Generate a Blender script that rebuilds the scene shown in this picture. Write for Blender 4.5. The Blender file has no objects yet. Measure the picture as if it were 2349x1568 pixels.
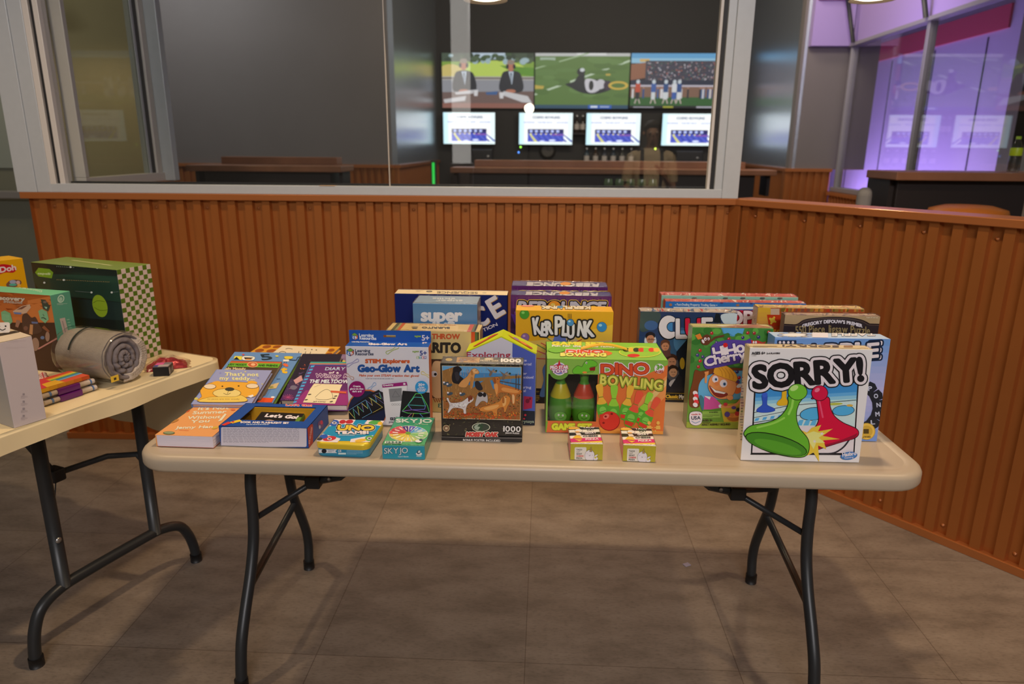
import bpy, bmesh, math, random
from mathutils import Vector, Matrix
from mathutils.geometry import tessellate_polygon
PI = math.pi
SC = bpy.context.scene
COL = SC.collection
random.seed(7)

# ---------------------------------------------------------------- camera, world, lights, exposure
def make_camera():
    f_px, pitch, yaw, roll, h = 1613.63, math.radians(15.501), math.radians(2.578), math.radians(0.442), 1.4331
    cp, sp, cy, sy = math.cos(pitch), math.sin(pitch), math.cos(yaw), math.sin(yaw)
    f = Vector((-sy*cp, cy*cp, -sp)); r = Vector((cy, sy, 0)); u = r.cross(f)
    r2 = r*math.cos(roll) + u*math.sin(roll); u2 = u*math.cos(roll) - r*math.sin(roll)
    cam = bpy.data.cameras.new('camera'); ob = bpy.data.objects.new('camera', cam); COL.objects.link(ob)
    m = Matrix((r2, u2, -f)).transposed().to_4x4(); m.translation = Vector((0, 0, h)); ob.matrix_world = m
    cam.sensor_width = 36; cam.lens = f_px/2349*36; cam.clip_start = 0.05; cam.clip_end = 60
    cam.dof.use_dof = True; cam.dof.focus_distance = 1.72; cam.dof.aperture_fstop = 3.5
    SC.camera = ob
make_camera()
W = bpy.data.worlds.new('room_ambient'); SC.world = W; W.use_nodes = True
W.node_tree.nodes['Background'].inputs[0].default_value = (1.0, 0.86, 0.74, 1)
W.node_tree.nodes['Background'].inputs[1].default_value = 0.085
SC.view_settings.view_transform = 'Standard'; SC.view_settings.look = 'None'
SC.view_settings.exposure = 0.0; SC.view_settings.gamma = 1.0; SC.view_settings.use_curve_mapping = False
SC.cycles.max_bounces = 8; SC.cycles.transparent_max_bounces = 24; SC.cycles.use_denoising = True

def spot(name, loc, tgt, power, col, size=0.08, angle=110, blend=0.6):
    l = bpy.data.lights.new(name, 'SPOT'); l.energy = power; l.color = col; l.shadow_soft_size = size
    l.spot_size = math.radians(angle); l.spot_blend = blend
    o = bpy.data.objects.new(name, l); COL.objects.link(o); o.location = loc
    o.rotation_euler = (Vector(tgt)-Vector(loc)).to_track_quat('-Z', 'Y').to_euler(); return o
def area(name, loc, tgt, power, col, sx, sy):
    l = bpy.data.lights.new(name, 'AREA'); l.energy = power; l.color = col; l.shape = 'RECTANGLE'; l.size = sx; l.size_y = sy
    o = bpy.data.objects.new(name, l); COL.objects.link(o); o.location = loc
    o.rotation_euler = (Vector(tgt)-Vector(loc)).to_track_quat('-Z', 'Y').to_euler(); return o
WARM = (1.0, 0.72, 0.44); NEUT = (1.0, 0.93, 0.88)
spot('ceiling_light_table', (0.15, 1.75, 3.3), (0.15, 1.85, 0), 128, WARM, 0.07, 120, 0.7)
spot('ceiling_light_left', (-2.0, 1.7, 3.3), (-2.0, 1.9, 0), 84, WARM, 0.07, 110, 0.7)
spot('ceiling_light_right', (2.3, 1.3, 3.3), (2.0, 1.6, 0), 84, WARM, 0.07, 110, 0.7)
area('front_fill', (0.4, -4.5, 4.25), (0.1, 1.9, 0.8), 215, (1.0, 0.94, 0.94), 3.2, 0.6)  # added front fill behind the camera, set where the glass won't mirror it
area('neon_corridor_light', (3.75, 9.4, 0.35), (4.62, 9.2, 1.7), 85, (0.50, 0.33, 1.0), 3.4, 0.25)
area('neon_soffit_light', (2.3, 6.4, 2.2), (3.2, 6.9, 2.9), 9, (0.62, 0.48, 1.0), 0.4, 0.4)
area('booth_fill_left', (-4.3, 6.6, 3.7), (-3.9, 8.2, 1.5), 38, (0.92, 0.92, 1.0), 1.0, 0.5)  # added fill, stands in for a reflection that brightens the left rear wall
spot('person_fill', (1.1, 1.15, 3.5), (1.20, -0.55, 1.32), 620, (1.0, 0.80, 0.58), 0.08, 20, 0.6)  # added narrow spot on the person, so the mirrored figure shows
area('bar_fill', (0.6, 7.2, 4.1), (0.6, 9.0, 1.2), 70, (1.0, 0.84, 0.66), 2.6, 0.4)  # added fill that lifts the bar counter and bottles
spot('hall_fill_left', (-4.6, 3.9, 3.8), (-4.4, 5.3, 1.6), 60, (1.0, 0.88, 0.62), 0.1, 130, 0.7)  # added fill to brighten the left hall wall
spot('hall_fill_right', (6.6, 6.0, 3.8), (8.2, 8.0, 1.6), 90, (1.0, 0.84, 0.5), 0.1, 130, 0.7)  # added warm fill for the far hall wall
area('booth_fill_right', (2.2, 6.2, 3.6), (2.9, 8.2, 1.7), 26, (1.0, 0.88, 0.74), 0.8, 0.5)  # added fill for the dim grey wall at the right

# ---------------------------------------------------------------- colours and materials
GAIN = 1.36
def s2l(v): return v/12.92 if v <= .04045 else ((v+.055)/1.055)**2.4
def K(hx, g=None):
    g = GAIN if g is None else g
    return tuple(min(.86, s2l(int(hx[i:i+2], 16)/255)*g) for i in (0, 2, 4))
_M = {}
def nodes(name):
    m = bpy.data.materials.new(name); m.use_nodes = True
    return m, m.node_tree, m.node_tree.nodes['Principled BSDF']
def setp(b, **k):
    for a, v in k.items(): b.inputs[a.replace('_', ' ')].default_value = v
def plain(name, col, rough=.5, metal=0, spec=.5, noise=0, nscale=30, bump=0, bscale=200, coat=0):
    if name in _M: return _M[name]
    m, t, b = nodes(name); c = (*col, 1)
    setp(b, Base_Color=c, Roughness=rough, Metallic=metal); b.inputs['Specular IOR Level'].default_value = spec
    if coat: b.inputs['Coat Weight'].default_value = coat; b.inputs['Coat Roughness'].default_value = .12
    if noise or bump:
        tc = t.nodes.new('ShaderNodeTexCoord')
    if noise:
        n = t.nodes.new('ShaderNodeTexNoise'); n.inputs['Scale'].default_value = nscale; n.inputs['Detail'].default_value = 6
        r = t.nodes.new('ShaderNodeMix'); r.data_type = 'RGBA'
        r.inputs[6].default_value = tuple(x*(1-noise) for x in col)+(1,); r.inputs[7].default_value = tuple(min(1, x*(1+noise)) for x in col)+(1,)
        t.links.new(tc.outputs['Object'], n.inputs['Vector']); t.links.new(n.outputs['Fac'], r.inputs[0]); t.links.new(r.outputs[2], b.inputs['Base Color'])
    if bump:
        n2 = t.nodes.new('ShaderNodeTexNoise'); n2.inputs['Scale'].default_value = bscale; n2.inputs['Detail'].default_value = 4
        bp = t.nodes.new('ShaderNodeBump'); bp.inputs['Strength'].default_value = bump; bp.inputs['Distance'].default_value = .002
        t.links.new(tc.outputs['Object'], n2.inputs['Vector']); t.links.new(n2.outputs['Fac'], bp.inputs['Height']); t.links.new(bp.outputs[0], b.inputs['Normal'])
    _M[name] = m; return m
def attr_mat(name, rough, spec=.5, emit=0, coat=0):
    if name in _M: return _M[name]
    m, t, b = nodes(name); a = t.nodes.new('ShaderNodeAttribute'); a.attribute_name = 'ink'
    t.links.new(a.outputs['Color'], b.inputs['Base Color']); setp(b, Roughness=rough); b.inputs['Specular IOR Level'].default_value = spec
    if coat: b.inputs['Coat Weight'].default_value = coat; b.inputs['Coat Roughness'].default_value = .08
    if emit:
        setp(b, Base_Color=(0, 0, 0, 1))
        for l in list(b.inputs['Base Color'].links): t.links.remove(l)
        t.links.new(a.outputs['Color'], b.inputs['Emission Color']); b.inputs['Emission Strength'].default_value = emit
    _M[name] = m; return m
PRINT = attr_mat('printed_card', .42, .25)
WRAP = attr_mat('shrink_wrapped_card', .30, .3, coat=.25)
MATTE = attr_mat('matte_ink', .6, .3)
SCREEN = attr_mat('lit_screen', .4, .5, emit=1.1)
MONITOR = attr_mat('lit_monitor', .4, .5, emit=1.6)
def glass_mat(name, tint=(1, 1, 1), refl=1.6, rough=0.0, graze=.9):
    if name in _M: return _M[name]
    m = bpy.data.materials.new(name); m.use_nodes = True; t = m.node_tree; t.nodes.clear()
    o = t.nodes.new('ShaderNodeOutputMaterial'); mx = t.nodes.new('ShaderNodeMixShader')
    tr = t.nodes.new('ShaderNodeBsdfTransparent'); tr.inputs[0].default_value = (*tint, 1)
    gl = t.nodes.new('ShaderNodeBsdfGlossy'); gl.inputs['Roughness'].default_value = rough
    lw = t.nodes.new('ShaderNodeLayerWeight'); lw.inputs['Blend'].default_value = .5
    pw = t.nodes.new('ShaderNodeMath'); pw.operation = 'POWER'; pw.inputs[1].default_value = 5
    mu = t.nodes.new('ShaderNodeMath'); mu.operation = 'MULTIPLY_ADD'; mu.inputs[1].default_value = graze; mu.inputs[2].default_value = .026*refl; mu.use_clamp = True
    t.links.new(lw.outputs['Facing'], pw.inputs[0]); t.links.new(pw.outputs[0], mu.inputs[0]); t.links.new(mu.outputs[0], mx.inputs[0])
    t.links.new(tr.outputs[0], mx.inputs[1]); t.links.new(gl.outputs[0], mx.inputs[2]); t.links.new(mx.outputs[0], o.inputs[0])
    _M[name] = m; return m
def emit_mat(name, col, s):
    if name in _M: return _M[name]
    m, t, b = nodes(name); setp(b, Base_Color=(0, 0, 0, 1), Emission_Color=(*col, 1), Emission_Strength=s); _M[name] = m; return m

# ---------------------------------------------------------------- mesh building
class MB:
    def __init__(s): s.v = []; s.f = []; s.c = []; s.sm = []
    def add(s, vs, fs, col=(.5, .5, .5), smooth=False):
        n = len(s.v); s.v += [tuple(p) for p in vs]
        for f in fs: s.f.append([i+n for i in f]); s.c.append(col); s.sm.append(smooth)
        return s
    def box(s, x0, y0, z0, x1, y1, z1, col=(.5, .5, .5), M=None):
        vs = [(x, y, z) for z in (z0, z1) for y in (y0, y1) for x in (x0, x1)]
        if M: vs = [M @ Vector(p) for p in vs]
        return s.add(vs, [(0, 2, 3, 1), (4, 5, 7, 6), (0, 1, 5, 4), (2, 6, 7, 3), (0, 4, 6, 2), (1, 3, 7, 5)], col)
    def bevbox(s, x0, y0, z0, x1, y1, z1, b, col=(.5, .5, .5), seg=2, M=None, cols=None):
        bm = bmesh.new(); bmesh.ops.create_cube(bm, size=1)
        for v in bm.verts: v.co = Vector(((x0+x1)/2+v.co.x*(x1-x0), (y0+y1)/2+v.co.y*(y1-y0), (z0+z1)/2+v.co.z*(z1-z0)))
        bmesh.ops.bevel(bm, geom=list(bm.edges), offset=b, segments=seg, profile=.5, affect='EDGES'); bm.normal_update()
        n = len(s.v); s.v += [tuple(M @ v.co) if M else tuple(v.co) for v in bm.verts]
        for f in bm.faces:
            c = col
            if cols:
                nn = f.normal; k = max(('x', abs(nn.x)), ('y', abs(nn.y)), ('z', abs(nn.z)), key=lambda q: q[1])[0]
                key = {'x': 'R' if nn.x > 0 else 'L', 'y': 'B' if nn.y > 0 else 'F', 'z': 'T' if nn.z > 0 else 'D'}[k]
                c = cols.get(key, col)
            s.f.append([v.index+n for v in f.verts]); s.c.append(c); s.sm.append(False)
        bm.free(); return s
    def tube(s, path, r, n=12, col=(.5, .5, .5), cap=True, rs=None):
        P = [Vector(p) for p in path]; N = len(P); up = None; rings = []
        for i, p in enumerate(P):
            t = (P[min(i+1, N-1)]-P[max(i-1, 0)]).normalized()
            if up is None:
                up = Vector((0, 0, 1)) if abs(t.z) < .9 else Vector((1, 0, 0))
            a = t.cross(up).normalized(); up = a.cross(t).normalized(); rr = rs[i] if rs else r
            rings.append([p+(a*math.cos(2*PI*k/n)+up*math.sin(2*PI*k/n))*rr for k in range(n)])
        vs = [q for ring in rings for q in ring]
        fs = [(i*n+k, i*n+(k+1) % n, (i+1)*n+(k+1) % n, (i+1)*n+k) for i in range(N-1) for k in range(n)]
        s.add(vs, fs, col, True)
        if cap: s.add(rings[0], [tuple(range(n))], col); s.add(rings[-1], [tuple(reversed(range(n)))], col)
        return s
    def lathe(s, prof, c=(0, 0, 0), n=24, col=(.5, .5, .5), cols=None, M=None):
        for i in range(len(prof)-1):
            vs = []
            for (r, z) in prof[i:i+2]: vs += [Vector((c[0]+r*math.cos(2*PI*k/n), c[1]+r*math.sin(2*PI*k/n), c[2]+z)) for k in range(n)]
            if M: vs = [M @ v for v in vs]
            s.add(vs, [(k, (k+1) % n, n+(k+1) % n, n+k) for k in range(n)], cols[i] if cols else col, True)
        return s
    def loops(s, L, col=(.5, .5, .5), smooth=True, cap0=False, cap1=False):
        n = len(L[0]); vs = [p for l in L for p in l]
        fs = [(i*n+k, i*n+(k+1) % n, (i+1)*n+(k+1) % n, (i+1)*n+k) for i in range(len(L)-1) for k in range(n)]
        s.add(vs, fs, col, smooth)
        if cap0: s.add(L[0], [tuple(reversed(range(n)))], col)
        if cap1: s.add(L[-1], [tuple(range(n))], col)
        return s
    def build(s, name, mat, parent=None, weld=True):
        me = bpy.data.meshes.new(name); me.from_pydata(s.v, [], s.f)
        a = me.attributes.new('ink', 'FLOAT_COLOR', 'CORNER'); buf = []
        for f, c in zip(s.f, s.c): buf += list((*c, 1.0))*len(f)
        a.data.foreach_set('color', buf)
        me.polygons.foreach_set('use_smooth', s.sm); me.materials.append(mat)
        if weld and any(s.sm):
            bm = bmesh.new(); bm.from_mesh(me); bmesh.ops.remove_doubles(bm, verts=bm.verts, dist=1e-5); bm.to_mesh(me); bm.free()
        me.update(); o = bpy.data.objects.new(name, me); COL.objects.link(o)
        if parent: o.parent = parent
        return o
def smooth_path(P, k=6):
    P = [Vector(p) for p in P]; out = []
    for i in range(len(P)-1):
        a, b, c, d = P[max(i-1, 0)], P[i], P[i+1], P[min(i+2, len(P)-1)]
        for j in range(k):
            t = j/k; out.append(.5*((2*b)+(c-a)*t+(2*a-5*b+4*c-d)*t*t+(-a+3*b-3*c+d)*t**3))
    return out+[P[-1]]
def rrect(w, d, r, n=8, x=0, y=0):
    pts = []
    for cx, cy, a0 in ((w/2-r, -d/2+r, -PI/2), (w/2-r, d/2-r, 0), (-w/2+r, d/2-r, PI/2), (-w/2+r, -d/2+r, PI)):
        for k in range(n+1):
            a = a0+PI/2*k/n; pts.append((x+cx+r*math.cos(a), y+cy+r*math.sin(a)))
    return pts
def thing(name, label, cat, loc=(0, 0, 0), rot=(0, 0, 0), group=None):
    o = bpy.data.objects.new(name, None); COL.objects.link(o); o.location = loc; o.rotation_euler = rot; o.empty_display_size = .05
    return tag(o, label, cat, group)
def tag(o, label, cat, group=None):
    o['label'] = label; o['category'] = cat
    if group: o['group'] = group
    return o
def struct(o): o['kind'] = 'structure'; return o
def sroot(name, loc=(0, 0, 0), rz=0):
    o = bpy.data.objects.new(name, None); COL.objects.link(o); o.location = loc; o.rotation_euler = (0, 0, rz); o.empty_display_size = .05
    return struct(o)
def copy_tree(o, parent=None):
    c = o.copy(); COL.objects.link(c)
    if parent: c.parent = parent
    for ch in o.children: copy_tree(ch, c)
    return c

# ---------------------------------------------------------------- letters
_G = {}
def glyphs(chars):
    obs = []
    for ch in chars:
        cu = bpy.data.curves.new('g', 'FONT'); cu.body = ch; cu.resolution_u = 3; cu.size = 1
        o = bpy.data.objects.new('g', cu); COL.objects.link(o); obs.append((ch, o, cu))
    bpy.context.view_layer.update(); dg = bpy.context.evaluated_depsgraph_get()
    for ch, o, cu in obs:
        me = o.evaluated_get(dg).to_mesh()
        vs = [(v.co.x, v.co.y) for v in me.vertices]; tris = []
        me.calc_loop_triangles()
        for lt in me.loop_triangles: tris.append(tuple(lt.vertices))
        # merge coincident vertices so that shared edges are found
        key = {}; mp = []
        for p in vs:
            k = (round(p[0], 4), round(p[1], 4)); mp.append(key.setdefault(k, len(key)))
        uv = [None]*len(key)
        for k, i in key.items(): uv[i] = k
        tris = [tuple(mp[i] for i in t) for t in tris]; tris = [t for t in tris if len(set(t)) == 3]
        cnt = {}
        for t in tris:
            for a, b in ((t[0], t[1]), (t[1], t[2]), (t[2], t[0])):
                k = (min(a, b), max(a, b)); cnt[k] = cnt.get(k, 0)+1
        bd = [k for k, n in cnt.items() if n == 1]
        x0 = min((p[0] for p in uv), default=0); x1 = max((p[0] for p in uv), default=.25)
        _G[ch] = (uv, tris, bd, x0, x1)
    for ch, o, cu in obs:
        o.evaluated_get(dg).to_mesh_clear()
        bpy.data.objects.remove(o); bpy.data.curves.remove(cu)
glyphs("ABCDEFGHIJKLMNOPQRSTUVWXYZabcdefghijklmnopqrstuvwxyz0123456789#!'+-.,&:")
CAP = max(p[1] for p in _G['H'][0])

def homography(src, dst):
    A = []
    for (x, y), (u, v) in zip(src, dst):
        A.append([x, y, 1, 0, 0, 0, -u*x, -u*y, u]); A.append([0, 0, 0, x, y, 1, -v*x, -v*y, v])
    n = 8
    for i in range(n):
        p = max(range(i, n), key=lambda r: abs(A[r][i])); A[i], A[p] = A[p], A[i]
        for r in range(n):
            if r != i:
                k = A[r][i]/A[i][i]
                for c in range(i, n+1): A[r][c] -= k*A[i][c]
    h = [A[i][n]/A[i][i] for i in range(n)]
    return lambda x, y: ((h[0]*x+h[1]*y+h[2])/(h[6]*x+h[7]*y+1), (h[3]*x+h[4]*y+h[5])/(h[6]*x+h[7]*y+1))

class Face:
    """A printed flat panel: drawing coordinates px (any four corners) are laid onto a rectangle w x h in space."""
    def __init__(s, O, U, V, N, w, h, px=None, lift=2.5e-4, step=2.2e-5):
        s.O, s.U, s.V, s.N = Vector(O), Vector(U), Vector(V), Vector(N); s.w, s.h = w, h
        s.H = homography(px, [(0, 0), (w, 0), (w, h), (0, h)]) if px else (lambda x, y: (x, y))
        s.z = lift; s.step = step; s.jit = 0; s.used = False; s.B = {}; s.cur = 'printed_artwork'
    def part(s, n): s.cur = n; return s
    def _tri(s, tri, col):
        poly = tri
        for ax, lim, sg in ((0, 0, 1), (0, s.w, -1), (1, 0, 1), (1, s.h, -1)):
            out = []
            for i in range(len(poly)):
                a, b = poly[i-1], poly[i]; da, db = (a[ax]-lim)*sg, (b[ax]-lim)*sg
                if da >= 0: out.append(a)
                if (da > 0 and db < 0) or (da < 0 and db > 0):
                    t = da/(da-db); out.append((a[0]+(b[0]-a[0])*t, a[1]+(b[1]-a[1])*t))
            poly = out
            if len(poly) < 3: return
        # orient towards N
        ar = sum(poly[i-1][0]*poly[i][1]-poly[i][0]*poly[i-1][1] for i in range(len(poly)))
        if abs(ar) < 1e-11: return
        if (ar > 0) == (s.U.cross(s.V).dot(s.N) < 0): poly = poly[::-1]
        mb = s.B.setdefault(s.cur, MB())
        zz = s.z+s.jit*2.2e-6
        mb.add([s.O+s.U*u+s.V*v+s.N*zz for u, v in poly], [tuple(range(len(poly)))], col)
    def _c(s, c): return K(c) if isinstance(c, str) else c
    def layer(s):
        s.z += s.step+(9.2e-5 if s.used else 0); s.used = False; s.jit = 0
    def poly(s, P, col, _l=True):
        if _l: s.layer()
        else: s.jit = (s.jit+1) % 40; s.used = True
        c = s._c(col); Q = [s.H(x, y) for x, y in P]
        if len(Q) == 3: s._tri(Q, c); return s
        for t in tessellate_polygon([[Vector((q[0]*50, q[1]*50, 0)) for q in Q]]): s._tri([Q[i] for i in t], c)
        return s
    def rect(s, x0, y0, x1, y1, col): return s.poly([(x0, y0), (x1, y0), (x1, y1), (x0, y1)], col)
    def rrect(s, x0, y0, x1, y1, r, col):
        return s.poly([(p[0], p[1]) for p in rrect(x1-x0, y1-y0, r, 4, (x0+x1)/2, (y0+y1)/2)], col)
    def ell(s, cx, cy, rx, ry, col, rot=0, n=22, a0=0, a1=360):
        ca, sa = math.cos(math.radians(rot)), math.sin(math.radians(rot)); P = []
        for k in range(n if a1-a0 >= 360 else n+1):
            a = math.radians(a0+(a1-a0)*k/n); x, y = rx*math.cos(a), ry*math.sin(a); P.append((cx+x*ca-y*sa, cy+x*sa+y*ca))
        if a1-a0 < 360: P.append((cx, cy))
        return s.poly(P, col)
    def fill_grad(s, x0, y0, x1, y1, c0, c1, n=8, vert=True):
        a, b = s._c(c0), s._c(c1); s.layer()
        for k in range(n):
            t = (k+.5)/n; c = tuple(a[i]+(b[i]-a[i])*t for i in range(3))
            if vert: q = [(x0, y0+(y1-y0)*k/n), (x1, y0+(y1-y0)*k/n), (x1, y0+(y1-y0)*(k+1)/n), (x0, y0+(y1-y0)*(k+1)/n)]
            else: q = [(x0+(x1-x0)*k/n, y0), (x0+(x1-x0)*(k+1)/n, y0), (x0+(x1-x0)*(k+1)/n, y1), (x0+(x1-x0)*k/n, y1)]
            s.poly(q, c, False)
        return s
    def line(s, P, w, col, closed=False, _l=True, joints=True):
        if _l: s.layer()
        c = s._c(col); n = len(P)
        for i in range(n if closed else n-1):
            (x0, y0), (x1, y1) = P[i], P[(i+1) % n]; dx, dy = x1-x0, y1-y0; L = math.hypot(dx, dy)
            if L < 1e-9: continue
            nx, ny = -dy/L*w/2, dx/L*w/2
            s.poly([(x0+nx, y0+ny), (x1+nx, y1+ny), (x1-nx, y1-ny), (x0-nx, y0-ny)], c, False)
        if joints:
            for (x, y) in P: s.poly([(x+w/2*math.cos(k*PI/4), y+w/2*math.sin(k*PI/4)) for k in range(8)], c, False)
        return s
    def curve(s, P, w, col, closed=False, k=5):
        Q = [(p.x, p.y) for p in smooth_path([(x, y, 0) for x, y in (P+[P[0]] if closed else P)], k)]
        return s.line(Q, w, col)
    def blob(s, P, col, k=5, out=None, ow=4):
        n = len(P); Q = []
        for i in range(n):
            a, b, c, d = (Vector((*P[(i+j) % n], 0)) for j in (-1, 0, 1, 2))
            for j in range(k):
                t = j/k; q = .5*((2*b)+(c-a)*t+(2*a-5*b+4*c-d)*t*t+(-a+3*b-3*c+d)*t**3); Q.append((q.x, q.y))
        if out: s.line(Q, ow*2, out, True)
        return s.poly(Q, col)
    def text(s, st, x0, y0, x1, y1, h, col, bold=0, out=None, shear=0, arc=0, gap=.09, wob=0):
        """baseline (x0,y0)->(x1,y1), cap height h; bold and outline widths in drawing units"""
        L = math.hypot(x1-x0, y1-y0); dx, dy = (x1-x0)/L, (y1-y0)/L; ux, uy = dy, -dx
        cur = 0; lay = []
        for ch in st:
            if ch == ' ': cur += .33; continue
            g = _G[ch]; lay.append((g, cur-g[3])); cur += g[4]-g[3]+gap
        tot = cur-gap; sx = L/tot; sy = h/CAP; V = []
        for n, (g, off) in enumerate(lay):
            P = []; wy = wob*((n % 2)*2-1)
            for (gx, gy) in g[0]:
                a = (gx+off)*sx + shear*gy*sy; b = gy*sy+wy + (arc*4*(a/L)*(1-a/L) if arc else 0)
                P.append((x0+dx*a+ux*b, y0+dy*a+uy*b))
            V.append(P)
        def stroke(w, c):
            s.layer()
            for (g, _), P in zip(lay, V):
                for a, b in g[2]: s.line([P[a], P[b]], w, c, _l=False, joints=False)
                if w > h*.06:
                    nj = 14 if w > h*.2 else 7
                    for i in {i for e in g[2] for i in e}:
                        x, y = P[i]; s.poly([(x+w/2*math.cos(k*2*PI/nj), y+w/2*math.sin(k*2*PI/nj)) for k in range(nj)], c, False)
        def fill(c):
            s.layer()
            for (g, _), P in zip(lay, V):
                for t in g[1]: s._tri([s.H(*P[i]) for i in t], c)
        for (w, c) in (out or []): cc = s._c(c); stroke((w+bold)*2, cc); fill(cc)
        cc = s._c(col)
        if bold: stroke(bold*2, cc)
        fill(cc); return s
    def lines(s, x0, y0, x1, y1, n, col, frac=.4, seed=1):
        """fine print: rows of short dashes"""
        R = random.Random(seed); c = s._c(col); s.layer()
        for k in range(n):
            y = y0+(y1-y0)*k/n; hh = (y1-y0)/n*frac; x = x0; xe = x1 if k < n-1 else x0+(x1-x0)*.6
            while x < xe:
                wd = R.uniform(.02, .06)*(x1-x0); s.poly([(x, y), (min(xe, x+wd), y), (min(xe, x+wd), y+hh), (x, y+hh)], c, False); x += wd*1.25
        return s
    def done(s, parent, mat=None):
        for n, mb in s.B.items(): mb.build(n.split('#')[0], mat or PRINT, parent)

class Carton:
    """closed box standing with its front face to -y: origin front-left-bottom"""
    def __init__(s, name, label, cat, x, y, z, ang, w, d, h, cols, mat=None, group=None, lean=0, bev=.0012, body=True, side=0):
        s.root = thing(name, label, cat, (x, y, z), (math.radians(lean), math.radians(side), math.radians(ang)), group); s.w, s.d, s.h = w, d, h; s.mat = mat or PRINT; s.faces = []
        cols = {k: (K(c) if isinstance(c, str) else c) for k, c in cols.items()}
        if body:
            MB().bevbox(0, 0, 0, w, d, h, bev, cols.get('*', cols.get('F')), 2, cols=cols).build('carton', s.mat, s.root)
        s.cols = cols
    def _f(s, f): s.faces.append(f); return f
    def front(s, px=None): return s._f(Face((0, 0, s.h), (1, 0, 0), (0, 0, -1), (0, -1, 0), s.w, s.h, px))
    def top(s, px=None): return s._f(Face((0, s.d, s.h), (1, 0, 0), (0, -1, 0), (0, 0, 1), s.w, s.d, px))
    def left(s, px=None): return s._f(Face((0, s.d, s.h), (0, -1, 0), (0, 0, -1), (-1, 0, 0), s.d, s.h, px))
    def right(s, px=None): return s._f(Face((s.w, 0, s.h), (0, 1, 0), (0, 0, -1), (1, 0, 0), s.d, s.h, px))
    def done(s):
        for f in s.faces: f.done(s.root, s.mat)
        return s.root

# placement of every boxed thing and book: x, y, z, turn, width, depth, height, lean, side lean
BOX = {
    'sorry': (0.462, 1.516, 0.74, 0.7, 0.27, 0.04, 0.267, -3, 0),
    'tapple': (0.557, 1.648, 0.74, 0.0, 0.271, 0.055, 0.259, -2, 0),
    'dino': (0.012, 1.652, 0.74, 1.1, 0.295, 0.161, 0.193, 0, 0),
    'mossy': (-0.242, 1.589, 0.74, 0.2, 0.197, 0.056, 0.196, 0, 0),
    'geo': (-0.492, 1.668, 0.74, 1.3, 0.209, 0.045, 0.211, 0, 0),
    'skyjo': (-0.362, 1.471, 0.74, 0.8, 0.098, 0.173, 0.034, 0, 0),
    'uno': (-0.519, 1.475, 0.74, -2.0, 0.126, 0.142, 0.036, 0, 0),
    'tacoA': (0.069, 1.495, 0.74, 1.6, 0.074, 0.1, 0.039, 0, 0),
    'tacoB': (0.189, 1.496, 0.74, -1.8, 0.074, 0.102, 0.039, 0, 0),
    'flash': (-0.764, 1.521, 0.74, -0.4, 0.214, 0.156, 0.05, 0, 0),
    'hiho': (0.374, 1.707, 0.74, 0.6, 0.2, 0.049, 0.263, -3.5, 0),
    'explore': (-0.191, 1.7, 0.74, -1.1, 0.175, 0.07, 0.195, 0, 0),
    'clue': (0.267, 1.897, 0.74, 0.4, 0.263, 0.045, 0.261, 0, 0),
    'mono': (0.355, 2.02, 0.74, 0.3, 0.402, 0.04, 0.264, 0, 0),
    'green': (0.352, 2.08, 0.74, 0.3, 0.403, 0.05, 0.27, 0, 0),
    'orangep': (0.575, 1.87, 0.74, 0.3, 0.281, 0.042, 0.283, 0, 0),
    'defouw': (0.614, 1.77, 0.74, 0.3, 0.237, 0.03, 0.287, 0, 0),
    'kerp': (-0.074, 1.861, 0.74, 0.3, 0.264, 0.065, 0.266, 0, 0),
    'reb1': (-0.093, 1.96, 0.74, 0.3, 0.286, 0.062, 0.288, 0, 0),
    'reb2': (-0.095, 2.055, 0.74, -0.3, 0.284, 0.078, 0.296, 0, 0),
    'burrito': (-0.412, 1.775, 0.74, -0.6, 0.248, 0.08, 0.226, 0, 0),
    'super': (-0.358, 1.872, 0.74, 0.0, 0.178, 0.105, 0.278, 0, 0),
    'seq': (-0.435, 2.0, 0.74, 0.3, 0.33, 0.065, 0.278, 0, 0),
    'summer': (-0.913, 1.506, 0.74, -0.8, 0.14, 0.205, 0.03, 0, 0),
    'blue5': (-0.925, 1.746, 0.751, 0.5, 0.205, 0.262, 0.016, 14.3, 0),
    'judy': (-0.905, 1.75, 0.7703, 0.5, 0.15, 0.182, 0.011, 14.3, 0),
    'teddy': (-0.915, 1.69, 0.7676, 1.0, 0.158, 0.17, 0.013, 14.3, 0),
    'giraffe': (-0.905, 1.985, 0.801, -1.5, 0.258, 0.152, 0.014, 0, 0),
    'lilac': (-0.8, 1.99, 0.74, -1, 0.215, 0.11, 0.06, 0, 0),
    'dragon': (-0.714, 1.785, 0.7415, 2, 0.12, 0.232, 0.02, 17, 0),
    'wimpy': (-0.662, 1.735, 0.748, 3, 0.146, 0.205, 0.02, 17, 0),
    'white': (-1.316, 1.578, 0.745, 64, 0.078, 0.1, 0.221, 0, 0),
    'disc': (-1.774, 2.078, 0.745, -11.8, 0.29, 0.072, 0.245, 0, 0),
    'capelli': (-1.7, 2.24, 0.745, -18.4, 0.385, 0.128, 0.308, 0, 0),
    'playdoh': (-1.925, 2.125, 0.745, 60, 0.247, 0.1, 0.305, 0, 0),
}
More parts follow.
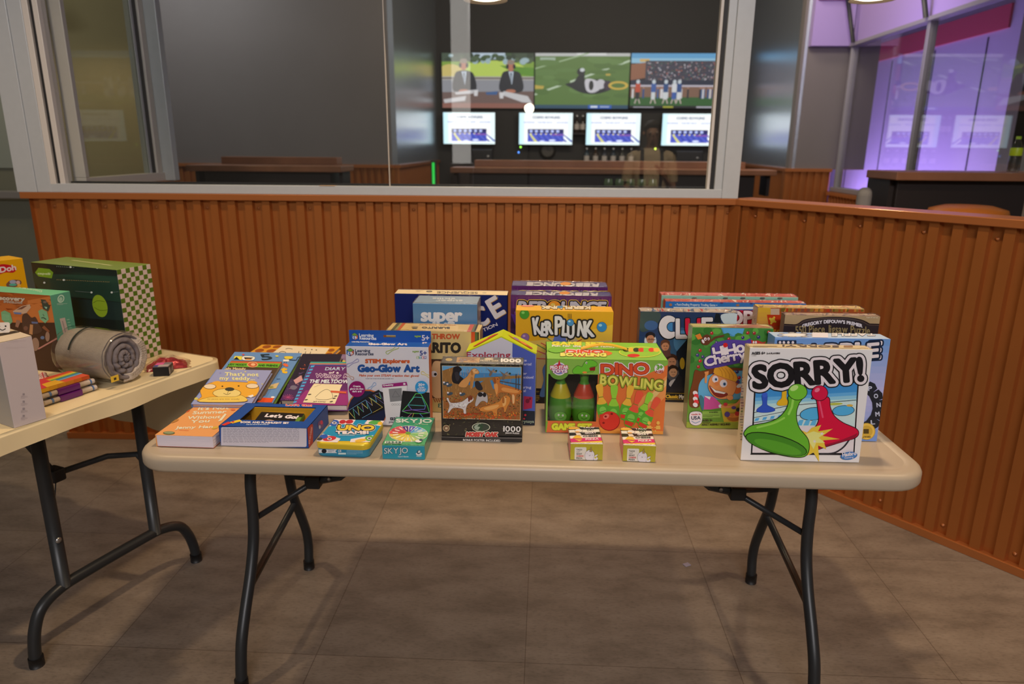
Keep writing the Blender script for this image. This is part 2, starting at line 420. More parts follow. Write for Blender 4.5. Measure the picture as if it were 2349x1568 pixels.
# drawing coordinates of the corners (top-left, top-right, bottom-right, bottom-left) of each printed panel
QUADS = {
    'sorry.front': [(206.1, 397.2), (1168.7, 413.1), (1059.3, 1298.2), (131.5, 1278.1)],
    'sorry.top': [(165.5, 366.5), (1104.4, 381.9), (1168.7, 413.1), (206.1, 397.2)],
    'sorry.left': [(165.5, 366.5), (206.1, 397.2), (131.5, 1278.1), (94.1, 1227.9)],
    'tapple.front': [(402.6, 314.3), (1305.8, 331.5), (1195.2, 1130.3), (324.0, 1108.3)],
    'tapple.top': [(290.0, 557.4), (2063.2, 590.8), (2232.1, 672.0), (401.5, 637.0)],
    'dino.front': [(392.1, 796.7), (1538.0, 814.2), (1489.4, 1509.7), (377.1, 1489.9)],
    'dino.top': [(380.6, 631.1), (1431.4, 646.4), (1538.0, 814.2), (392.1, 796.7)],
    'mossy.front': [(573.3, 775.7), (1299.8, 790.3), (1291.6, 1462.9), (587.2, 1445.6)],
    'mossy.top': [(601.7, 716.5), (1305.6, 730.4), (1299.8, 790.3), (573.3, 775.7)],
    'geo.front': [(410.8, 283.6), (1268.7, 295.6), (1289.2, 1106.9), (457.9, 1093.4)],
    'geo.top': [(456.5, 234.4), (1293.9, 245.9), (1268.7, 295.6), (410.8, 283.6)],
    'skyjo.front': [(789.1, 1302.0), (1227.9, 1311.0), (1231.8, 1451.7), (795.5, 1442.5)],
    'skyjo.top': [(938.0, 1014.4), (1335.7, 1022.0), (1227.9, 1311.0), (789.1, 1302.0)],
    'uno.front': [(97.8, 1268.1), (650.0, 1290.8), (657.5, 1439.5), (108.6, 1416.1)],
    'uno.top': [(303.3, 1032.8), (813.5, 1052.4), (650.0, 1290.8), (97.8, 1268.1)],
    'uno.right': [(650.0, 1290.8), (813.5, 1052.4), (819.6, 1190.9), (657.5, 1439.5)],
    'tacoA.front': [(263.0, 609.4), (933.9, 619.3), (919.2, 943.8), (252.5, 933.8)],
    'tacoA.top': [(210.7, 262.3), (843.7, 271.4), (933.9, 619.3), (263.0, 609.4)],
    'flash.front': [(836.2, 998.4), (1775.0, 1024.8), (1790.7, 1232.0), (859.2, 1204.4)],
    'flash.top': [(1126.9, 755.1), (1989.5, 777.9), (1775.0, 1024.8), (836.2, 998.4)],
    'flash.right': [(1775.0, 1024.8), (1989.5, 777.9), (2002.3, 969.8), (1790.7, 1232.0)],
    'hiho.front': [(666.8, 447.9), (1499.2, 461.3), (1407.6, 1495.6), (600.6, 1478.8)],
    'hiho.top': [(624.6, 411.2), (1434.7, 424.1), (1499.2, 461.3), (666.8, 447.9)],
    'explore.front': [(805.4, 668.8), (1412.9, 684.4), (1401.9, 1319.2), (811.8, 1300.2)],
    'clue.front': [(131.7, 285.3), (1127.7, 301.4), (1039.5, 1225.6), (78.6, 1205.6)],
    'clue.top': [(109.3, 248.2), (1083.2, 263.8), (1127.7, 301.4), (131.7, 285.3)],
    'mono.front': [(389.7, 182.7), (1833.3, 205.8), (1724.9, 1095.4), (330.2, 1066.6)],
    'mono.top': [(366.3, 153.4), (1782.9, 175.9), (1833.3, 205.8), (389.7, 182.7)],
    'green.front': [(346.9, 118.7), (1754.8, 140.8), (1649.5, 1028.4), (289.2, 1000.7)],
    'green.top': [(319.5, 84.6), (1695.4, 106.0), (1754.8, 140.8), (346.9, 118.7)],
    'orangep.front': [(130.6, 174.1), (1823.1, 201.6), (1594.1, 1781.0), (-31.8, 1745.8)],
    'orangep.top': [(58.9, 120.7), (1715.2, 147.3), (1823.1, 201.6), (130.6, 174.1)],
    'orangep.left': [(58.9, 120.7), (130.6, 174.1), (-31.8, 1745.8), (-97.6, 1662.6)],
    'defouw.front': [(560.8, 291.1), (2068.7, 316.2), (1814.3, 1996.3), (369.7, 1964.1)],
    'defouw.top': [(499.6, 248.7), (1983.1, 273.2), (2068.7, 316.2), (560.8, 291.1)],
    'kerp.front': [(96.3, 335.3), (1021.7, 350.7), (980.3, 1227.6), (88.4, 1208.3)],
    'kerp.top': [(104.3, 286.3), (1000.3, 300.9), (1021.7, 350.7), (96.3, 335.3)],
    'reb1.front': [(47.5, 189.0), (1004.7, 204.2), (962.5, 1115.3), (41.1, 1095.9)],
    'reb1.top': [(56.2, 148.5), (985.6, 162.9), (1004.7, 204.2), (47.5, 189.0)],
    'reb2.front': [(56.1, 102.7), (966.5, 118.4), (926.4, 1019.4), (49.5, 998.5)],
    'reb2.top': [(68.8, 57.2), (947.5, 72.1), (966.5, 118.4), (56.1, 102.7)],
    'burrito.front': [(43.6, 914.1), (1729.1, 951.0), (1736.2, 2405.8), (104.0, 2360.1)],
    'burrito.top': [(164.0, 783.0), (1782.6, 817.5), (1729.1, 951.0), (43.6, 914.1)],
    'super.front': [(519.9, 431.9), (1682.2, 452.2), (1692.4, 2173.8), (573.1, 2147.6)],
    'super.top': [(639.6, 292.3), (1744.3, 311.0), (1682.2, 452.2), (519.9, 431.9)],
    'super.right': [(1682.2, 452.2), (1744.3, 311.0), (1751.7, 1954.6), (1692.4, 2173.8)],
    'seq.front': [(194.1, 255.6), (2220.5, 287.6), (2211.2, 1916.1), (255.5, 1875.5)],
    'seq.top': [(272.7, 177.9), (2239.4, 208.5), (2220.5, 287.6), (194.1, 255.6)],
    'summer.top': [(612.6, 768.9), (1158.7, 784.9), (771.8, 1110.0), (162.9, 1090.6)],
    'blue5.top': [(143.8, 207.1), (1350.5, 229.0), (828.0, 1123.4), (-521.3, 1095.5)],
    'judy.top': [(82.2, 365.6), (993.9, 382.6), (601.6, 1015.9), (-385.0, 995.8)],
    'teddy.top': [(814.0, 399.0), (1400.6, 408.6), (1175.2, 775.2), (542.1, 764.1)],
    'giraffe.top': [(632.3, 76.4), (2045.8, 115.6), (1764.3, 365.0), (255.6, 321.1)],
    'lilac.top': [(1132.8, 226.7), (2334.7, 257.8), (2152.1, 444.8), (891.3, 411.1)],
    'dragon.top': [(1361.9, 239.6), (2075.6, 247.2), (1744.2, 1088.3), (958.1, 1079.5)],
    'wimpy.top': [(1508.0, 386.7), (2411.7, 391.7), (2165.2, 1168.4), (1177.8, 1163.3)],
    'white.front': [(-31.3, 390.5), (423.3, 294.3), (621.8, 1389.8), (189.9, 1523.9)],
    'disc.front': [(-457.2, 665.6), (897.8, 762.5), (1135.5, 2150.2), (-187.5, 2013.5)],
    'disc.right': [(897.8, 762.5), (1256.4, 681.5), (1476.6, 2030.2), (1135.5, 2150.2)],
    'disc.top': [(-69.4, 589.9), (1256.4, 681.5), (897.8, 762.5), (-457.2, 665.6)],
    'capelli.front': [(57.7, 117.3), (1160.3, 218.2), (1334.5, 1427.2), (259.9, 1263.3)],
    'capelli.right': [(1160.3, 218.2), (1593.1, 140.8), (1744.1, 1294.4), (1334.5, 1427.2)],
    'capelli.top': [(518.9, 48.9), (1593.1, 140.8), (1160.3, 218.2), (57.7, 117.3)],
    'playdoh.front': [(-1142.3, 264.9), (405.3, 90.9), (679.3, 1619.0), (-790.0, 1919.4)],
}

# ================================================================ THE SETTING
ORANGE = (.44, .152, .038)
M_OR = plain('orange_painted_steel', ORANGE, .34, .55, .5, noise=.06, nscale=9)
M_ORC = plain('orange_cap_steel', (.40, .138, .040), .30, .25, .5)
M_ALU = plain('brushed_aluminium', (.50, .54, .58), .42, .15, .5, noise=.04, nscale=40)
M_ALUL = plain('pale_aluminium_bead', (.66, .63, .60), .45, .1)
M_GASK = plain('black_rubber_gasket', (.012, .012, .014), .5)
M_GREY = plain('grey_wall_paint', (.165, .148, .135), .55, 0, .4, noise=.05, nscale=3)
M_GLOSS = plain('dark_gloss_panel', (.60, .66, .72), .27, .85, .6)
M_DARK = plain('charcoal_wall_paint', (.034, .032, .030), .6, 0, .4)
M_LAV = plain('lavender_lit_wall', (.34, .25, .50), .6)  # violet light on the white soffit walls, put into the base colour
M_TAN = plain('olive_hall_paint', (.40, .36, .20), .6)
M_MULL = plain('grey_mullion', (.26, .25, .25), .45, .2)
M_WHT = plain('white_corridor_paint', (.62, .60, .66), .5)
M_MAR = plain('dark_red_band', (.62, .10, .13), .5)
M_GLASS = glass_mat('clear_pane', (.93, .94, .93), 2.2)
M_GLASS2 = glass_mat('corridor_pane', (.95, .95, .97), 2.1)

def floor_mat():
    m, t, b = nodes('vinyl_floor_tile'); N = t.nodes.new; L = t.links.new
    tc = N('ShaderNodeTexCoord'); mp = N('ShaderNodeMapping'); mp.inputs['Location'].default_value = (.642+6.096, -1.7085+6.096, 0)
    L(tc.outputs['Object'], mp.inputs[0])
    br = N('ShaderNodeTexBrick'); br.offset = 0; br.squash = 1
    for k, v in (('Scale', 1), ('Mortar Size', .0013), ('Mortar Smooth', .3), ('Bias', 0), ('Brick Width', .6096), ('Row Height', .6096)): br.inputs[k].default_value = v
    br.inputs['Color1'].default_value = (.92, .92, .92, 1); br.inputs['Color2'].default_value = (1.06, 1.04, 1.0, 1); br.inputs['Mortar'].default_value = (.5, .45, .42, 1)
    L(mp.outputs[0], br.inputs['Vector'])
    n1 = N('ShaderNodeTexNoise'); n1.inputs['Scale'].default_value = 4.5; n1.inputs['Detail'].default_value = 8; n1.inputs['Roughness'].default_value = .65
    m2 = N('ShaderNodeMapping'); m2.inputs['Scale'].default_value = (1, 2.2, 1); L(tc.outputs['Object'], m2.inputs[0]); L(m2.outputs[0], n1.inputs['Vector'])
    cr = N('ShaderNodeValToRGB'); e = cr.color_ramp.elements
    e[0].position = .30; e[0].color = (.155, .125, .10, 1); e[1].position = .72; e[1].color = (.30, .25, .205, 1)
    x = e.new(.5); x.color = (.235, .192, .155, 1); L(n1.outputs['Fac'], cr.inputs[0])
    n2 = N('ShaderNodeTexNoise'); n2.inputs['Scale'].default_value = 60; n2.inputs['Detail'].default_value = 3
    m3 = N('ShaderNodeMapping'); m3.inputs['Scale'].default_value = (1, 3, 1); L(tc.outputs['Object'], m3.inputs[0]); L(m3.outputs[0], n2.inputs['Vector'])
    r2 = N('ShaderNodeMapRange'); r2.inputs[1].default_value = .25; r2.inputs[2].default_value = .5; r2.inputs[3].default_value = .72; r2.inputs[4].default_value = 1.0; L(n2.outputs['Fac'], r2.inputs[0])
    mx = N('ShaderNodeMix'); mx.data_type = 'RGBA'; mx.blend_type = 'MULTIPLY'; mx.inputs[0].default_value = 1; L(cr.outputs[0], mx.inputs[6]); L(br.outputs['Color'], mx.inputs[7])
    mz = N('ShaderNodeMix'); mz.data_type = 'RGBA'; mz.blend_type = 'MULTIPLY'; mz.inputs[0].default_value = 1; L(mx.outputs[2], mz.inputs[6]); L(r2.outputs[0], mz.inputs[7])
    L(mz.outputs[2], b.inputs['Base Color']); setp(b, Roughness=.55); return m
struct(MB().box(-9, -8, -.05, 8.5, 14, 0).build('floor', floor_mat()))

PITCH = .0795
def ribbed(name, L, z0, z1, parent, depth=.019, pitch=PITCH, mat=None, ph=0):
    mb = MB(); prof = []; x = -ph
    while x < L:
        for dx, dy in ((0, depth), (.006, 0), (.006+.034, 0), (.006*2+.034, depth)):
            xx = x+dx*pitch/.0795
            if 0 <= xx <= L: prof.append((xx, dy))
        x += pitch
    prof = [(0, depth)]+prof+[(L, depth)]
    for (xa, ya), (xb, yb) in zip(prof, prof[1:]):
        mb.add([(xa, ya, z0), (xb, yb, z0), (xb, yb, z1), (xa, ya, z1)], [(0, 1, 2, 3)])
    mb.box(0, depth+.001, z0, L, .11, z1)
    o = mb.build(name, mat or M_OR, parent); return o
def screw(p, parent, r=.0052):
    mb = MB(); pr = [(r*1.5, 0), (r*1.5, .0015), (r, .002), (r*.8, .005), (0, .006)]
    mb.lathe(pr, n=10, M=Matrix.Translation(p) @ Matrix.Rotation(PI/2, 4, 'X')); return mb.build('screw', M_ORC, parent)

AX, AY, ANG = -2.383, 3.185, math.atan2(.075, 3.241); LW = 3.242
wall = sroot('wall_back', (AX, AY, 0), ANG)
ribbed('ribbed_panel', LW, .03, 1.19, wall, ph=.03)
for k in range(14): screw((.112+k*.2385, .0195, 1.152), wall)
t1 = sroot('trim_1', (AX, AY, 0), ANG)
MB().bevbox(-.02, -.016, 1.188, LW+.01, .13, 1.217, .003).build('cap_rail', M_ORC, t1)
b1 = sroot('baseboard_back', (AX, AY, 0), ANG)
MB().bevbox(0, -.006, 0, LW, .06, .032, .002).build('base_channel', M_ORC, b1)
CX, CY = .858, 3.26; ANR = math.atan2(-.781, .625)
wr = sroot('wall_right', (CX, CY, 0), ANR)
ribbed('ribbed_panel', 2.7, .03, 1.19, wr, ph=-.03)
MB().bevbox(-.03, -.012, .03, .03, .03, 1.19, .003).build('corner_flashing', M_OR, wr)
for k in range(11): screw((.0928+k*.2385, .0195, 1.145), wr)
for k in range(11): screw((.0928+k*.2385, .0195, .065), wr)
t2 = sroot('trim_2', (CX, CY, 0), ANR)
MB().bevbox(-.02, -.016, 1.188, 2.7, .13, 1.217, .003).build('cap_rail', M_ORC, t2)
b2 = sroot('baseboard_right', (CX, CY, 0), ANR)
MB().bevbox(0, -.008, 0, 2.7, .06, .032, .002).build('base_channel', M_ORC, b2)

# ---- big window over the back wall
w1 = sroot('window_1', (AX, AY, 0), ANG)
MB().bevbox(.12, -.004, 1.217, 3.175, .09, 1.256, .002).build('sill_rail', M_ALU, w1)
MB().bevbox(-.03, -.012, 1.217, .062, .11, 3.1, .002).bevbox(.062, -.006, 1.217, .125, .1, 3.1, .002).build('corner_post', M_ALU, w1)
MB().bevbox(.125, -.004, 1.252, .152, .06, 3.1, .002).build('jamb_bead', M_ALUL, w1)
MB().box(.152, .01, 1.252, .166, .05, 3.1).build('gasket', M_GASK, w1)
MB().bevbox(.166, .004, 1.252, .19, .06, 3.1, .002).build('jamb_bead', M_ALUL, w1)
MB().bevbox(3.172, -.012, 1.217, 3.244, .1, 3.1, .002).build('corner_post', M_ALU, w1)
MB().bevbox(3.138, -.002, 1.252, 3.172, .08, 3.1, .002).build('jamb_bead', M_ALU, w1)
MB().box(3.122, .012, 1.252, 3.138, .05, 3.1).build('gasket', M_GASK, w1)
MB().bevbox(3.110, .02, 1.252, 3.122, .05, 3.1, .001).build('jamb_bead', M_ALUL, w1)
MB().box(.19, .030, 1.254, 1.672, .038, 3.1).build('glass_pane', M_GLASS, w1)
MB().box(1.676, .030, 1.254, 3.112, .038, 3.1).build('glass_pane', M_GLASS, w1)
MB().box(1.672, .029, 1.254, 1.676, .039, 3.1).build('silicone_joint', plain('pale_silicone', (.55, .5, .45), .4), w1)
MB().box(.19, .045, 1.252, 3.11, .09, 1.264).build('rear_bead', M_GASK, w1)
MB().bevbox(1.36, -.006, 1.2555, 1.43, .02, 1.258, .0005).build('paper_strip', plain('tan_paper', (.5, .36, .22), .7), w1)

# ---- side glazing that runs back from the left corner post
w2 = sroot('window_2', (AX+.20, AY+.10, 0), ANG)
MB().bevbox(-.03, 0, 1.232, .03, .78, 1.278, .003).build('bottom_rail', M_ALUL, w2)
MB().bevbox(-.03, .63, 1.278, .005, .655, 3.1, .002).build('stop_bead', M_ALU, w2)
MB().box(-.03, .656, 1.278, .008, .686, 3.1).build('gasket', M_GASK, w2)
MB().bevbox(-.03, .687, 1.278, .02, .74, 3.1, .003).build('stile', M_ALUL, w2)
MB().bevbox(-.04, .742, 1.232, .085, .80, 3.1, .004).build('end_post', M_ALU, w2)
MB().bevbox(-.03, .0, 1.278, .03, .03, 3.1, .003).build('stile', M_ALUL, w2)
MB().box(-.004, .03, 1.278, .004, .63, 3.1).build('glass_pane', glass_mat('side_pane', (.90, .90, .84), .7, 0, .07), w2)
MB().bevbox(-.05, 0, 0, .05, .80, 1.232, .003).build('knee_wall', M_OR, w2)

# ---- the room beyond the glass
def wall(name, x0, y0, z0, x1, y1, z1, mat): return struct(MB().box(x0, y0, z0, x1, y1, z1).build(name, mat))
YN, YF = 8.2, 11.35
wall('wall_rear_left', -9, YN, 1.215, -1.75, YN+.12, 4.6, M_GREY)
wall('wall_recess_left', -1.75, YN, 1.2, -1.69, YF, 4.6, M_GLOSS)
wall('wall_screens', -1.75, YF, 0, 3.05, YF+.12, 4.8, M_DARK)
rr_ = math.atan2(YF-YN, .25); rw_ = struct(MB().box(0, -.03, 1.2, 3.17, .03, 4.6).build('wall_recess_right', M_GLOSS)); rw_.location = (2.73, YN, 0); rw_.rotation_euler = (0, 0, rr_)
wall('wall_rear_right', 2.70, YN, 1.215, 3.52, YN+.12, 4.6, M_GREY)
def back_wainscot(name, x, y, ang, L, top=1.225):
    r = sroot(name, (x, y, 0), ang); ribbed('ribbed_panel', L, 0, top-.035, r, depth=.02)
    MB().box(-.01, -.02, top-.035, L, .06, top).build('cap_rail', M_ORC, r)
back_wainscot('trim_3', -9, YN-.03, 0, 7.27); back_wainscot('trim_4', -1.67, YN, PI/2, 3.1)
back_wainscot('trim_5', 2.66, YN-.03, 0, .50); back_wainscot('trim_6', 2.93, YF, -PI+rr_, 3.1)

# ---- right hand window wall: frames, panes and the neon-lit corridor behind them
XW = 3.21
w3 = sroot('window_3', (XW, 0, 0))
MB().bevbox(-.05, 1.6, .985, .06, 8.16, 1.03, .004).build('sill_rail', M_MULL, w3)
MB().bevbox(-.05, 1.6, 2.47, .04, 8.16, 2.505, .004).build('head_rail', M_MULL, w3)
for y in (8.1, 6.55, 5.0, 3.45): MB().bevbox(-.03, y-.024, 1.03, .04, y+.024, 2.47, .004).box(-.034, y-.006, 1.03, -.029, y+.006, 2.47).build('mullion', M_MULL, w3)
for y0, y1 in ((6.59, 8.06), (5.04, 6.51), (3.49, 4.96)): MB().box(-.004, y0, 1.03, .004, y1, 2.47).build('glass_pane', M_GLASS2, w3)
rw = back_wainscot('trim_7', XW-.075, 8.12, -PI/2, 6.4, .98)
wall('wall_booth_right', XW-.04, 1.6, 0, XW+.05, 8.2, .985, M_GREY)
wall('wall_soffit_right', XW-.02, 1.6, 2.505, XW+.05, 8.2, 4.6, M_LAV)
s1 = wall('wall_soffit_rear', 2.76, 8.10, 2.48, XW-.03, 8.19, 4.6, M_LAV)
tr = sroot('trim_8', (0, 0, 0)); MB().box(2.78, 8.06, 2.92, XW-.03, 8.11, 3.4).build('dark_red_panel', M_MAR, tr)
tr = sroot('trim_9', (0, 0, 0))
for (y, y2) in ((8.0, 8.6), (6.55, 6.9)): MB().tube([(XW-.06, y, 2.5), (XW-.22, y, 3.1)], .022, 8).build('soffit_joint', M_GASK, tr)
wall('wall_corridor', 4.62, 7.68, 0, 4.74, 13, 4.2, M_WHT)
wall('wall_corridor_end', XW, 12.4, 0, 8.4, 12.5, 4.2, M_DARK)
wall('wall_hall_far', 8.3, 1.6, 0, 8.4, 12.5, 4.2, M_TAN)
tr = sroot('trim_10', (0, 0, 0)); MB().box(4.595, 7.86, 2.62, 4.625, 13, 2.85).build('valance_band', M_MAR, tr)
for y in (8.2, 9.25, 10.33, 11.4): MB().box(4.612, y-.006, 0, 4.622, y+.006, 2.58).build('panel_joint', M_GASK, tr)

# ---- far left: hallway wall and a glazed door with a push bar
wall('wall_hall_left', -9, 5.35, 0, -2.9, 5.45, 4.2, plain('grey_green_paint', (.30, .275, .17), .6, noise=.1, nscale=2))
d1 = sroot('door_1', (-4.9, 5.24, 0))
MB().bevbox(0, 0, 0, 1.22, .05, 2.35, .004).build('door_leaf', plain('grey_green_door', (.15, .155, .115), .5), d1)
MB().bevbox(.35, -.012, 1.25, .98, 0, 2.15, .004).build('door_lite', plain('door_lite_glass', (.24, .27, .24), .15), d1)
MB().bevbox(.1, -.075, 1.03, 1.06, -.03, 1.09, .008).build('push_bar', plain('satin_steel', (.5, .48, .46), .35, .8), d1)
MB().bevbox(1.06, -.085, 1.02, 1.13, -.0, 1.10, .006).build('latch_case', plain('black_plastic', (.015, .015, .016), .4), d1)
tr = sroot('trim_11', (0, 0, 0)); MB().box(-5.1, 5.28, 1.95, -3.62, 5.36, 2.6).build('red_panel', plain('dark_red_panel', (.17, .02, .012), .5), tr)
MB().box(-3.72, 5.18, 0, -3.60, 5.27, 1.88).build('door_jamb', M_GREY, tr)

d2 = sroot('door_2', (-4.55, 5.33, 0)); MB().bevbox(0, -.03, 0, .62, .02, 2.02, .004).build('door_leaf', plain('grey_door', (.20, .185, .17), .5), d2); MB().lathe([(0, .05), (.025, .045), (.028, .02), (.012, .012), (.012, 0)], n=14, M=Matrix.Translation((.07, -.03, 1.02)) @ Matrix.Rotation(PI/2, 4, 'X')).build('door_knob', plain('satin_steel', (.5, .48, .46), .35, .8), d2)
# ---- pendant lamps hanging behind the half wall
M_SHADE = plain('brown_enamel_shade', (.05, .035, .028), .35, .2)
def pendant(x, y, z, label, power=26):
    t = thing('pendant_lamp', label, 'lamp', (x, y, z), group='pendant lamps over the half wall')
    MB().lathe([(.10, 0), (.098, .012), (.085, .06), (.055, .10), (.03, .12), (.02, .16), (0, .165)], n=32).build('lamp_shade', M_SHADE, t)
    MB().lathe([(0, .004), (.06, .006), (.092, .016), (.093, .018)], n=32).build('diffuser', emit_mat('warm_lamp_glow', (1, .82, .55), 9), t)
    MB().tube([(0, 0, .16), (0, 0, 1.6)], .004, 8).build('cord', M_GASK, t)
    l = bpy.data.lights.new('lamp_light', 'SPOT'); l.energy = power; l.color = WARM; l.shadow_soft_size = .06; l.spot_size = math.radians(150); l.spot_blend = .5
    o = bpy.data.objects.new('lamp_light', l); COL.objects.link(o); o.parent = t; o.location = (0, 0, -.02)
pendant(-.29, 3.50, 2.075, 'round pendant lamp behind the big glass pane, above the three TVs')
pendant(1.44, 3.50, 2.075, 'round pendant lamp at the top right, by the lavender soffit')
pendant(-3.25, 4.7, 2.36, 'small pendant lamp glowing through the narrow side window at upper left', 14)

# ================================================================ FOLDING TABLES
M_PLAS = plain('cream_blow_moulded_plastic', (.48, .395, .29), .36, 0, .5, noise=.03, nscale=14, bump=.12, bscale=900)
M_LEG = plain('charcoal_powder_coat', (.030, .033, .036), .38, .3, .5)
M_CAP = plain('black_foot_cap', (.008, .008, .009), .5)
M_RIVET = plain('bright_rivet', (.5, .5, .5), .3, .9)
def tabletop(parent, cx, cy, wd, dp, r=.085, z=.74, th=.042):
    mb = MB(); L = []
    for ins, zz, rr in ((.012, z-th, r), (.003, z-th+.003, r), (.0, z-th+.01, r), (0, z-.012, r), (.003, z-.005, r), (.008, z-.001, r), (.013, z, r-.01), (.030, z, r-.02), (.034, z-.0012, r-.022)):
        L.append([(x, y, zz) for x, y in rrect(wd-2*ins, dp-2*ins, max(rr, .02), 8, cx, cy)])
    mb.loops(L, cap0=True, cap1=True); return mb.build('tabletop', M_PLAS, parent)
mt = thing('folding_table', 'long cream plastic folding table holding the rows of board games', 'table', (-.04, 1.832, 0), (0, 0, math.radians(.22)))
tabletop(mt, 0, 0, 1.83, .76)
for sx, xl in ((-1, -.763), (1, .771)):
    for nm, P in (('front', [(1.80, .70), (1.772, .62), (1.745, .53), (1.742, .44), (1.728, .36), (1.69, .28), (1.635, .20), (1.594, .13), (1.575, .06), (1.568, .0)]),
                  ('rear', [(1.98, .70), (2.000, .60), (2.012, .50), (2.030, .40), (2.052, .32), (2.095, .24), (2.138, .15), (2.150, .09), (2.146, .05), (2.140, .0)])):
        path = smooth_path([(xl, y-1.832, z) for y, z in P])
        lg = MB().tube(path, .0155, 14).build('leg', M_LEG, mt)
        MB().tube([(xl, P[-1][0]-1.832, .0), (xl, P[-1][0]-1.832, .032)], .0185, 14).build('foot_cap', M_CAP, lg)
    MB().tube([(xl, 1.672-1.832, .245), (xl, 2.062-1.832, .30)], .0105, 10).build('crossbar', M_LEG, mt)
    MB().box(xl-.02, -.12, .690, xl+.02, .20, .700).build('mounting_plate', M_LEG, mt)
    jx = -.62 if sx < 0 else .603
    for y0, z0 in ((1.752-1.832, .415), (2.028-1.832, .41)):
        MB().tube([(xl, y0, z0), (xl+(jx-xl)*.9, .018+y0*.15, .478), (jx, .018+y0*.1, .486)], .0085, 10).build('brace', M_LEG, mt)
    MB().bevbox(jx-.022, -.005, .470, jx+.022, .045, .508, .004).build('lock_ring', M_CAP, mt)
    kx = jx-sx*.30
    a = math.atan2(.20, -sx*.30)
    MB().tube([(jx, .02, .489), (jx-sx*.07, .02, .503), (kx, .02, .695)], .017, 4).build('brace_plate', M_LEG, mt)
    MB().lathe([(0, .0), (.006, .001), (.006, .004)], (0, 0, 0), 10, M=Matrix.Translation((jx-sx*.05, .002, .502)) @ Matrix.Rotation(PI/2, 4, 'X')).build('rivet', M_RIVET, mt)

TX, TY = (.347, .938), (.938, -.347)
ltA = math.atan2(-.347, .938)       # local x points out of the table's end, local y along the end
LT = (-1.210, 1.849)
lt = thing('folding_table', 'folding table at the left, draped with a cream cloth', 'table', (LT[0], LT[1], 0), (0, 0, ltA))
tabletop(lt, -.915, 0, 1.83, .74, .06, .738)
def LL(x, y, z=0):                    # local -> world for things on the left table
    return (LT[0]+x*.938+y*.347, LT[1]-x*.347+y*.938, z)
for xo in (-.117, -1.70):
    P = [(-.2875, 0), (-.2865, .05), (-.274, .114), (-.245, .165), (-.185, .190), (-.10, .195), (.10, .195), (.17, .190), (.235, .165), (.268, .114), (.285, .05), (.2875, 0)]
    ft = MB().tube(smooth_path([(xo, y, z) for y, z in P]), .0165, 14).build('foot_rail', M_LEG, lt)
    for e in (-1, 1): MB().tube([(xo, e*.2875, 0), (xo, e*.2872, .03)], .0195, 14).build('foot_cap', M_CAP, ft)
    for y in (-.175, .142): MB().tube([(xo, y, .19), (xo, y, .70)], .0185, 14).build('leg', M_LEG, lt)
    MB().tube([(xo, .142, .44), (xo-.02, .13, .475), (xo-.06, .06, .49), (xo-.09, -.09, .49)], .009, 8).build('brace', M_LEG, lt)
    MB().bevbox(xo-.115, -.11, .47, xo-.065, -.07, .51, .006).build('lock_ring', M_CAP, lt)
    MB().tube([(xo-.09, -.09, .49), (xo-.16, -.16, .69)], .011, 8).build('brace', M_LEG, lt)
    MB().tube([(xo-.09, -.088, .475), (xo-.02, -.165, .36)], .0018, 6).build('release_wire', M_LEG, lt)
    MB().lathe([(0, .004), (.008, .003), (.009, 0)], (0, 0, 0), 10, M=Matrix.Translation((xo+.018, -.178, .345)) @ Matrix.Rotation(PI/2, 4, 'Y')).build('bolt', M_RIVET, lt)

def tablecloth():
    n = 9; base = rrect(1.85, .775, .05, n, -.915, 0); N = len(base)
    # densify the straight runs
    pts = []
    for i in range(N):
        a, b = base[i], base[(i+1) % N]; L = math.hypot(b[0]-a[0], b[1]-a[1]); k = max(1, int(L/.02))
        pts += [(a[0]+(b[0]-a[0])*j/k, a[1]+(b[1]-a[1])*j/k) for j in range(k)]
    def hem(x, y):
        far = max(0, min(1, (y-.33)/.05)); end = max(0, min(1, (x+.02)/.03))
        return .046+.27*far*(1-.75*end)
    loops = []; top = .7445
    for t in (None, 0, .08, .25, .5, .75, 1.0):
        lp = []
        for i, (x, y) in enumerate(pts):
            cx, cy = max(-1.78, min(-.06, x)), max(-.33, min(.33, y)); dx, dy = x-cx, y-cy; l = math.hypot(dx, dy) or 1
            nx, ny = dx/l, dy/l
            if t is None: lp.append((x-nx*.012, y-ny*.012, top)); continue
            h = hem(x, y); w = .006*math.sin(i*.55)+.004*math.sin(i*.23+1)
            o = .002+t*(w+ .006)*min(1.6, h/.09); lp.append((x+nx*o, y+ny*o, top-.003-t*h-.003*math.sin(i*.31)*t))
        loops.append(lp)
    mb = MB(); mb.loops(loops)
    # gently creased top
    mb.add(loops[0], [tuple(range(len(pts)))], smooth=False)
    o = mb.build('tablecloth', plain('cream_plastic_cloth', (.84, .70, .43), .38, 0, .5, noise=.05, nscale=6, bump=.5, bscale=14)); o.location = (LT[0], LT[1], 0); o.rotation_euler = (0, 0, ltA)
    tag(o, 'cream plastic tablecloth draped over the left folding table', 'tablecloth'); return o
tablecloth()

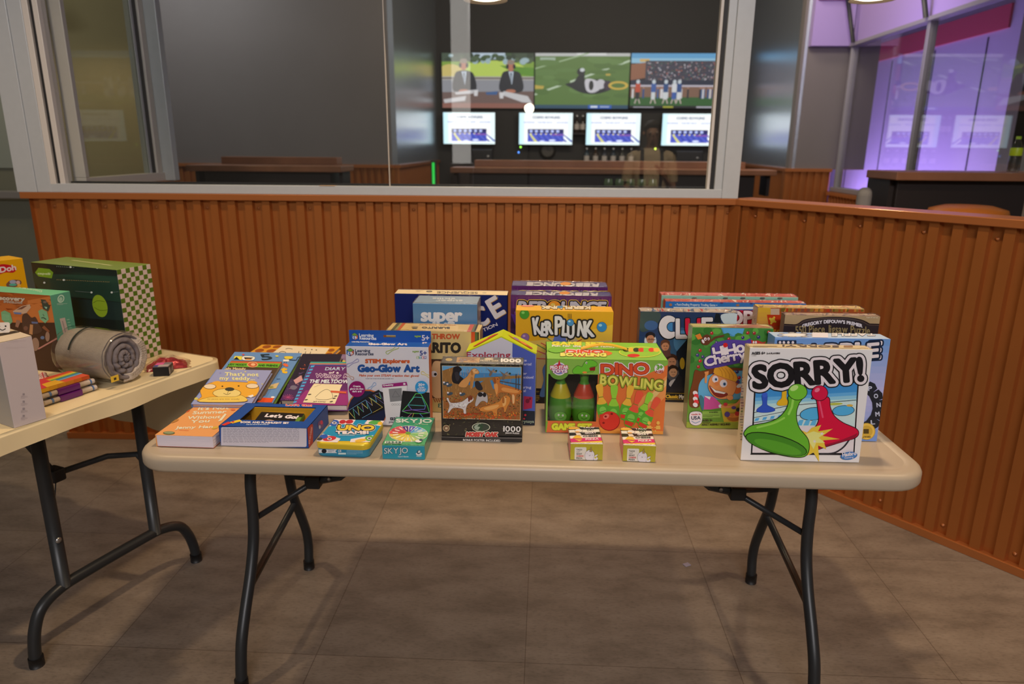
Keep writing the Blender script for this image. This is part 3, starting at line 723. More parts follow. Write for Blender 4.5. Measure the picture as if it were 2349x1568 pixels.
# ================================================================ THINGS ON THE MAIN TABLE
WH = 'cfc8cd'; BK = '17161a'
def C(key, name, label, cat, cols, mat=None, group=None, body=True):
    x, y, z, ang, w, d, h, lean, side = BOX[key]
    b = Carton(name, label, cat, x, y, z, ang, w, d, h, cols, mat, group, lean, body=body, side=side); b.key = key; return b
def FR(b): return b.front(QUADS[b.key+'.front'])
def TP(b): return b.top(QUADS[b.key+'.top']).part('top_print')
def LF(b): return b.left(QUADS[b.key+'.left']).part('side_print')
def RT(b): return b.right(QUADS[b.key+'.right']).part('side_print')
def film_seam(b, z=.3):
    """crimped shrink film along the top edges"""
    mb = MB(); R = random.Random(len(b.key)*7+ord(b.key[0]))
    for y in (0.002, b.d-.002):
        P = [(b.w*k/24, y+R.uniform(-.0012, .0012), b.h+.0008+R.uniform(0, .0016)) for k in range(25)]
        mb.tube(P, .0009, 6)
    for x in (0, b.w): mb.tube([(x, .002+(b.d-.004)*k/6, b.h+.0006+R.uniform(0, .002)) for k in range(7)], .0009, 6)
    mb.build('film_seam', glass_mat('crimped_film', (.9, .9, .9), 4, .15), b.root)

# ---- white square game, front right
b = C('sorry', 'board_game_box', 'square white SORRY! game box with green and red pawns, at the table front right', 'board game', {'*': 'd2cfd6', 'T': 'c9b98f', 'L': 'cdbfa0', 'R': 'c9b98f'}, WRAP)
f = FR(b)
f.part('printed_artwork')
f.poly([(238, 720), (1058, 660), (1022, 1240), (212, 1230)], '1b1a1e')
f.poly([(250, 730), (1046, 672), (1013, 1222), (224, 1220)], WH)
f.poly([(250, 730), (1046, 672), (1032, 900), (243, 900)], '3a86c4')
for k, c in enumerate(('5a9ed0', '82b8dc', 'a8cde6', 'c8dced')): f.poly([(246, 790+k*26), (1038, 745+k*26), (1032, 900), (243, 900)], c)
f.poly([(240, 890), (480, 840), (1034, 815), (1024, 1010), (560, 1010), (236, 980)], 'b9d6ea')
f.line([(240, 905), (520, 850), (1034, 808)], 5, '23242c').line([(240, 945), (560, 880)], 4, '23242c').line([(236, 985), (600, 925)], 5, '23242c')
for k in range(5): f.poly([(250+k*60, 950-k*8), (280+k*60, 946-k*8), (270+k*60, 968-k*8), (240+k*60, 972-k*8)], '4f9fd4')
f.ell(700, 915, 108, 52, '2b2c34', -6).ell(700, 915, 102, 47, '4aa0d6', -6).ell(935, 890, 88, 42, '2b2c34', -4).ell(935, 890, 83, 38, '4aa0d6', -4)
f.ell(870, 838, 60, 10, 'a8b04a', -3).ell(985, 850, 26, 9, 'c8a040')
for k in range(4): f.poly([(590+k*52, 965), (625+k*52, 960), (610+k*52, 1005), (570+k*52, 1005)], '57a6da')
f.line([(212, 1230), (1000, 1232)], 9, '1b1a1e').curve([(760, 1228), (860, 1220), (935, 1175), (985, 1110)], 12, '2b2a30')
# small pawns on the board
f.blob([(300, 770), (338, 770), (336, 830), (345, 850), (392, 872), (394, 892), (330, 904), (262, 898), (262, 876), (296, 850), (304, 830)], '2d4fb4', 4, '1c2a6a', 2); f.ell(320, 765, 22, 20, '3557bd')
f.blob([(458, 735), (488, 735), (488, 790), (500, 815), (500, 842), (440, 850), (416, 840), (424, 816), (452, 790)], 'd9a524', 4, '8a6416', 2)
f.part('title_lettering')
f.text('SORRY!', 236, 714, 1086, 650, 170, '17161a', bold=13, gap=.055, out=[(30, '1b1a1e'), (21, WH)])
f.part('pawn_picture')
f.blob([(690, 795), (720, 790), (736, 880), (742, 960), (722, 1010), (690, 1050), (700, 1090), (735, 1130), (720, 1190), (800, 1168), (940, 1125), (1020, 1102), (1050, 1068), (1030, 1030), (930, 985), (860, 930), (828, 860), (812, 785)], 'c01039', 5, '2a0c14', 6)
f.blob([(746, 1165), (880, 1130), (1010, 1080), (1042, 1064), (1010, 1108), (880, 1145), (752, 1182)], '8a1430')
f.line([(745, 810), (760, 880), (772, 940)], 14, 'd8486a').ell(748, 752, 66, 62, '2a0c14').ell(748, 752, 61, 57, 'bf1540').ell(728, 728, 22, 15, 'e0708a', -30)
f.poly([(588, 1035), (650, 1060), (690, 1020), (760, 1000), (735, 1050), (850, 1030), (770, 1085), (905, 1110), (775, 1120), (800, 1190), (735, 1160), (745, 1290), (700, 1215), (650, 1240), (655, 1150)], 'e9b53c')
f.poly([(640, 1070), (700, 1050), (735, 1060), (790, 1065), (740, 1100), (790, 1140), (720, 1140), (700, 1190), (670, 1140)], 'f0dc7c')
for x, y in ((765, 1068), (708, 1128)): f.poly([(x+(16 if k % 2 == 0 else 6)*math.cos(k*PI/5), y+(16 if k % 2 == 0 else 6)*math.sin(k*PI/5)) for k in range(10)], WH)
f.blob([(510, 775), (505, 830), (480, 890), (420, 950), (330, 985), (215, 1008), (165, 1050), (165, 1085), (230, 1150), (360, 1210), (500, 1243), (600, 1250), (648, 1228), (664, 1170), (650, 1105), (590, 1030), (566, 960), (566, 890), (585, 830), (610, 780)], '5fa52c', 5, '16280e', 6)
f.ell(408, 1150, 250, 74, '16280e', 15).ell(408, 1152, 243, 68, '3f7d22', 15).ell(420, 1170, 190, 40, '4f9128', 15)
f.line([(540, 800), (530, 860), (505, 915)], 18, '8cc653').curve([(470, 945), (390, 985), (260, 1020)], 16, '86c04c')
f.ell(575, 742, 77, 66, '16280e').ell(575, 742, 72, 61, '68b031').ell(548, 712, 34, 20, 'a8d877', -25)
f.part('small_lettering').text('AGES 6+', 218, 450, 322, 447, 19, '3a3a40', bold=1.5).text('2-4 PLAYERS', 334, 447, 437, 445, 11, '3a3a40', bold=1).text('A5065', 218, 462, 253, 461, 6, '55555a')
f.part('maker_badge').ell(975, 1240, 66, 31, '2a5c9e', -8).ell(975, 1240, 60, 27, '3f76b4', -8).text('Hasbro', 926, 1246, 1032, 1232, 27, WH, bold=1.5).text('Gaming', 940, 1262, 1010, 1256, 13, WH)
t = TP(b).text('SORRY!', 900, 385, 460, 378, 12, '4a4238', bold=2).lines(230, 385, 420, 400, 3, '6a6052')
t.rect(940, 383, 1010, 398, '8a6a3a')
s = LF(b)
R = random.Random(3)
for k in range(26):
    y = 560+k*22; s.rect(135+R.uniform(-6, 4), y, 152+R.uniform(-4, 6), y+R.uniform(6, 16), R.choice(['6a5a44', '8a6a66', '5a6a44', '97806a']))
film_seam(b); b.done()

# ---- pale blue game behind it
b = C('tapple', 'board_game_box', 'pale blue game box titled TAPPLE behind the white SORRY! box at the right end', 'board game', {'*': '5f8cc4', 'T': '9db4d6', 'R': '5f84bb', 'F': '7d9ed2'})
f = FR(b)
f.fill_grad(330, 330, 1330, 760, '5e8cc6', 'a9a8d4', 8).fill_grad(330, 760, 1330, 1130, 'a9a8d4', '6587c6', 8)
f.part('title_lettering').text('TAPPLE', 470, 520, 1222, 480, 125, WH, bold=9, out=[(12, '12203a')], shear=.15)
f.text('E', 1120, 478, 1206, 470, 108, WH, bold=6, out=[(14, '12203a')], shear=.15)
f.part('small_lettering').rect(372, 335, 385, 370, 'd8d4de').rrect(418, 340, 568, 400, 6, '1a2740')
for x in (440, 470, 505, 540): f.ell(x, 358, 10, 12, WH)
f.part('letter_wheel')
for k in range(7):
    a = -1.15+k*.36; cx, cy = 985+225*math.cos(a), 860+200*math.sin(a); q = math.degrees(a)
    pts = [(cx+x*math.cos(a)-y*math.sin(a), cy+x*math.sin(a)+y*math.cos(a)) for x, y in ((-48, -34), (40, -40), (54, 0), (40, 40), (-48, 34))]
    f.poly(pts, '22242c'); 
    f.text('RPONMLK'[k], cx-14, cy+16, cx+16, cy+13, 32, 'aab0c4', bold=2)
f.part('award_seal').ell(1115, 1050, 68, 66, 'a58a32').ell(1115, 1050, 63, 61, 'cfae4c').ell(1115, 1050, 46, 45, 'b8983a').rect(1090, 1032, 1132, 1068, '4a3c1c').text('AWARD', 1083, 1100, 1147, 1098, 10, '4a3c1c', bold=1)
t = TP(b); t.ell(720, 610, 290, 42, '585c66').ell(700, 608, 190, 26, 'c8ccd8')
for k in range(14):
    a = k*2*PI/14; t.ell(720+245*math.cos(a), 608+36*math.sin(a), 44, 12, '7895c8' if k % 2 else '8d8f96', n=8)
t.rect(990, 570, 1240, 690, 'c4c4d6').text('TAPPLE', 1985, 580, 1300, 588, 40, 'c9cad6', bold=4, out=[(5, '4a4c56')])
b.done()

# ---- bowling set with a window
x, y, z, ang, w, d, h, lean, side = BOX['dino']
b = C('dino', 'toy_box', 'green and orange DINO BOWLING toy box with a window showing two pins', 'toy', {'*': '6fa838'}, PRINT, body=False)
q = QUADS['dino.front']; Hm = homography(q, [(0, 0), (w, 0), (w, h), (0, h)])
wx0, wz0 = .004, h-Hm(600, 940)[1]; wx1, wz1 = Hm(866, 1150)[0], h-Hm(600, 1385)[1]
mb = MB(); GR, OG = K('78a645'), K('c8703a')
mb.box(0, 0, wz0, w, .0012, h, GR).box(0, 0, 0, w, .0012, wz1, OG).box(wx1, 0, wz1, w, .0012, wz0, OG).box(0, 0, wz1, wx0, .0012, wz0, GR)
mb.box(0, .0012, 0, .0012, d, h, K('3f5a2a')).box(w-.0012, .0012, 0, w, d, h, OG).box(0, d-.0012, 0, w, d, h, K('5a7a2c')).box(0, 0, h-.0012, w, d, h, K('7fb83c')).box(0, 0, 0, w, d, .0012, K('8a5a34'))
mb.box(.002, d*.62, .002, w-.002, d*.63, h-.002, K('2c241e')).box(wx1+.004, .003, .002, wx1+.0055, d*.62, h-.002, K('3a2c22'))
mb.build('carton', PRINT, b.root)
MB().box(.002, .002, wz1, wx1, .0026, wz0).build('clear_window', glass_mat('toy_window_film', (.9, .92, .88), 1.1, .05), b.root)
f = FR(b)
f.poly([(392, 796), (1540, 812), (1525, 900), (1350, 960), (1100, 860), (880, 960), (880, 940), (385, 935)], '78a645')
f.poly([(880, 935), (1350, 935), (1540, 850), (1490, 1520), (872, 1505)], 'c76a34')
f.poly([(1180, 1260), (1530, 950), (1515, 1150), (1260, 1400)], 'd98a4c').poly([(1330, 1180), (1530, 980), (1526, 1040), (1380, 1200)], 'e8b070')
f.poly([(376, 1385), (900, 1390), (900, 1505), (378, 1490)], 'c8663a').poly([(376, 1385), (400, 1385), (385, 1490), (376, 1490)], '6a9a34').poly([(850, 1440), (1490, 1480), (1490, 1512), (850, 1502)], 'd58c3e')
f.part('maker_badge').ell(507, 925, 88, 66, '5c8a36').ell(507, 890, 66, 62, WH).ell(507, 890, 56, 52, '6f7fb6')
f.poly([(507, 800), (520, 850), (580, 862), (530, 890), (545, 930), (507, 905), (468, 930), (484, 890), (432, 862), (494, 850)], 'b22234')
f.text('PRO STAR', 424, 890, 590, 886, 27, WH, bold=3, out=[(4, 'b22234')]).text('TOYS', 440, 925, 580, 922, 27, WH, bold=3, out=[(4, '8a3a7a')])
f.part('dinosaur_picture')
f.blob([(760, 815), (810, 805), (860, 830), (860, 860), (800, 872), (830, 890), (828, 915), (790, 915), (740, 930), (650, 934), (636, 900), (680, 860), (720, 870), (740, 840)], '5fae2e', 4, '1f3a12', 3)
f.ell(765, 832, 9, 11, WH).ell(767, 834, 5, 6, BK).poly([(790, 880), (850, 868), (845, 905), (800, 908)], '7a1c1c').ell(748, 922, 22, 10, 'd0803a')
f.part('title_lettering').text('DINO', 905, 942, 1352, 940, 98, 'c04a28', bold=5, out=[(14, WH), (6, '8a2c1a')], wob=5)
f.text('BOWLING', 892, 1036, 1478, 1092, 92, '9aa43a', bold=8, out=[(7, '5a5a1e')], gap=.14).text('BOWLING', 894, 1030, 1472, 1082, 82, 'c9c65c', bold=2, gap=.2)
f.text('GAME SET', 440, 1460, 808, 1462, 52, 'c9cf3a', bold=6, out=[(5, '8a8a2a')])
f.part('pin_pictures')
def pin(cx, cy, ang, L, top, base='4f9a2e'):
    ca, sa = math.cos(math.radians(ang)), math.sin(math.radians(ang))
    def T(pts): return [(cx+x*L*ca-y*L*sa, cy+x*L*sa+y*L*ca) for x, y in pts]
    f.blob(T([(-.13, -1), (.13, -1), (.14, -.72), (.09, -.45), (.24, -.1), (.24, .25), (.14, .5), (-.14, .5), (-.24, .25), (-.24, -.1), (-.09, -.45), (-.14, -.72)]), base, 4)
    f.blob(T([(-.13, -1), (.13, -1), (.14, -.72), (.09, -.45), (.2, -.16), (-.2, -.16), (-.09, -.45), (-.14, -.72)]), top, 4)
    f.ell(*T([(0, .12)])[0], .15*L, .15*L, '74b84a').line(T([(-.1, .2), (.12, .16)]), 4, '1f3a12').line(T([(-.09, -.45), (.09, -.45)]), 7, '6a7a2a')
    f.poly(T([(-.2, .3), (.2, .28), (.16, .46), (-.16, .46)]), 'c0392b')
pin(915, 1250, -8, 215, 'dfa43a'); pin(1020, 1270, 2, 225, '84bc38'); pin(1140, 1260, 12, 215, 'dfa43a'); pin(1290, 1300, 24, 200, '84bc38'); pin(1195, 1320, 20, 230, 'cc5038'); pin(1335, 1350, 30, 215, 'cc5038')
f.ell(982, 1378, 98, 92, '8a1c1c').ell(980, 1374, 94, 88, 'c03428').ell(950, 1335, 30, 22, 'd8685a', -30)
for xx, yy in ((925, 1395), (945, 1335), (1002, 1310)): f.ell(xx, yy, 12, 10, '7a1a16')
f.part('age_badge').ell(1452, 882, 47, 46, WH).text('3+', 1428, 890, 1484, 888, 42, '5a9a32', bold=4).text('AGES', 1415, 920, 1487, 921, 20, 'a04432', bold=2)
f.part('player_icon')
for sx, xx in ((1, 1355), (-1, 1440)):
    f.ell(xx, 1395, 16, 18, 'd8a850').poly([(xx-22, 1455), (xx-18, 1420), (xx+18, 1420), (xx+22, 1455)], 'd8a850').line([(xx, 1430), (xx+sx*34, 1440)], 8, 'd8a850')
f.text('2-4', 1375, 1478, 1418, 1480, 18, 'd8a850', bold=1.5)
t = TP(b); t.poly([(385, 735), (1480, 735), (1535, 812), (392, 795)], '7bae48')
t.text('GAME SET', 440, 664, 922, 668, 30, 'e0cf3a', bold=4, out=[(3, 'a0802a')]).text('Fun for the whole family!', 440, 680, 1050, 690, 15, 'e8e4cc', bold=2)
t.part('top_picture').ell(770, 745, 240, 36, 'c8683a').text('DINO', 575, 742, 920, 745, 28, 'c8452a', bold=4, out=[(6, WH)]).text('BOWLING', 520, 770, 950, 775, 26, 'd8cf6a', bold=4, out=[(4, '5e6a1e')])
t.ell(1270, 735, 200, 52, 'c9c84a').ell(1270, 735, 190, 47, '8ab83c').ell(1210, 768, 60, 16, 'c03428')
for k in range(7): t.ell(1140+k*48, 715, 30, 20, ('3f4a1a', 'd8a83a', '2f3a1a', 'c8452a', '7ab83a', 'c8452a', 'd8a83a')[k])
t.blob([(400, 720), (430, 700), (500, 695), (560, 705), (545, 730), (470, 742)], '6aa832', 4, '2f5a1a', 2)
P = [(w*(.30+.4*k/14), d*.55, h+.004+.012*math.sin(PI*k/14)) for k in range(15)]
mb = MB()
for (xa, ya, za), (xb, yb, zb) in zip(P, P[1:]): mb.add([(xa, ya-.008, za), (xb, yb-.008, zb), (xb, yb+.008, zb), (xa, ya+.008, za), (xa, ya-.008, za-.003), (xb, yb-.008, zb-.003), (xb, yb+.008, zb-.003), (xa, ya+.008, za-.003)], [(0, 1, 2, 3), (7, 6, 5, 4), (0, 4, 5, 1), (3, 2, 6, 7)], K('e0a832'))
mb.build('carry_handle', PRINT, b.root)
b.done()
def world_pt(key, lx, ly, lz):
    X, Y, Z, A, *_ = BOX[key]; a = math.radians(A); return (X+lx*math.cos(a)-ly*math.sin(a), Y+lx*math.sin(a)+ly*math.cos(a), Z+lz)
for lx, cc, lab in ((.037, 'c9b42c', 'green toy bowling pin with a yellow collar inside the box window'), (.096, 'c8402c', 'green toy bowling pin with a red-orange collar inside the box window')):
    p = thing('bowling_pin', lab, 'toy pin', world_pt('dino', lx, .036, .002), (0, 0, math.radians(1.1)), 'pins inside the bowling box')
    G1 = K('4a8a2a')
    MB().lathe([(0, 0), (.020, .001), (.024, .012), (.029, .035), (.0295, .055), (.028, .075), (.0255, .085)], n=28, cols=[G1, G1, K('5c9a2c'), K('4a8a2a'), K('427c26'), K('3a7222')]).build('pin_body', plain('green_toy_plastic', K('4a8a2a'), .3), p)
    MB().lathe([(.0258, .084), (.0262, .087), (.015, .115), (.0135, .118)], n=28).build('collar', plain('collar_'+cc, K(cc), .3), p)
    MB().lathe([(.0135, .117), (.0105, .124), (.011, .135), (.014, .148), (.0145, .158), (.010, .168), (0, .171)], n=24).build('pin_head', plain('green_toy_plastic', K('4a8a2a'), .3), p)
    fa = Face((-.024, -.0298, .056), (1, 0, 0), (0, 0, -1), (0, -1, 0), .048, .05, [(0, 0), (100, 0), (100, 100), (0, 100)]); fa.part('pin_print')
    fa.blob([(20, 20), (50, 8), (80, 24), (76, 50), (50, 58), (24, 48)], '5fa43a', 4, '2a5a1c', 2); fa.ell(40, 26, 5, 6, WH).ell(62, 28, 5, 6, WH).curve([(36, 40), (50, 46), (66, 40)], 3, '2a5a1c')
    fa.text('DINO', 18, 92, 84, 92, 22, 'b8402c', bold=2, out=[(3, 'd8c8b0')]); fa.done(p)

# ---- 1000 piece puzzle with gun dogs
b = C('mossy', 'puzzle_box', '1000 piece jigsaw puzzle box with hunting dogs in autumn leaves, dark camouflage trim', 'puzzle', {'*': '25221e', 'T': '4a4438', 'L': '3a3a2c', 'R': '45422f'}, WRAP)
f = FR(b); R = random.Random(5)
f.rect(560, 770, 1310, 1470, '201d1a'); f.layer()
for k in range(150):
    xx, yy = R.uniform(575, 1300), R.choice([R.uniform(776, 796), R.uniform(1280, 1420)]); f.poly([(xx+R.uniform(-22, 22), yy+R.uniform(-14, 14)) for _ in range(3)], R.choice(['3a3a26', '4a4a30', '5a5a3c', '2a2a1c', '6a6248']), False)
f.part('dog_picture').poly([(588, 795), (1287, 808), (1278, 1276), (598, 1258)], 'b9ac90')
f.poly([(592, 799), (1283, 812), (1274, 1270), (601, 1253)], '8a5a30').poly([(592, 799), (1283, 812), (1279, 1010), (594, 985)], '3f78a8').poly([(592, 799), (1283, 812), (1282, 870), (593, 850)], '5a94c0')
f.poly([(870, 905), (1282, 880), (1281, 905), (870, 935)], '8a6a3c').poly([(592, 840), (700, 805), (740, 900), (860, 990), (1000, 900), (1040, 1010), (1279, 1090), (1276, 1150), (595, 1100)], '8a6336')
f.layer()
for k in range(260):
    xx, yy = R.uniform(600, 1270), R.uniform(830, 1120); hh = R.uniform(20, 60)
    if yy < 1000 and xx > 890 and R.random() < .7: continue
    f.poly([(xx, yy), (xx+3, yy), (xx+R.uniform(-12, 12), yy-hh)], R.choice(['a8763c', '8a5c2c', 'b98a4c', '6a4a26', 'c09a60']), False)
f.layer()
for k in range(420):
    xx, yy = R.uniform(598, 1272), R.uniform(1040, 1262); r = R.uniform(4, 10); a = R.uniform(0, 6)
    f.poly([(xx+r*math.cos(a+j*PI/2)*(1 if j % 2 else .55), yy+r*math.sin(a+j*PI/2)*(1 if j % 2 else .55)) for j in range(4)], R.choice(['b84a22', '8a3a1c', 'c87a2c', '6a3a1e', '9a6a30', '4a4a26', 'a03a1a', '3a2a1a']), False)
def dog(P, c, o='2a1a10'): f.blob(P, c, 4, o, 1.5)
dog([(690, 815), (730, 800), (762, 830), (745, 850), (742, 880), (775, 910), (785, 940), (750, 955), (690, 945), (676, 900), (685, 850)], '1e1c20')
dog([(845, 835), (880, 820), (915, 850), (905, 868), (880, 870), (870, 910), (855, 990), (835, 990), (835, 930), (800, 985), (735, 975), (760, 930), (810, 890)], 'c08a50')
dog([(1040, 905), (1075, 893), (1098, 915), (1100, 950), (1180, 975), (1280, 1010), (1278, 1040), (1240, 1055), (1230, 1130), (1205, 1130), (1195, 1050), (1120, 1030), (1085, 1040), (1080, 1065), (1062, 1065), (1062, 1000), (1048, 950), (1036, 930)], 'b06a30')
dog([(1115, 1075), (1150, 1055), (1185, 1075), (1182, 1120), (1165, 1150), (1145, 1200), (1135, 1200), (1125, 1160), (1075, 1180), (1075, 1250), (1050, 1250), (1030, 1195), (980, 1200), (925, 1190), (935, 1160), (1010, 1140), (1090, 1110)], 'c07c38')
dog([(815, 1075), (850, 1062), (866, 1090), (845, 1115), (820, 1130), (800, 1170), (800, 1215), (780, 1212), (770, 1175), (690, 1165), (650, 1205), (640, 1200), (655, 1140), (630, 1085), (645, 1080), (668, 1120), (760, 1112)], 'c4bfc0'); f.ell(838, 1078, 22, 20, '7a3a20')
dog([(905, 1040), (940, 1025), (980, 1045), (990, 1090), (985, 1120), (960, 1105), (930, 1110), (895, 1150), (880, 1140), (890, 1090)], 'a8a4a6'); f.ell(925, 1048, 22, 20, '1e1c20').ell(962, 1050, 16, 20, '1e1c20')
dog([(880, 940), (905, 930), (930, 960), (945, 1000), (915, 1010), (885, 985)], '26242a')
for P, cc in (([(850, 838), (880, 824), (905, 850), (880, 862)], 'd0a470'), ([(840, 900), (862, 905), (850, 985), (838, 985)], 'a8743c'), ([(1045, 960), (1075, 955), (1080, 1010), (1066, 1050)], 'cc8c4c'), ([(1130, 985), (1260, 1015), (1230, 1035), (1120, 1015)], 'c88848'), ([(1205, 1050), (1225, 1060), (1222, 1120), (1208, 1120)], 'd0a878'), ([(1120, 1085), (1150, 1072), (1150, 1130), (1125, 1150)], 'd4a060'), ([(960, 1165), (1080, 1135), (1070, 1165), (990, 1185)], 'd09a58'), ([(700, 1130), (800, 1125), (790, 1150), (700, 1155)], 'dcd8d8'), ([(700, 860), (730, 850), (745, 900), (720, 930)], '2e2c32')): f.blob(P, cc, 4)
for x_, y_ in ((725, 822), (888, 838), (1078, 912), (1150, 1072), (846, 1078)): f.ell(x_, y_, 4, 4, '1a1412')
for P, cc in (([(842, 840), (858, 838), (862, 872), (848, 876)], 'a06c38'), ([(1042, 908), (1060, 906), (1062, 948), (1046, 950)], '8a4c22'), ([(1118, 1076), (1134, 1072), (1136, 1118), (1120, 1120)], '9a5c28'), ([(822, 1078), (834, 1078), (832, 1108), (820, 1106)], '6a3220')): f.blob(P, cc, 4)
f.layer()
for k in range(60):
    xx, yy = R.uniform(655, 790), R.uniform(1120, 1160); f.poly([(xx, yy), (xx+5, yy+2), (xx+2, yy+6)], '6a4a44', False)
f.layer()
for k in range(160):
    xx, yy = R.uniform(600, 1270), R.uniform(1205, 1262); r = R.uniform(5, 11); a = R.uniform(0, 6)
    f.poly([(xx+r*math.cos(a+j*PI/2)*(1 if j % 2 else .5), yy+r*math.sin(a+j*PI/2)*(1 if j % 2 else .5)) for j in range(4)], R.choice(['c85a22', 'a8401c', 'd08a2c', '8a4a1e', 'c83a1a', '5a5a2a']), False)
for cx, cy, s in ((1025, 845, 1), (1140, 870, 1.1)):
    f.poly([(cx-45*s, cy-30*s), (cx-5*s, cy-5*s), (cx+30*s, cy-25*s), (cx+8*s, cy+10*s), (cx-10*s, cy+45*s), (cx-25*s, cy+35*s), (cx-15*s, cy+5*s)], '6a5c50').ell(cx+22*s, cy+2*s, 22*s, 9*s, '8a7a6a', 20).ell(cx+40*s, cy-6*s, 9*s, 8*s, '2a3a2a')
for cx, cy in ((625, 950), (655, 965), (660, 1040), (770, 1045)): f.ell(cx, cy, 26, 13, '3a4a58', -15).ell(cx-18, cy-10, 9, 8, WH)
f.line([(1240, 870), (1238, 1000)], 7, '3a3432').line([(1262, 890), (1258, 1010)], 6, '3a3432').line([(1100, 930), (1278, 960)], 7, '4a3c34').line([(760, 1218), (930, 1212)], 5, '8a2a1a')
f.part('title_lettering').ell(932, 1332, 80, 40, 'b8bca8').ell(932, 1332, 73, 35, '2e3a30').ell(932, 1332, 60, 31, '8a9a8a', 0, 20, 90, 270).poly([(905, 1360), (925, 1330), (900, 1325), (915, 1305), (945, 1305), (955, 1325), (940, 1340), (945, 1362)], '23402c')
f.text('MOSSY OAK', 802, 1410, 1072, 1412, 32, 'b83a36', bold=5, out=[(5, 'c8c0b0')], shear=.2)
f.part('piece_count').text('1000', 1128, 1368, 1278, 1372, 46, 'd8d4d0', bold=1.5).text('JIGSAW PUZZLE', 1146, 1386, 1266, 1390, 10, 'd8d4d0', bold=.8)
f.part('printed_artwork').rect(560, 1416, 1310, 1470, '1a181a').line([(587, 1416), (1292, 1430)], 2, 'a8a4a0').text('BONUS POSTER INCLUDED', 775, 1452, 1100, 1458, 18, 'c4c0bc', bold=1)
f.ell(628, 1340, 30, 30, '9a8a6a').ell(628, 1340, 22, 22, '6a4a3a'); f.poly([(618, 1330), (640, 1330), (640, 1350), (618, 1350)], 'b8a888')
t = TP(b); t.rect(600, 715, 1310, 790, '4a4438').text('1000', 1108, 762, 1278, 768, 26, 'd8d4cc', bold=4).poly([(722, 724), (922, 728), (915, 772), (714, 768)], 'a8824c').ell(650, 745, 30, 13, 'a89458').text('MOSSY OAK', 925, 758, 1085, 762, 12, 'b8ac90', bold=1)
t.ell(1000, 740, 40, 10, 'b0a48a'); t.layer()
for k in range(20): t.poly([(R.uniform(725, 915), R.uniform(730, 768)) for _ in range(3)], R.choice(['8a5a2c', 'c09a60', '6a4a26', '6a7a8a']), False)
film_seam(b); b.done()

# ---- hanging-box craft kit
b = C('geo', 'craft_kit_box', 'white Geo-Glow Art craft kit box with a blue hang tab', 'craft kit', {'*': 'c6c4cc', 'T': '1f4f9c', 'R': 'b8603a', 'L': 'b9b8c4'})
MB().box(0, b.d-.0012, b.h, b.w*.42, b.d, b.h+.030, K('1f4f9c')).box(b.w*.57, b.d-.0012, b.h, b.w, b.d, b.h+.030, K('1f4f9c')).box(b.w*.42, b.d-.0012, b.h, b.w*.57, b.d, b.h+.012, K('1f4f9c')).box(b.w*.42, b.d-.0012, b.h+.018, b.w*.57, b.d, b.h+.030, K('1f4f9c')).build('hang_tab', PRINT, b.root)
g = b._f(Face((0, b.d-.0012, b.h+.030), (1, 0, 0), (0, 0, -1), (0, -1, 0), b.w, .030, [(455, 118), (1297, 130), (1297, 238), (450, 234)])); g.part('tab_print')
def lr_logo(F, x, y, s):
    F.poly([(x, y-s), (x+s*.9, y-s*.5), (x+s*.9, y+s*.5), (x, y+s), (x-s*.9, y+s*.5), (x-s*.9, y-s*.5)], '2c3a6a').poly([(x, y-s*.9), (x+s*.75, y-s*.47), (x, y-s*.08), (x-s*.75, y-s*.47)], '6f9a3a')
    F.poly([(x-s*.8, y-s*.36), (x-s*.06, y+.0*s), (x-s*.06, y+s*.86), (x-s*.8, y+s*.45)], '4a7ab8').poly([(x+s*.8, y-s*.36), (x+s*.06, y), (x+s*.06, y+s*.86), (x+s*.8, y+s*.45)], 'c0653a')
    F.text('L', x-s*.6, y+s*.45, x-s*.25, y+s*.6, s*.6, WH, bold=s*.05).text('R', x+s*.2, y+s*.6, x+s*.65, y+s*.42, s*.6, WH, bold=s*.05)
lr_logo(g, 514, 183, 40); g.text('Learning', 565, 183, 718, 186, 30, 'c8ccdc', bold=2).text('Resources', 567, 212, 745, 216, 28, 'c8ccdc', bold=2).text('5+', 1210, 218, 1280, 219, 50, WH, bold=2).text('ages', 1140, 184, 1200, 185, 18, '8fae3c', bold=1.5)
t = TP(b); t.text('Geo-Glow Art', 652, 272, 1045, 274, 18, WH, bold=3).text('Learning Resources', 480, 245, 660, 247, 10, 'c8ccdc', bold=1).text('5+', 1205, 258, 1250, 259, 15, WH, bold=2)
f = FR(b); lr_logo(f, 464, 346, 43)
f.part('title_lettering').text('Learning', 515, 345, 668, 345, 30, '3a4058', bold=1.5).text('Resources', 517, 377, 702, 377, 28, '3a4058', bold=1.5)
f.text('STEM Explorers', 620, 455, 1072, 455, 36, 'b8532a', bold=4).text('Geo-Glow Art', 545, 545, 1172, 545, 66, '1f4a8c', bold=7).text('Make your own STEAM creation that glows!', 556, 594, 1168, 598, 22, 'b8532a', bold=1, shear=.12)
f.part('printed_artwork').lines(622, 615, 1103, 624, 1, '6a6a78', .6)
f.text('ages', 1105, 345, 1168, 345, 18, '7a9a3a', bold=1).text('5+', 1180, 378, 1250, 376, 46, '2a3a7a', bold=1.5)
for k, (ch, cc) in enumerate(zip('STEM', ('8aa83a', '3a9ab0', 'c03a4a', '4a5aa0'))): f.rect(1146+k*26, 387, 1170+k*26, 411, cc); f.text(ch, 1150+k*26, 408, 1165+k*26, 408, 17, WH, bold=1.5)
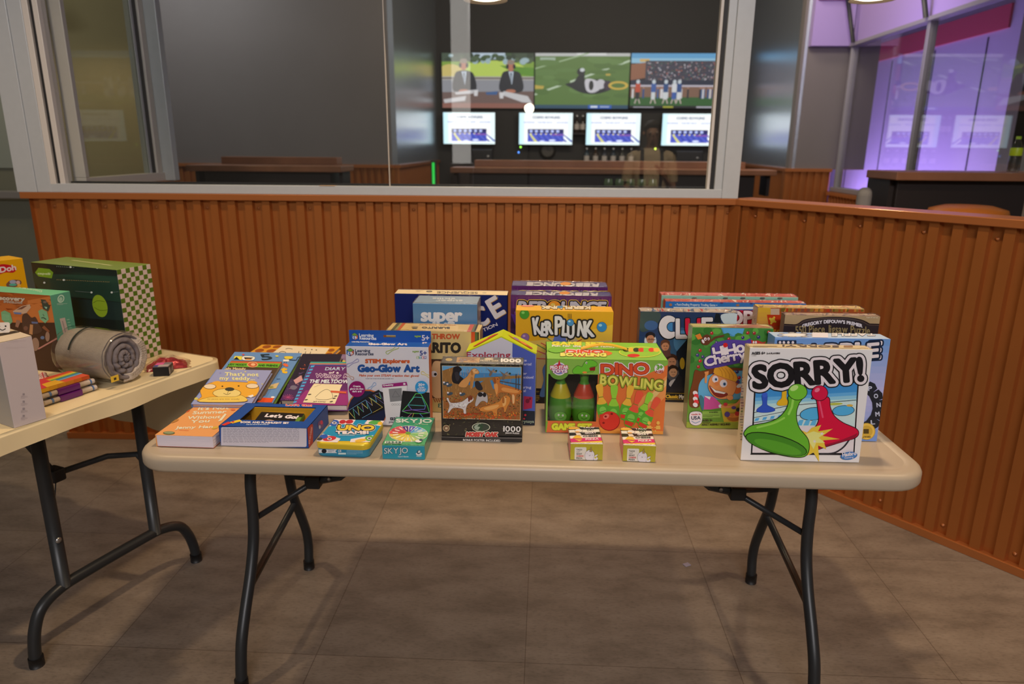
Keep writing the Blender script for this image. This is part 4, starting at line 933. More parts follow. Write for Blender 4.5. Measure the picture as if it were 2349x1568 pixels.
for (xa, ya, xb, yb, cc) in ((440, 480, 540, 428, '8a88b8'), (845, 350, 950, 292, '9ab04a'), (430, 575, 490, 612, 'b88a70'), (1205, 555, 1285, 595, 'd8c05a'), (660, 725, 718, 668, '7aa0cc')):
    dx, dy = xb-xa, yb-ya; L = math.hypot(dx, dy); nx, ny = -dy/L, dx/L
    f.curve([(xa+nx*16, ya+ny*16), (xa+dx*.5+nx*6, ya+dy*.5+ny*6), (xb+nx*15, yb+ny*15), (xb+dx/L*12, yb+dy/L*12), (xb-nx*15, yb-ny*15), (xa+dx*.5-nx*6, ya+dy*.5-ny*6), (xa-nx*16, ya-ny*16), (xa-dx/L*12, ya-dy/L*12)], 5, cc, True)
f.part('glow_picture').ell(640, 940, 205, 215, 'b8622e').ell(640, 945, 196, 206, '1c2440')
f.poly([(690, 760), (760, 728), (860, 880), (850, 905), (700, 990), (460, 1040), (440, 1020), (440, 940)], '24242c')
f.blob([(445, 938), (755, 735), (860, 890), (650, 1000), (500, 1045), (450, 1050)], '1a1a20', 3)
R = random.Random(11); cols = ['c8b45a', '5a8ac0', '5ab08a', 'c8c46a', '7a7ab0', '50a0a0']
for k in range(7):
    xx = 470+k*45; yy = 930-k*28; f.line([(xx-20, yy+20), (xx+45, yy+95-k*6)], 5, cols[k % 6], joints=False).line([(xx+45, yy+95-k*6), (xx+25, yy-8)], 5, cols[(k+2) % 6], joints=False)
f.line([(448, 940), (625, 830), (690, 960), (590, 1015)], 4, '6aa0c8').line([(660, 805), (800, 905), (700, 960)], 4, 'c8b45a').line([(700, 780), (770, 755), (835, 885), (700, 780)], 3, '7a70a8')
f.part('creativity_card').poly([(795, 672), (1045, 645), (1055, 684), (798, 705)], '8a1c6a').poly([(798, 705), (1050, 682), (1040, 1080), (840, 1090)], 'cfcdd4').text('Creativity', 806, 690, 910, 681, 15, WH, bold=1.5).rect(1012, 656, 1034, 676, 'd8c8d8')
f.poly([(862, 718), (995, 708), (1002, 838), (878, 850)], '77777c').line([(900, 800), (930, 735), (975, 795), (900, 800)], 3, '55555a')
for k in range(4): f.ell(902+k*24, 876, 11, 11, '8a8a90').ell(902+k*24, 876, 8, 8, 'cfcdd4')
f.part('pyramid_picture').poly([(1005, 735), (1290, 755), (1290, 1010), (975, 1008)], '1b1b1f')
for P, cc in (([(1140, 765), (1190, 765), (1260, 890), (1280, 960), (1220, 970), (1060, 965), (1000, 945), (1060, 880), (1140, 765)], '5ac05a'), ([(1125, 800), (1205, 805), (1240, 890), (1060, 880), (1125, 800)], '4aa0a0'), ([(1060, 880), (1100, 930), (1230, 925), (1240, 890)], '6a6ac0'), ([(1000, 945), (1100, 930), (1280, 960)], '8a5ab0'), ([(1100, 965), (1060, 1005)], 'b05a8a'), ([(1120, 965), (1105, 1005)], 'c8a04a'), ([(1180, 968), (1215, 1005)], '5a7ac0')): f.line(P, 6, cc)
f.part('round_badge').ell(537, 717, 84, 82, '84125e').text('Create', 500, 696, 574, 696, 17, 'e0c8d8', bold=1.5).text('glow-in-the-', 467, 722, 608, 722, 17, 'e0c8d8', bold=1.5).text('dark art!', 492, 748, 584, 748, 17, 'e0c8d8', bold=1.5)
f.ell(1200, 698, 66, 66, '2f8ac4').text('30+', 1168, 684, 1232, 684, 25, WH, bold=2).text('design', 1172, 702, 1230, 702, 11, WH, bold=1).text('challenges', 1156, 720, 1246, 720, 11, WH, bold=1).text('included!', 1165, 738, 1236, 738, 11, WH, bold=1)
f.part('piece_count').text('122', 882, 1032, 936, 1032, 24, '3a3a48', bold=3).text('pieces', 868, 1060, 960, 1062, 18, '6a6a78', bold=1)
b.done()

# ---- card game in a teal box
b = C('skyjo', 'card_game_box', 'teal and green SKYJO card game box lying beside the UNO tin', 'card game', {'*': '2f8a92', 'T': '3f8f62', 'F': '2b8ba0', 'R': '2f7a6a'}, WRAP)
f = FR(b).part('title_lettering'); f.text('SKYJO', 812, 1388, 1056, 1382, 56, 'b8c4c8', bold=1.5, out=[(4, '1c4a54')]).text('Card Game', 955, 1424, 1062, 1423, 13, 'b8c4c8', bold=.8)
f.part('printed_artwork').ell(1170, 1390, 32, 16, 'd8dcdc').ell(1168, 1372, 18, 22, '3a4a5a', 30).ell(1172, 1368, 11, 15, 'c0d0d0', 30).ell(1170, 1412, 28, 9, '9ab0b0')
t = TP(b); t.fill_grad(775, 1010, 1320, 1310, '2f8a70', '4f9a60', 6)
t.part('title_lettering').text('SKYJO', 935, 1068, 1300, 1072, 34, 'bcc8c0', bold=3, out=[(3, '2f6a54')]).text('Card Game', 1125, 1092, 1262, 1094, 9, 'a8c0a0', bold=.6)
t.part('number_wheel').ell(1060, 1188, 202, 84, 'd0d4c8')
wc = ['4a3a7a', '5a5ab0', '4a90c8', '7ab0c8', '9ac48a', '7ab46a', '8ab87a', 'a8b85a', 'd0c04a', 'd8b83a', 'e0c84a', 'd8a83a', 'c8403a', 'b8343a', 'c8505a']
for k, cc in enumerate(wc):
    a0 = -112+k*24; t.ell(1060, 1188, 196, 80, cc, 0, 5, a0+1.5, a0+22)
    a = math.radians(a0+12); t.line([(1060+110*math.cos(a), 1188+46*math.sin(a)), (1060+160*math.cos(a), 1188+66*math.sin(a))], 9, 'd8dcd4')
t.ell(1058, 1187, 28, 13, '6a9a3a')
t.part('printed_artwork').poly([(826, 1270), (1000, 1272), (990, 1296), (815, 1294)], 'c8d0c8').text('12345', 835, 1290, 985, 1292, 15, '2f5a4a', bold=2).ell(1165, 1272, 34, 14, 'd0d8d8').ell(1190, 1260, 18, 12, '3a4a5a')
film_seam(b); b.done()

# ---- card game tin
x, y, z, ang, w, d, h, lean, side = BOX['uno']
b = C('uno', 'card_game_tin', 'blue UNO TEAMS! card game tin with a yellow rim, at the table front', 'card game', {'*': '2a7ea0'}, body=False)
def rl(r, zz, ins=0): return [(px, py, zz) for px, py in rrect(w-2*ins, d-2*ins, r, 6, w/2, d/2)]
MB().loops([rl(.016, .0, .003), rl(.018, .003, .001), rl(.018, .022, .001)], K('2a86ac'), cap0=True).build('tin_base', plain('blue_tin_print', K('2a86ac'), .3, .2, .6), b.root)
MB().loops([rl(.018, .020, .0), rl(.0185, .0215, -.0008), rl(.0185, .031, -.0008), rl(.018, .0345, .0005), rl(.016, .036, .003)], K('d8b42c'), cap1=True).build('lid', plain('yellow_tin_lid', K('d8b42c'), .32, .2, .6), b.root)
t = TP(b); t.part('lid_print').poly([(303, 1036), (810, 1052), (672, 1262), (120, 1256)], '2283ae')
for P, cc in (([(303, 1036), (520, 1040), (490, 1085), (330, 1090), (245, 1110)], WH), ([(640, 1045), (830, 1052), (800, 1110), (610, 1080)], WH), ([(180, 1185), (365, 1235), (330, 1275), (120, 1262)], WH), ([(470, 1240), (700, 1200), (690, 1270), (460, 1272)], WH)): t.poly(P, cc)
for cx, cy, rx, ry, cc in ((300, 1075, 50, 32, '2f55a8'), (385, 1063, 34, 20, 'a82a34'), (455, 1062, 40, 20, 'a82a34'), (715, 1070, 65, 24, '4f9a4a'), (770, 1080, 26, 18, 'd0a83a'), (250, 1235, 70, 24, 'b03038'), (190, 1215, 44, 22, '2f55a8'), (660, 1232, 46, 28, '5a9a4a'), (570, 1255, 60, 16, 'd0a83a'), (150, 1240, 30, 16, '3a3a40')): t.ell(cx, cy, rx, ry, cc, -8)
for cx, cy in ((300, 1075), (660, 1234), (250, 1238)): t.ell(cx, cy, 24, 13, WH).ell(cx, cy, 14, 7, '2a3a60')
t.part('title_lettering').text('UNO', 330, 1148, 700, 1150, 46, 'd8b43a', bold=6, out=[(13, WH), (9, '1d2a3a')], shear=.25).text('TEAMS!', 318, 1188, 650, 1188, 25, WH, bold=4, out=[(5, '1d3a5a')]).lines(345, 1196, 620, 1216, 2, 'a8c8d4', .4)
f = FR(b); f.part('maker_print').poly([(140, 1345), (328, 1345), (310, 1365), (328, 1382), (140, 1380)], 'c8ccd4').ell(195, 1362, 26, 22, '1d2028').lines(236, 1350, 300, 1378, 3, '55606a').text('CE', 340, 1370, 372, 1370, 20, 'c8dce4', bold=1).lines(428, 1352, 595, 1400, 5, '8ab8cc', .35, 4).rect(342, 1378, 420, 1396, 'b8d4e0')
b.done()

# ---- two small card boxes
for key, lab in (('tacoA', 'small striped TACO CAT GOAT CHEESE PIZZA card box, the left one of the pair'), ('tacoB', 'small striped TACO CAT GOAT CHEESE PIZZA card box, the right one nearer the white box')):
    b = C(key, 'card_game_box', lab, 'card game', {'*': 'a8a030', 'T': 'cfc4b8', 'L': 'c03a68', 'R': 'b8a838'}, WRAP, 'striped card game boxes')
    q = [(260, 630), (930, 640), (925, 945), (255, 938)]
    f = b.front(q); f.part('printed_artwork').rect(240, 600, 960, 960, 'b8ad2e'); f.layer()
    for k in range(26): f.poly([(262+k*26, 625), (274+k*26, 625), (270+k*26, 960), (258+k*26, 960)], '938a2a', False)
    f.rrect(345, 695, 590, 940, 24, 'cfc9be').part('title_lettering')
    for k, (s_, xe, cc) in enumerate((('TACO', 500, '2a2628'), ('CAT', 462, '8a7a74'), ('GOAT', 500, '2a2628'), ('CHEESE', 532, 'c04a4a'), ('PIZZA', 508, '2a2628'))): f.text(s_, 384, 757+k*41, xe, 757+k*41, 27, cc, bold=1.5)
    f.part('whale_picture').blob([(600, 940), (565, 880), (575, 800), (630, 752), (700, 755), (750, 810), (752, 890), (735, 940)], 'cfcbd6', 4, '3a3440', 4).poly([(650, 780), (685, 675), (708, 785)], '3a3440').poly([(658, 776), (685, 692), (700, 778)], 'a8884a')
    f.blob([(745, 938), (750, 880), (785, 845), (830, 835), (800, 880), (830, 900), (815, 938)], 'cfcbd6', 4, '3a3440', 3).ell(778, 892, 20, 20, 'b8ac3a').ell(605, 822, 6, 5, '7a6a9a').ell(720, 848, 6, 5, '7a6a9a').curve([(645, 845), (658, 862), (672, 843)], 5, '3a3440')
    t = b.top([(218, 265), (845, 250), (935, 640), (260, 630)]); t.part('top_print')
    for k, (y0, y1, cc) in enumerate(((240, 300, '231f22'), (300, 362, 'd4ccc4'), (362, 425, '231f22'), (425, 490, 'd4ccc4'), (490, 572, 'c02a6c'), (572, 660, 'd8b43a'))):
        t.poly([(200, y0+32), (960, y0-14), (960, y1-14), (200, y1+32)], cc)
    t.poly([(255, 612), (940, 600), (940, 660), (255, 660)], 'ddd6cc')
    t.part('title_lettering')
    for s_, x0, x1, yy, cc in (('TACO', 515, 748, 284, WH), ('CAT', 596, 742, 342, '4a4448'), ('GOAT', 552, 790, 410, WH), ('CHEESE', 510, 822, 482, '4a4448'), ('PIZZA', 562, 838, 552, 'f0d8e0')): t.text(s_, x0, yy, x1, yy-16, 32, cc, bold=3)
    t.part('food_pictures').blob([(220, 285), (330, 262), (425, 280), (440, 305), (330, 318), (235, 318)], 'd8a040', 4).ell(425, 345, 80, 42, '2a2628').ell(425, 345, 74, 37, 'd4ccc4').ell(400, 372, 48, 15, 'd89a5a').poly([(295, 520), (360, 450), (450, 455), (490, 510), (480, 525)], 'd8a83a').poly([(340, 540), (500, 545), (430, 585)], 'd8b040').poly([(240, 395), (335, 392), (360, 450), (235, 460)], '231f22').poly([(360, 400), (450, 395), (480, 440), (380, 450)], 'd4c4b8')
    film_seam(b); b.done()

# ---- book-and-flashlight window box
b = C('flash', 'book_set_box', 'blue book and flashlight set box with a cut-out window, lying flat', 'toy', {'*': '1f4a94'}, body=False)
w, d, h = b.w, b.d, b.h; BL = K('1d4690')
H2 = homography(QUADS['flash.top'], [(0, 0), (w, 0), (w, d), (0, d)])
hx0, hx1, hy0, hy1 = H2(1205, 795)[0]+.002, H2(1875, 800)[0], H2(1500, 795)[1], H2(1500, 945)[1]
mb = MB()
mb.box(0, 0, 0, w, .0012, h, BL).box(0, d-.0012, 0, w, d, h, BL).box(0, 0, 0, .0012, d, h, BL).box(w-.0012, 0, 0, w, d, h, K('2a4a90')).box(0, 0, 0, w, d, .0012, BL)
Y0, Y1 = d-hy1, d-hy0
mb.box(0, 0, h-.0012, w, Y0, h, BL).box(0, Y1, h-.0012, w, d, h, BL).box(0, Y0, h-.0012, hx0, Y1, h, BL).box(hx1, Y0, h-.0012, w, Y1, h, BL).build('carton', PRINT, b.root)
MB().box(.004, Y1-.004, .002, w-.004, Y1-.002, h-.002, K('b88a24')).box(.003, .006, .0015, w-.003, Y1, .006, K('a8801f')).box(.004, .006, .002, hx0-.01, Y1, h-.02, K('6a5218')).build('yellow_insert', PRINT, b.root)
f = FR(b); f.part('info_panel').rrect(863, 1010, 1768, 1220, 16, 'bdbac6'); f.lines(885, 1022, 1690, 1180, 14, '7a7a8a', .3, 9)
s = RT(b); s.rect(1760, 980, 1835, 1240, 'a8362e').text('BOOK AND FLASHLIGHT', 1800, 1190, 1830, 1010, 16, 'd8a0a0', bold=1)
s.ell(1915, 980, 30, 40, '6a4a7a').ell(1925, 960, 14, 22, 'c03a5a').ell(1905, 1010, 10, 20, 'a8b0c8')
t = TP(b); t.part('title_lettering').text("Let's Go!", 1550, 784, 1822, 791, 14, 'd83a3a', bold=2, out=[(3, WH)]).text('BOOK AND FLASHLIGHT SET', 1070, 968, 1580, 978, 17, WH, bold=2).lines(1130, 982, 1530, 994, 1, 'a8b8d8', .6)
t.part('flashlight_picture').poly([(865, 990), (940, 955), (975, 970), (900, 998)], 'c0342c').poly([(955, 960), (1060, 932), (1085, 950), (985, 975)], 'e0b42a').ell(990, 958, 14, 8, 'c0342c')
b.done()
p = thing('board_book', "black picture book lettered Let's Go! inside the blue window box", 'book', world_pt('flash', .045, .052, .0065), (math.radians(12), 0, math.radians(-3)))
MB().bevbox(0, 0, 0, .115, .085, .014, .003, K('c8c4b8'), cols={'T': K('1c1a1c'), 'F': K('2a2a2a'), 'R': K('4a6a2a')}).build('book_block', PRINT, p)
fa = Face((0, .085, .014), (1, 0, 0), (0, -1, 0), (0, 0, 1), .115, .085, [(0, 0), (115, 0), (115, 85), (0, 85)]); fa.part('cover_print')
fa.text("Let's Go!", 20, 24, 104, 27, 13, WH, bold=1.3).ell(40, 50, 18, 13, 'd8a88a').ell(64, 50, 12, 10, '7a8ad0').ell(88, 52, 18, 13, 'c03030').rect(104, 20, 115, 85, '5a7a2c'); fa.done(p)
p = thing('flashlight', 'small yellow and red toy flashlight inside the blue window box', 'flashlight', world_pt('flash', .187, .060, .0185), (math.radians(-78), 0, math.radians(-14)))
MB().lathe([(0, 0), (.009, .001), (.009, .035), (.012, .045), (.012, .056), (0, .056)], n=18).build('flashlight_body', plain('yellow_toy_plastic', K('dcae28'), .35), p)
MB().lathe([(.0095, .012), (.0098, .014), (.0098, .020), (.0095, .022)], n=18).build('band', plain('red_toy_plastic', K('c0342c'), .35), p)

# ---- cherry-tree children's game
b = C('hiho', 'board_game_box', "green Hi Ho Cherry children's game box picturing an orange-haired girl under a tree", 'board game', {'*': '4f7f34', 'T': 'a8a868', 'L': '8aa06a', 'F': '3f7a34'}, WRAP)
f = FR(b); R = random.Random(8)
f.poly([(590, 455), (1530, 475), (1500, 1300), (590, 1290)], '3f7a34').poly([(960, 455), (1200, 462), (1180, 520), (1080, 545), (985, 520)], '4a90c0').poly([(690, 900), (1420, 880), (1400, 1240), (630, 1230)], '5aa0c8')
for k in range(70): f.ell(R.uniform(640, 1500), R.choice([R.uniform(480, 850), R.uniform(480, 700)]), R.uniform(25, 55), R.uniform(20, 40), R.choice(['2f6a2a', '47883a', '56983f', '3a7430']), n=10)
f.poly([(970, 458), (1190, 462), (1175, 515), (1130, 505), (1080, 535), (1030, 505), (990, 515)], '4f98c8')
f.poly([(590, 1190), (1420, 1190), (1400, 1500), (590, 1480)], '5f8a30').poly([(950, 1240), (1420, 1200), (1400, 1500), (1000, 1490)], 'b8a030').poly([(600, 1420), (1410, 1420), (1405, 1500), (595, 1480)], '8a9a34')
f.part('tree_trunk_picture').blob([(690, 890), (740, 900), (800, 890), (900, 860), (1180, 870), (1180, 890), (1000, 895), (820, 940), (740, 1010), (720, 1120), (735, 1260), (640, 1262), (630, 1150), (665, 1010)], '6a3a1c', 4, '3a1f10', 2)
f.part('cherry_pictures')
for x, y, cc in ((862, 508, 'a02028'), (1038, 568, 'a8202a'), (1232, 505, 'a02028'), (1298, 508, '8a2028'), (1448, 498, 'a8141c'), (742, 685, 'a02028'), (742, 792, 'b0242c'), (725, 852, 'a02028'), (1142, 965, 'b01a22'), (912, 605, '3a3a78'), (1180, 553, '2c2c6a'), (1342, 548, '2c2c70'), (715, 733, '3a3a78'), (770, 750, '3a3a70'), (1122, 905, '2c2c60'), (885, 918, '4a2a50')):
    f.ell(x, y, 17, 17, cc).ell(x-5, y-6, 5, 5, 'c8a0a0')
f.part('child_in_tree_picture').blob([(770, 540), (815, 520), (850, 545), (848, 600), (815, 630), (770, 625), (745, 590)], '5a3220', 4).poly([(690, 530), (740, 510), (765, 560), (720, 575)], 'c8782a').ell(795, 568, 14, 17, WH).ell(828, 566, 12, 15, WH).ell(797, 570, 5, 6, BK).ell(826, 568, 5, 6, BK).ell(772, 592, 12, 22, WH, -30).line([(850, 590), (900, 550), (980, 535)], 20, '5a3220')
f.part('girl_picture')
f.blob([(1060, 985), (1120, 1010), (1150, 1060), (1180, 1090), (1120, 1130), (1060, 1090)], 'c8622a', 4).line([(800, 1010), (800, 950), (812, 915)], 22, 'c8854f').poly([(785, 905), (830, 895), (825, 935), (795, 940)], 'c8854f')
f.poly([(790, 1150), (880, 1160), (960, 1240), (940, 1275), (850, 1290), (775, 1290), (780, 1200)], 'b84a8a').poly([(780, 1150), (850, 1160), (840, 1190)], 'd8d4dc').line([(880, 1230), (940, 1250)], 30, 'b84a8a').ell(948, 1255, 18, 18, 'c8ccd8').curve([(965, 1258), (1040, 1262), (1120, 1230), (1170, 1170)], 24, 'c8854f')
f.blob([(870, 935), (960, 915), (1060, 960), (1110, 1030), (1095, 1110), (1040, 1170), (950, 1180), (880, 1150), (830, 1080), (830, 1000)], 'cf8a52', 5, '6a3a1c', 3)
f.blob([(1015, 1150), (1065, 1145), (1080, 1175), (1050, 1195), (1020, 1180)], 'cf8a52', 4, '6a3a1c', 2)
f.blob([(880, 900), (905, 845), (960, 830), (1040, 860), (1110, 930), (1120, 1000), (1060, 990), (980, 960), (900, 930)], 'd9982e', 5, '8a5216', 3)
for k in range(4): f.curve([(920+k*40, 850+k*8), (960+k*40, 900+k*14), (970+k*36, 950+k*10)], 4, 'a86a1c')
f.ell(895, 978, 32, 36, WH).ell(980, 1022, 38, 40, WH).ell(902, 980, 13, 15, '3a6a9a').ell(990, 1028, 15, 17, '3a6a9a').ell(903, 980, 6, 7, BK).ell(991, 1028, 7, 8, BK).ell(910, 1025, 24, 20, 'c87a48').blob([(835, 1045), (900, 1090), (1000, 1115), (1020, 1140), (950, 1165), (880, 1135)], '7a2a22', 4, '4a1a14', 2).poly([(842, 1050), (900, 1092), (1005, 1116), (985, 1130), (890, 1112)], 'dcd4d4')
f.ell(1128, 1005, 18, 18, '4a2a5a').ell(1140, 1045, 30, 18, 'c8ccd8', -30)
f.part('bird_picture').poly([(1255, 570), (1290, 585), (1330, 580), (1380, 600), (1415, 590), (1390, 640), (1300, 640), (1260, 620)], 'b02a2a').ell(1288, 600, 10, 14, WH).ell(1312, 600, 10, 14, WH)
f.part('candy_worm_picture')
for k in range(5): f.ell(690+(k % 2)*10, 1120+k*30, 26, 22, 'c8343c' if k % 2 else 'd4ccd0', 30)
f.blob([(740, 1140), (775, 1170), (780, 1240), (770, 1300), (750, 1270), (735, 1200)], '3a6a7a', 4)
f.part('fruit_basket_picture').ell(1085, 1370, 70, 40, '9a5a24').ell(1085, 1350, 66, 22, 'c07a34').ell(1018, 1338, 28, 28, '4a3a7a').ell(1085, 1270, 24, 16, '4a3a7a').ell(1120, 1330, 24, 24, 'a8242a').ell(1065, 1345, 20, 20, 'b06a30').ell(1000, 1235, 22, 18, 'b0303a').ell(1130, 1290, 22, 20, '23242a')
f.part('title_lettering')
f.blob([(855, 640), (940, 590), (1060, 572), (1200, 580), (1260, 570), (1260, 760), (1190, 800), (1050, 830), (900, 860), (800, 870), (770, 800), (800, 760), (850, 740)], '4b3a8c')
f.text('HiHo', 885, 762, 1200, 700, 110, WH, bold=6, out=[(7, '2e2466')], wob=6, gap=.05).text('Cherry', 795, 850, 1210, 770, 92, WH, bold=5, out=[(7, '2e2466')], arc=10, gap=.05).ell(998, 628, 24, 24, 'b81c24')
f.part('origin_badge').blob([(640, 1320), (750, 1318), (752, 1420), (695, 1450), (636, 1420)], WH, 4, '3a3f44', 3).text('made in', 650, 1345, 742, 1342, 16, 'b03a3a', bold=1).text('USA', 650, 1390, 742, 1387, 32, '3a3f50', bold=2).curve([(652, 1405), (690, 1425), (740, 1405)], 6, '5a7aa8')
f.part('small_lettering').poly([(760, 1305), (948, 1300), (945, 1370), (758, 1376)], '7aa044').text('WARNING:', 830, 1322, 920, 1320, 14, '3a4a24', bold=1).lines(765, 1340, 935, 1370, 2, '4a5a2c', .4).text('AGES 3+', 762, 1408, 864, 1406, 20, '3a3a1c', bold=1.5).lines(762, 1416, 900, 1430, 1, '3a3a1c', .6).text('ADULT ASSEMBLY REQUIRED', 755, 1450, 1048, 1446, 18, '3a3a1c', bold=1.5)
t = TP(b); t.poly([(640, 412), (1460, 425), (1522, 476), (680, 462)], 'b0ac70'); t.layer()
for k in range(30): t.poly([(R.uniform(860, 1480), R.uniform(420, 470)) for _ in range(3)], R.choice(['c8c0a0', '8a9a50', '9a6a5a', 'd8d4c0']), False)
film_seam(b); b.done()

# ---- house-shaped building kit
x, y, z, ang, w, d, h, lean, side = BOX['explore']
b = C('explore', 'building_kit_box', 'house-shaped building kit box with lime green roof, white and blue front', 'toy', {'*': 'c4c2cc'}, body=False)
pk = h+.040
mb = MB(); LM = K('b8c41e')
mb.add([(0, 0, 0), (w, 0, 0), (w, 0, h), (w*.5, 0, pk), (0, 0, h), (0, d, 0), (w, d, 0), (w, d, h), (w*.5, d, pk), (0, d, h)], [(0, 1, 2, 3, 4), (9, 8, 7, 6, 5), (0, 4, 9, 5), (1, 6, 7, 2), (0, 5, 6, 1)], K('c2c0ca')); mb.build('carton', PRINT, b.root)
mb = MB(); ov = .0015
mb.add([(-ov, -ov, h-.001), (w*.5, -ov, pk+.001), (w*.5, d, pk+.001), (-ov, d, h-.001)], [(0, 1, 2, 3)], LM).add([(w*.5, -ov, pk+.001), (w+ov, -ov, h-.001), (w+ov, d, h-.001), (w*.5, d, pk+.001)], [(0, 1, 2, 3)], K('adb91c')); mb.build('roof_panel', PRINT, b.root)
f = b._f(Face((0, 0, pk), (1, 0, 0), (0, 0, -1), (0, -1, 0), w, pk, [(800, 531), (1418, 545), (1402, 1319), (812, 1300)]))
f.poly([(1208, 583), (1413, 682), (1402, 1322), (1196, 1316)], '4a5aa8').poly([(1300, 1190), (1404, 1195), (1402, 1322), (1196, 1316), (1196, 1190)], '1e2430')
f.part('roof_edge').line([(800, 672), (1108, 538), (1413, 688)], 12, 'b8c41e')
f.part('title_lettering').text('Exploring', 800, 722, 1188, 722, 46, 'a03a4a', bold=2)
f.part('small_lettering')
for s_, x0, x1, yy in (('Large', 1238, 1332, 756), ('Parts!', 1290, 1374, 790), ('Super', 1232, 1335, 872), ('Construction!', 1180, 1392, 906), ('Engineering', 1180, 1372, 994), ('Ideas!', 1240, 1325, 1024)): f.text(s_, x0, yy, x1, yy+2, 21, 'b8b8d4', bold=1)
f.text('discoverytoys', 1180, 1294, 1394, 1296, 23, '8a9a8a', bold=1.5); f.ell(1320, 1228, 10, 10, 'b03040').ell(1310, 1260, 8, 8, 'b03040')
f.part('gear_picture').poly([(1308, 1062), (1385, 1070), (1378, 1168), (1305, 1180)], 'a02a4a').ell(1340, 1105, 18, 20, '6a1c34').ell(1362, 1085, 10, 11, '6a1c34')
# pictures on the roof slopes
for sgn, (O, U, V) in ((0, ((0, 0, h), (w*.5, 0, pk-h), (0, 1, 0))), (1, ((w*.5, 0, pk), (w*.5, 0, h-pk), (0, 1, 0)))):
    Uv = Vector(U); L = Uv.length; Uv.normalize(); Vv = Vector((0, 1, 0)); Nn = Uv.cross(Vv)
    rf = b._f(Face(O, Uv, Vv, Nn, L, d, [(0, 0), (100, 0), (100, 100), (0, 100)], lift=.0016)); rf.part('roof_print')
    if sgn == 0: rf.line([(25, 22), (60, 45), (80, 60)], 16, 'b0442c').line([(30, 35), (75, 72)], 8, 'c86a3a').ell(70, 60, 14, 12, 'b0442c')
    else: rf.poly([(15, 60), (40, 45), (65, 52), (90, 30), (85, 15), (55, 30), (25, 40)], 'b05a2c').ell(40, 52, 9, 12, '8a6a9a').ell(62, 42, 9, 12, 'c87a3a').ell(80, 28, 8, 10, 'a03a2a')
b.done()

# ---- mystery game
b = C('clue', 'board_game_box', 'dark blue CLUE mystery board game box half hidden behind DINO BOWLING', 'board game', {'*': '23304a', 'T': 'a89c90', 'L': '6a6a70'}, WRAP)
f = FR(b); f.fill_grad(70, 280, 1140, 800, '26355a', '2a4468', 6).fill_grad(70, 800, 1140, 1230, '1e2c44', '1c1e26', 6)
f.blob([(120, 300), (330, 300), (300, 420), (160, 500), (110, 430)], '3a4a4a', 4).ell(240, 430, 70, 50, '3a5a8a').ell(540, 640, 160, 190, '34587a').ell(560, 600, 90, 120, '4a7aa0').blob([(960, 320), (1125, 310), (1120, 410), (1000, 420)], 'b8c8dc', 4).poly([(880, 400), (905, 305), (945, 310), (960, 410)], '1a1e26').poly([(500, 700), (620, 560), (620, 1100), (480, 1120)], '1a1f2a').ell(560, 820, 26, 60, 'a8902c')
f.part('suspect_pictures')
for cx, cy, s_, hair, skin in ((232, 565, 1.0, '1e1a1e', 'b07a5a'), (385, 640, .95, '5a3a2a', 'b8805c'), (450, 800, 1.15, '3a241a', 'a87a5c'), (465, 905, 1.0, '2a1c16', 'b08868')):
    f.ell(cx, cy+25*s_, 62*s_, 75*s_, 'c4ccd4' if cx < 300 else '4a4a50').ell(cx, cy, 42*s_, 54*s_, skin).blob([(cx-48*s_, cy), (cx-44*s_, cy-50*s_), (cx, cy-70*s_), (cx+46*s_, cy-48*s_), (cx+44*s_, cy-8*s_), (cx+20*s_, cy-34*s_), (cx-20*s_, cy-30*s_)], hair, 4).line([(cx-20*s_, cy+2), (cx-4*s_, cy+2)], 5, '2a1a16').line([(cx+8*s_, cy+2), (cx+24*s_, cy+2)], 5, '2a1a16').line([(cx-8, cy+30*s_), (cx+14, cy+30*s_)], 4, '7a3a34')
f.line([(205, 575), (285, 575)], 4, '1c1c20').ell(480, 1020, 60, 40, 'a8a8ac', -20).poly([(400, 1120), (560, 1110), (560, 960), (520, 930)], '23242c').poly([(360, 690), (430, 680), (445, 740), (370, 760)], '5a3a34')
f.part('title_lettering').ell(420, 450, 112, 128, '14161c').ell(420, 446, 102, 120, 'd0ccd6').ell(450, 443, 52, 52, '14161c').ell(450, 443, 45, 45, '3f7ab0').poly([(460, 395), (505, 380), (505, 500), (460, 490)], '2a3c60')
f.text('L', 500, 556, 600, 556, 190, 'd0ccd6', bold=10, out=[(8, '14161c')]).text('U', 600, 540, 745, 540, 175, 'c01c3a', bold=12, out=[(8, '14161c')]).text('E', 765, 545, 865, 545, 190, 'd0ccd6', bold=10, out=[(8, '14161c')])
f.part('small_lettering').rect(300, 1120, 1060, 1185, '1a1a1c').line([(300, 1120), (1060, 1132)], 4, 'a8902c').line([(300, 1185), (1060, 1196)], 4, 'a8902c').text('Classic', 390, 1172, 516, 1174, 34, 'c8a838', bold=3).text('Mystery Game', 528, 1174, 760, 1178, 34, 'c8ccd0', bold=3)
t = TP(b); R = random.Random(2); t.layer()
for k in range(60): xx = R.uniform(120, 1100); t.poly([(xx+R.uniform(-30, 30), R.uniform(250, 300)) for _ in range(3)], R.choice(['c8c0b8', '4a5a78', '8a8078', 'a83a3a', '6a7a90', 'd8d4d0']), False)
film_seam(b); b.done()

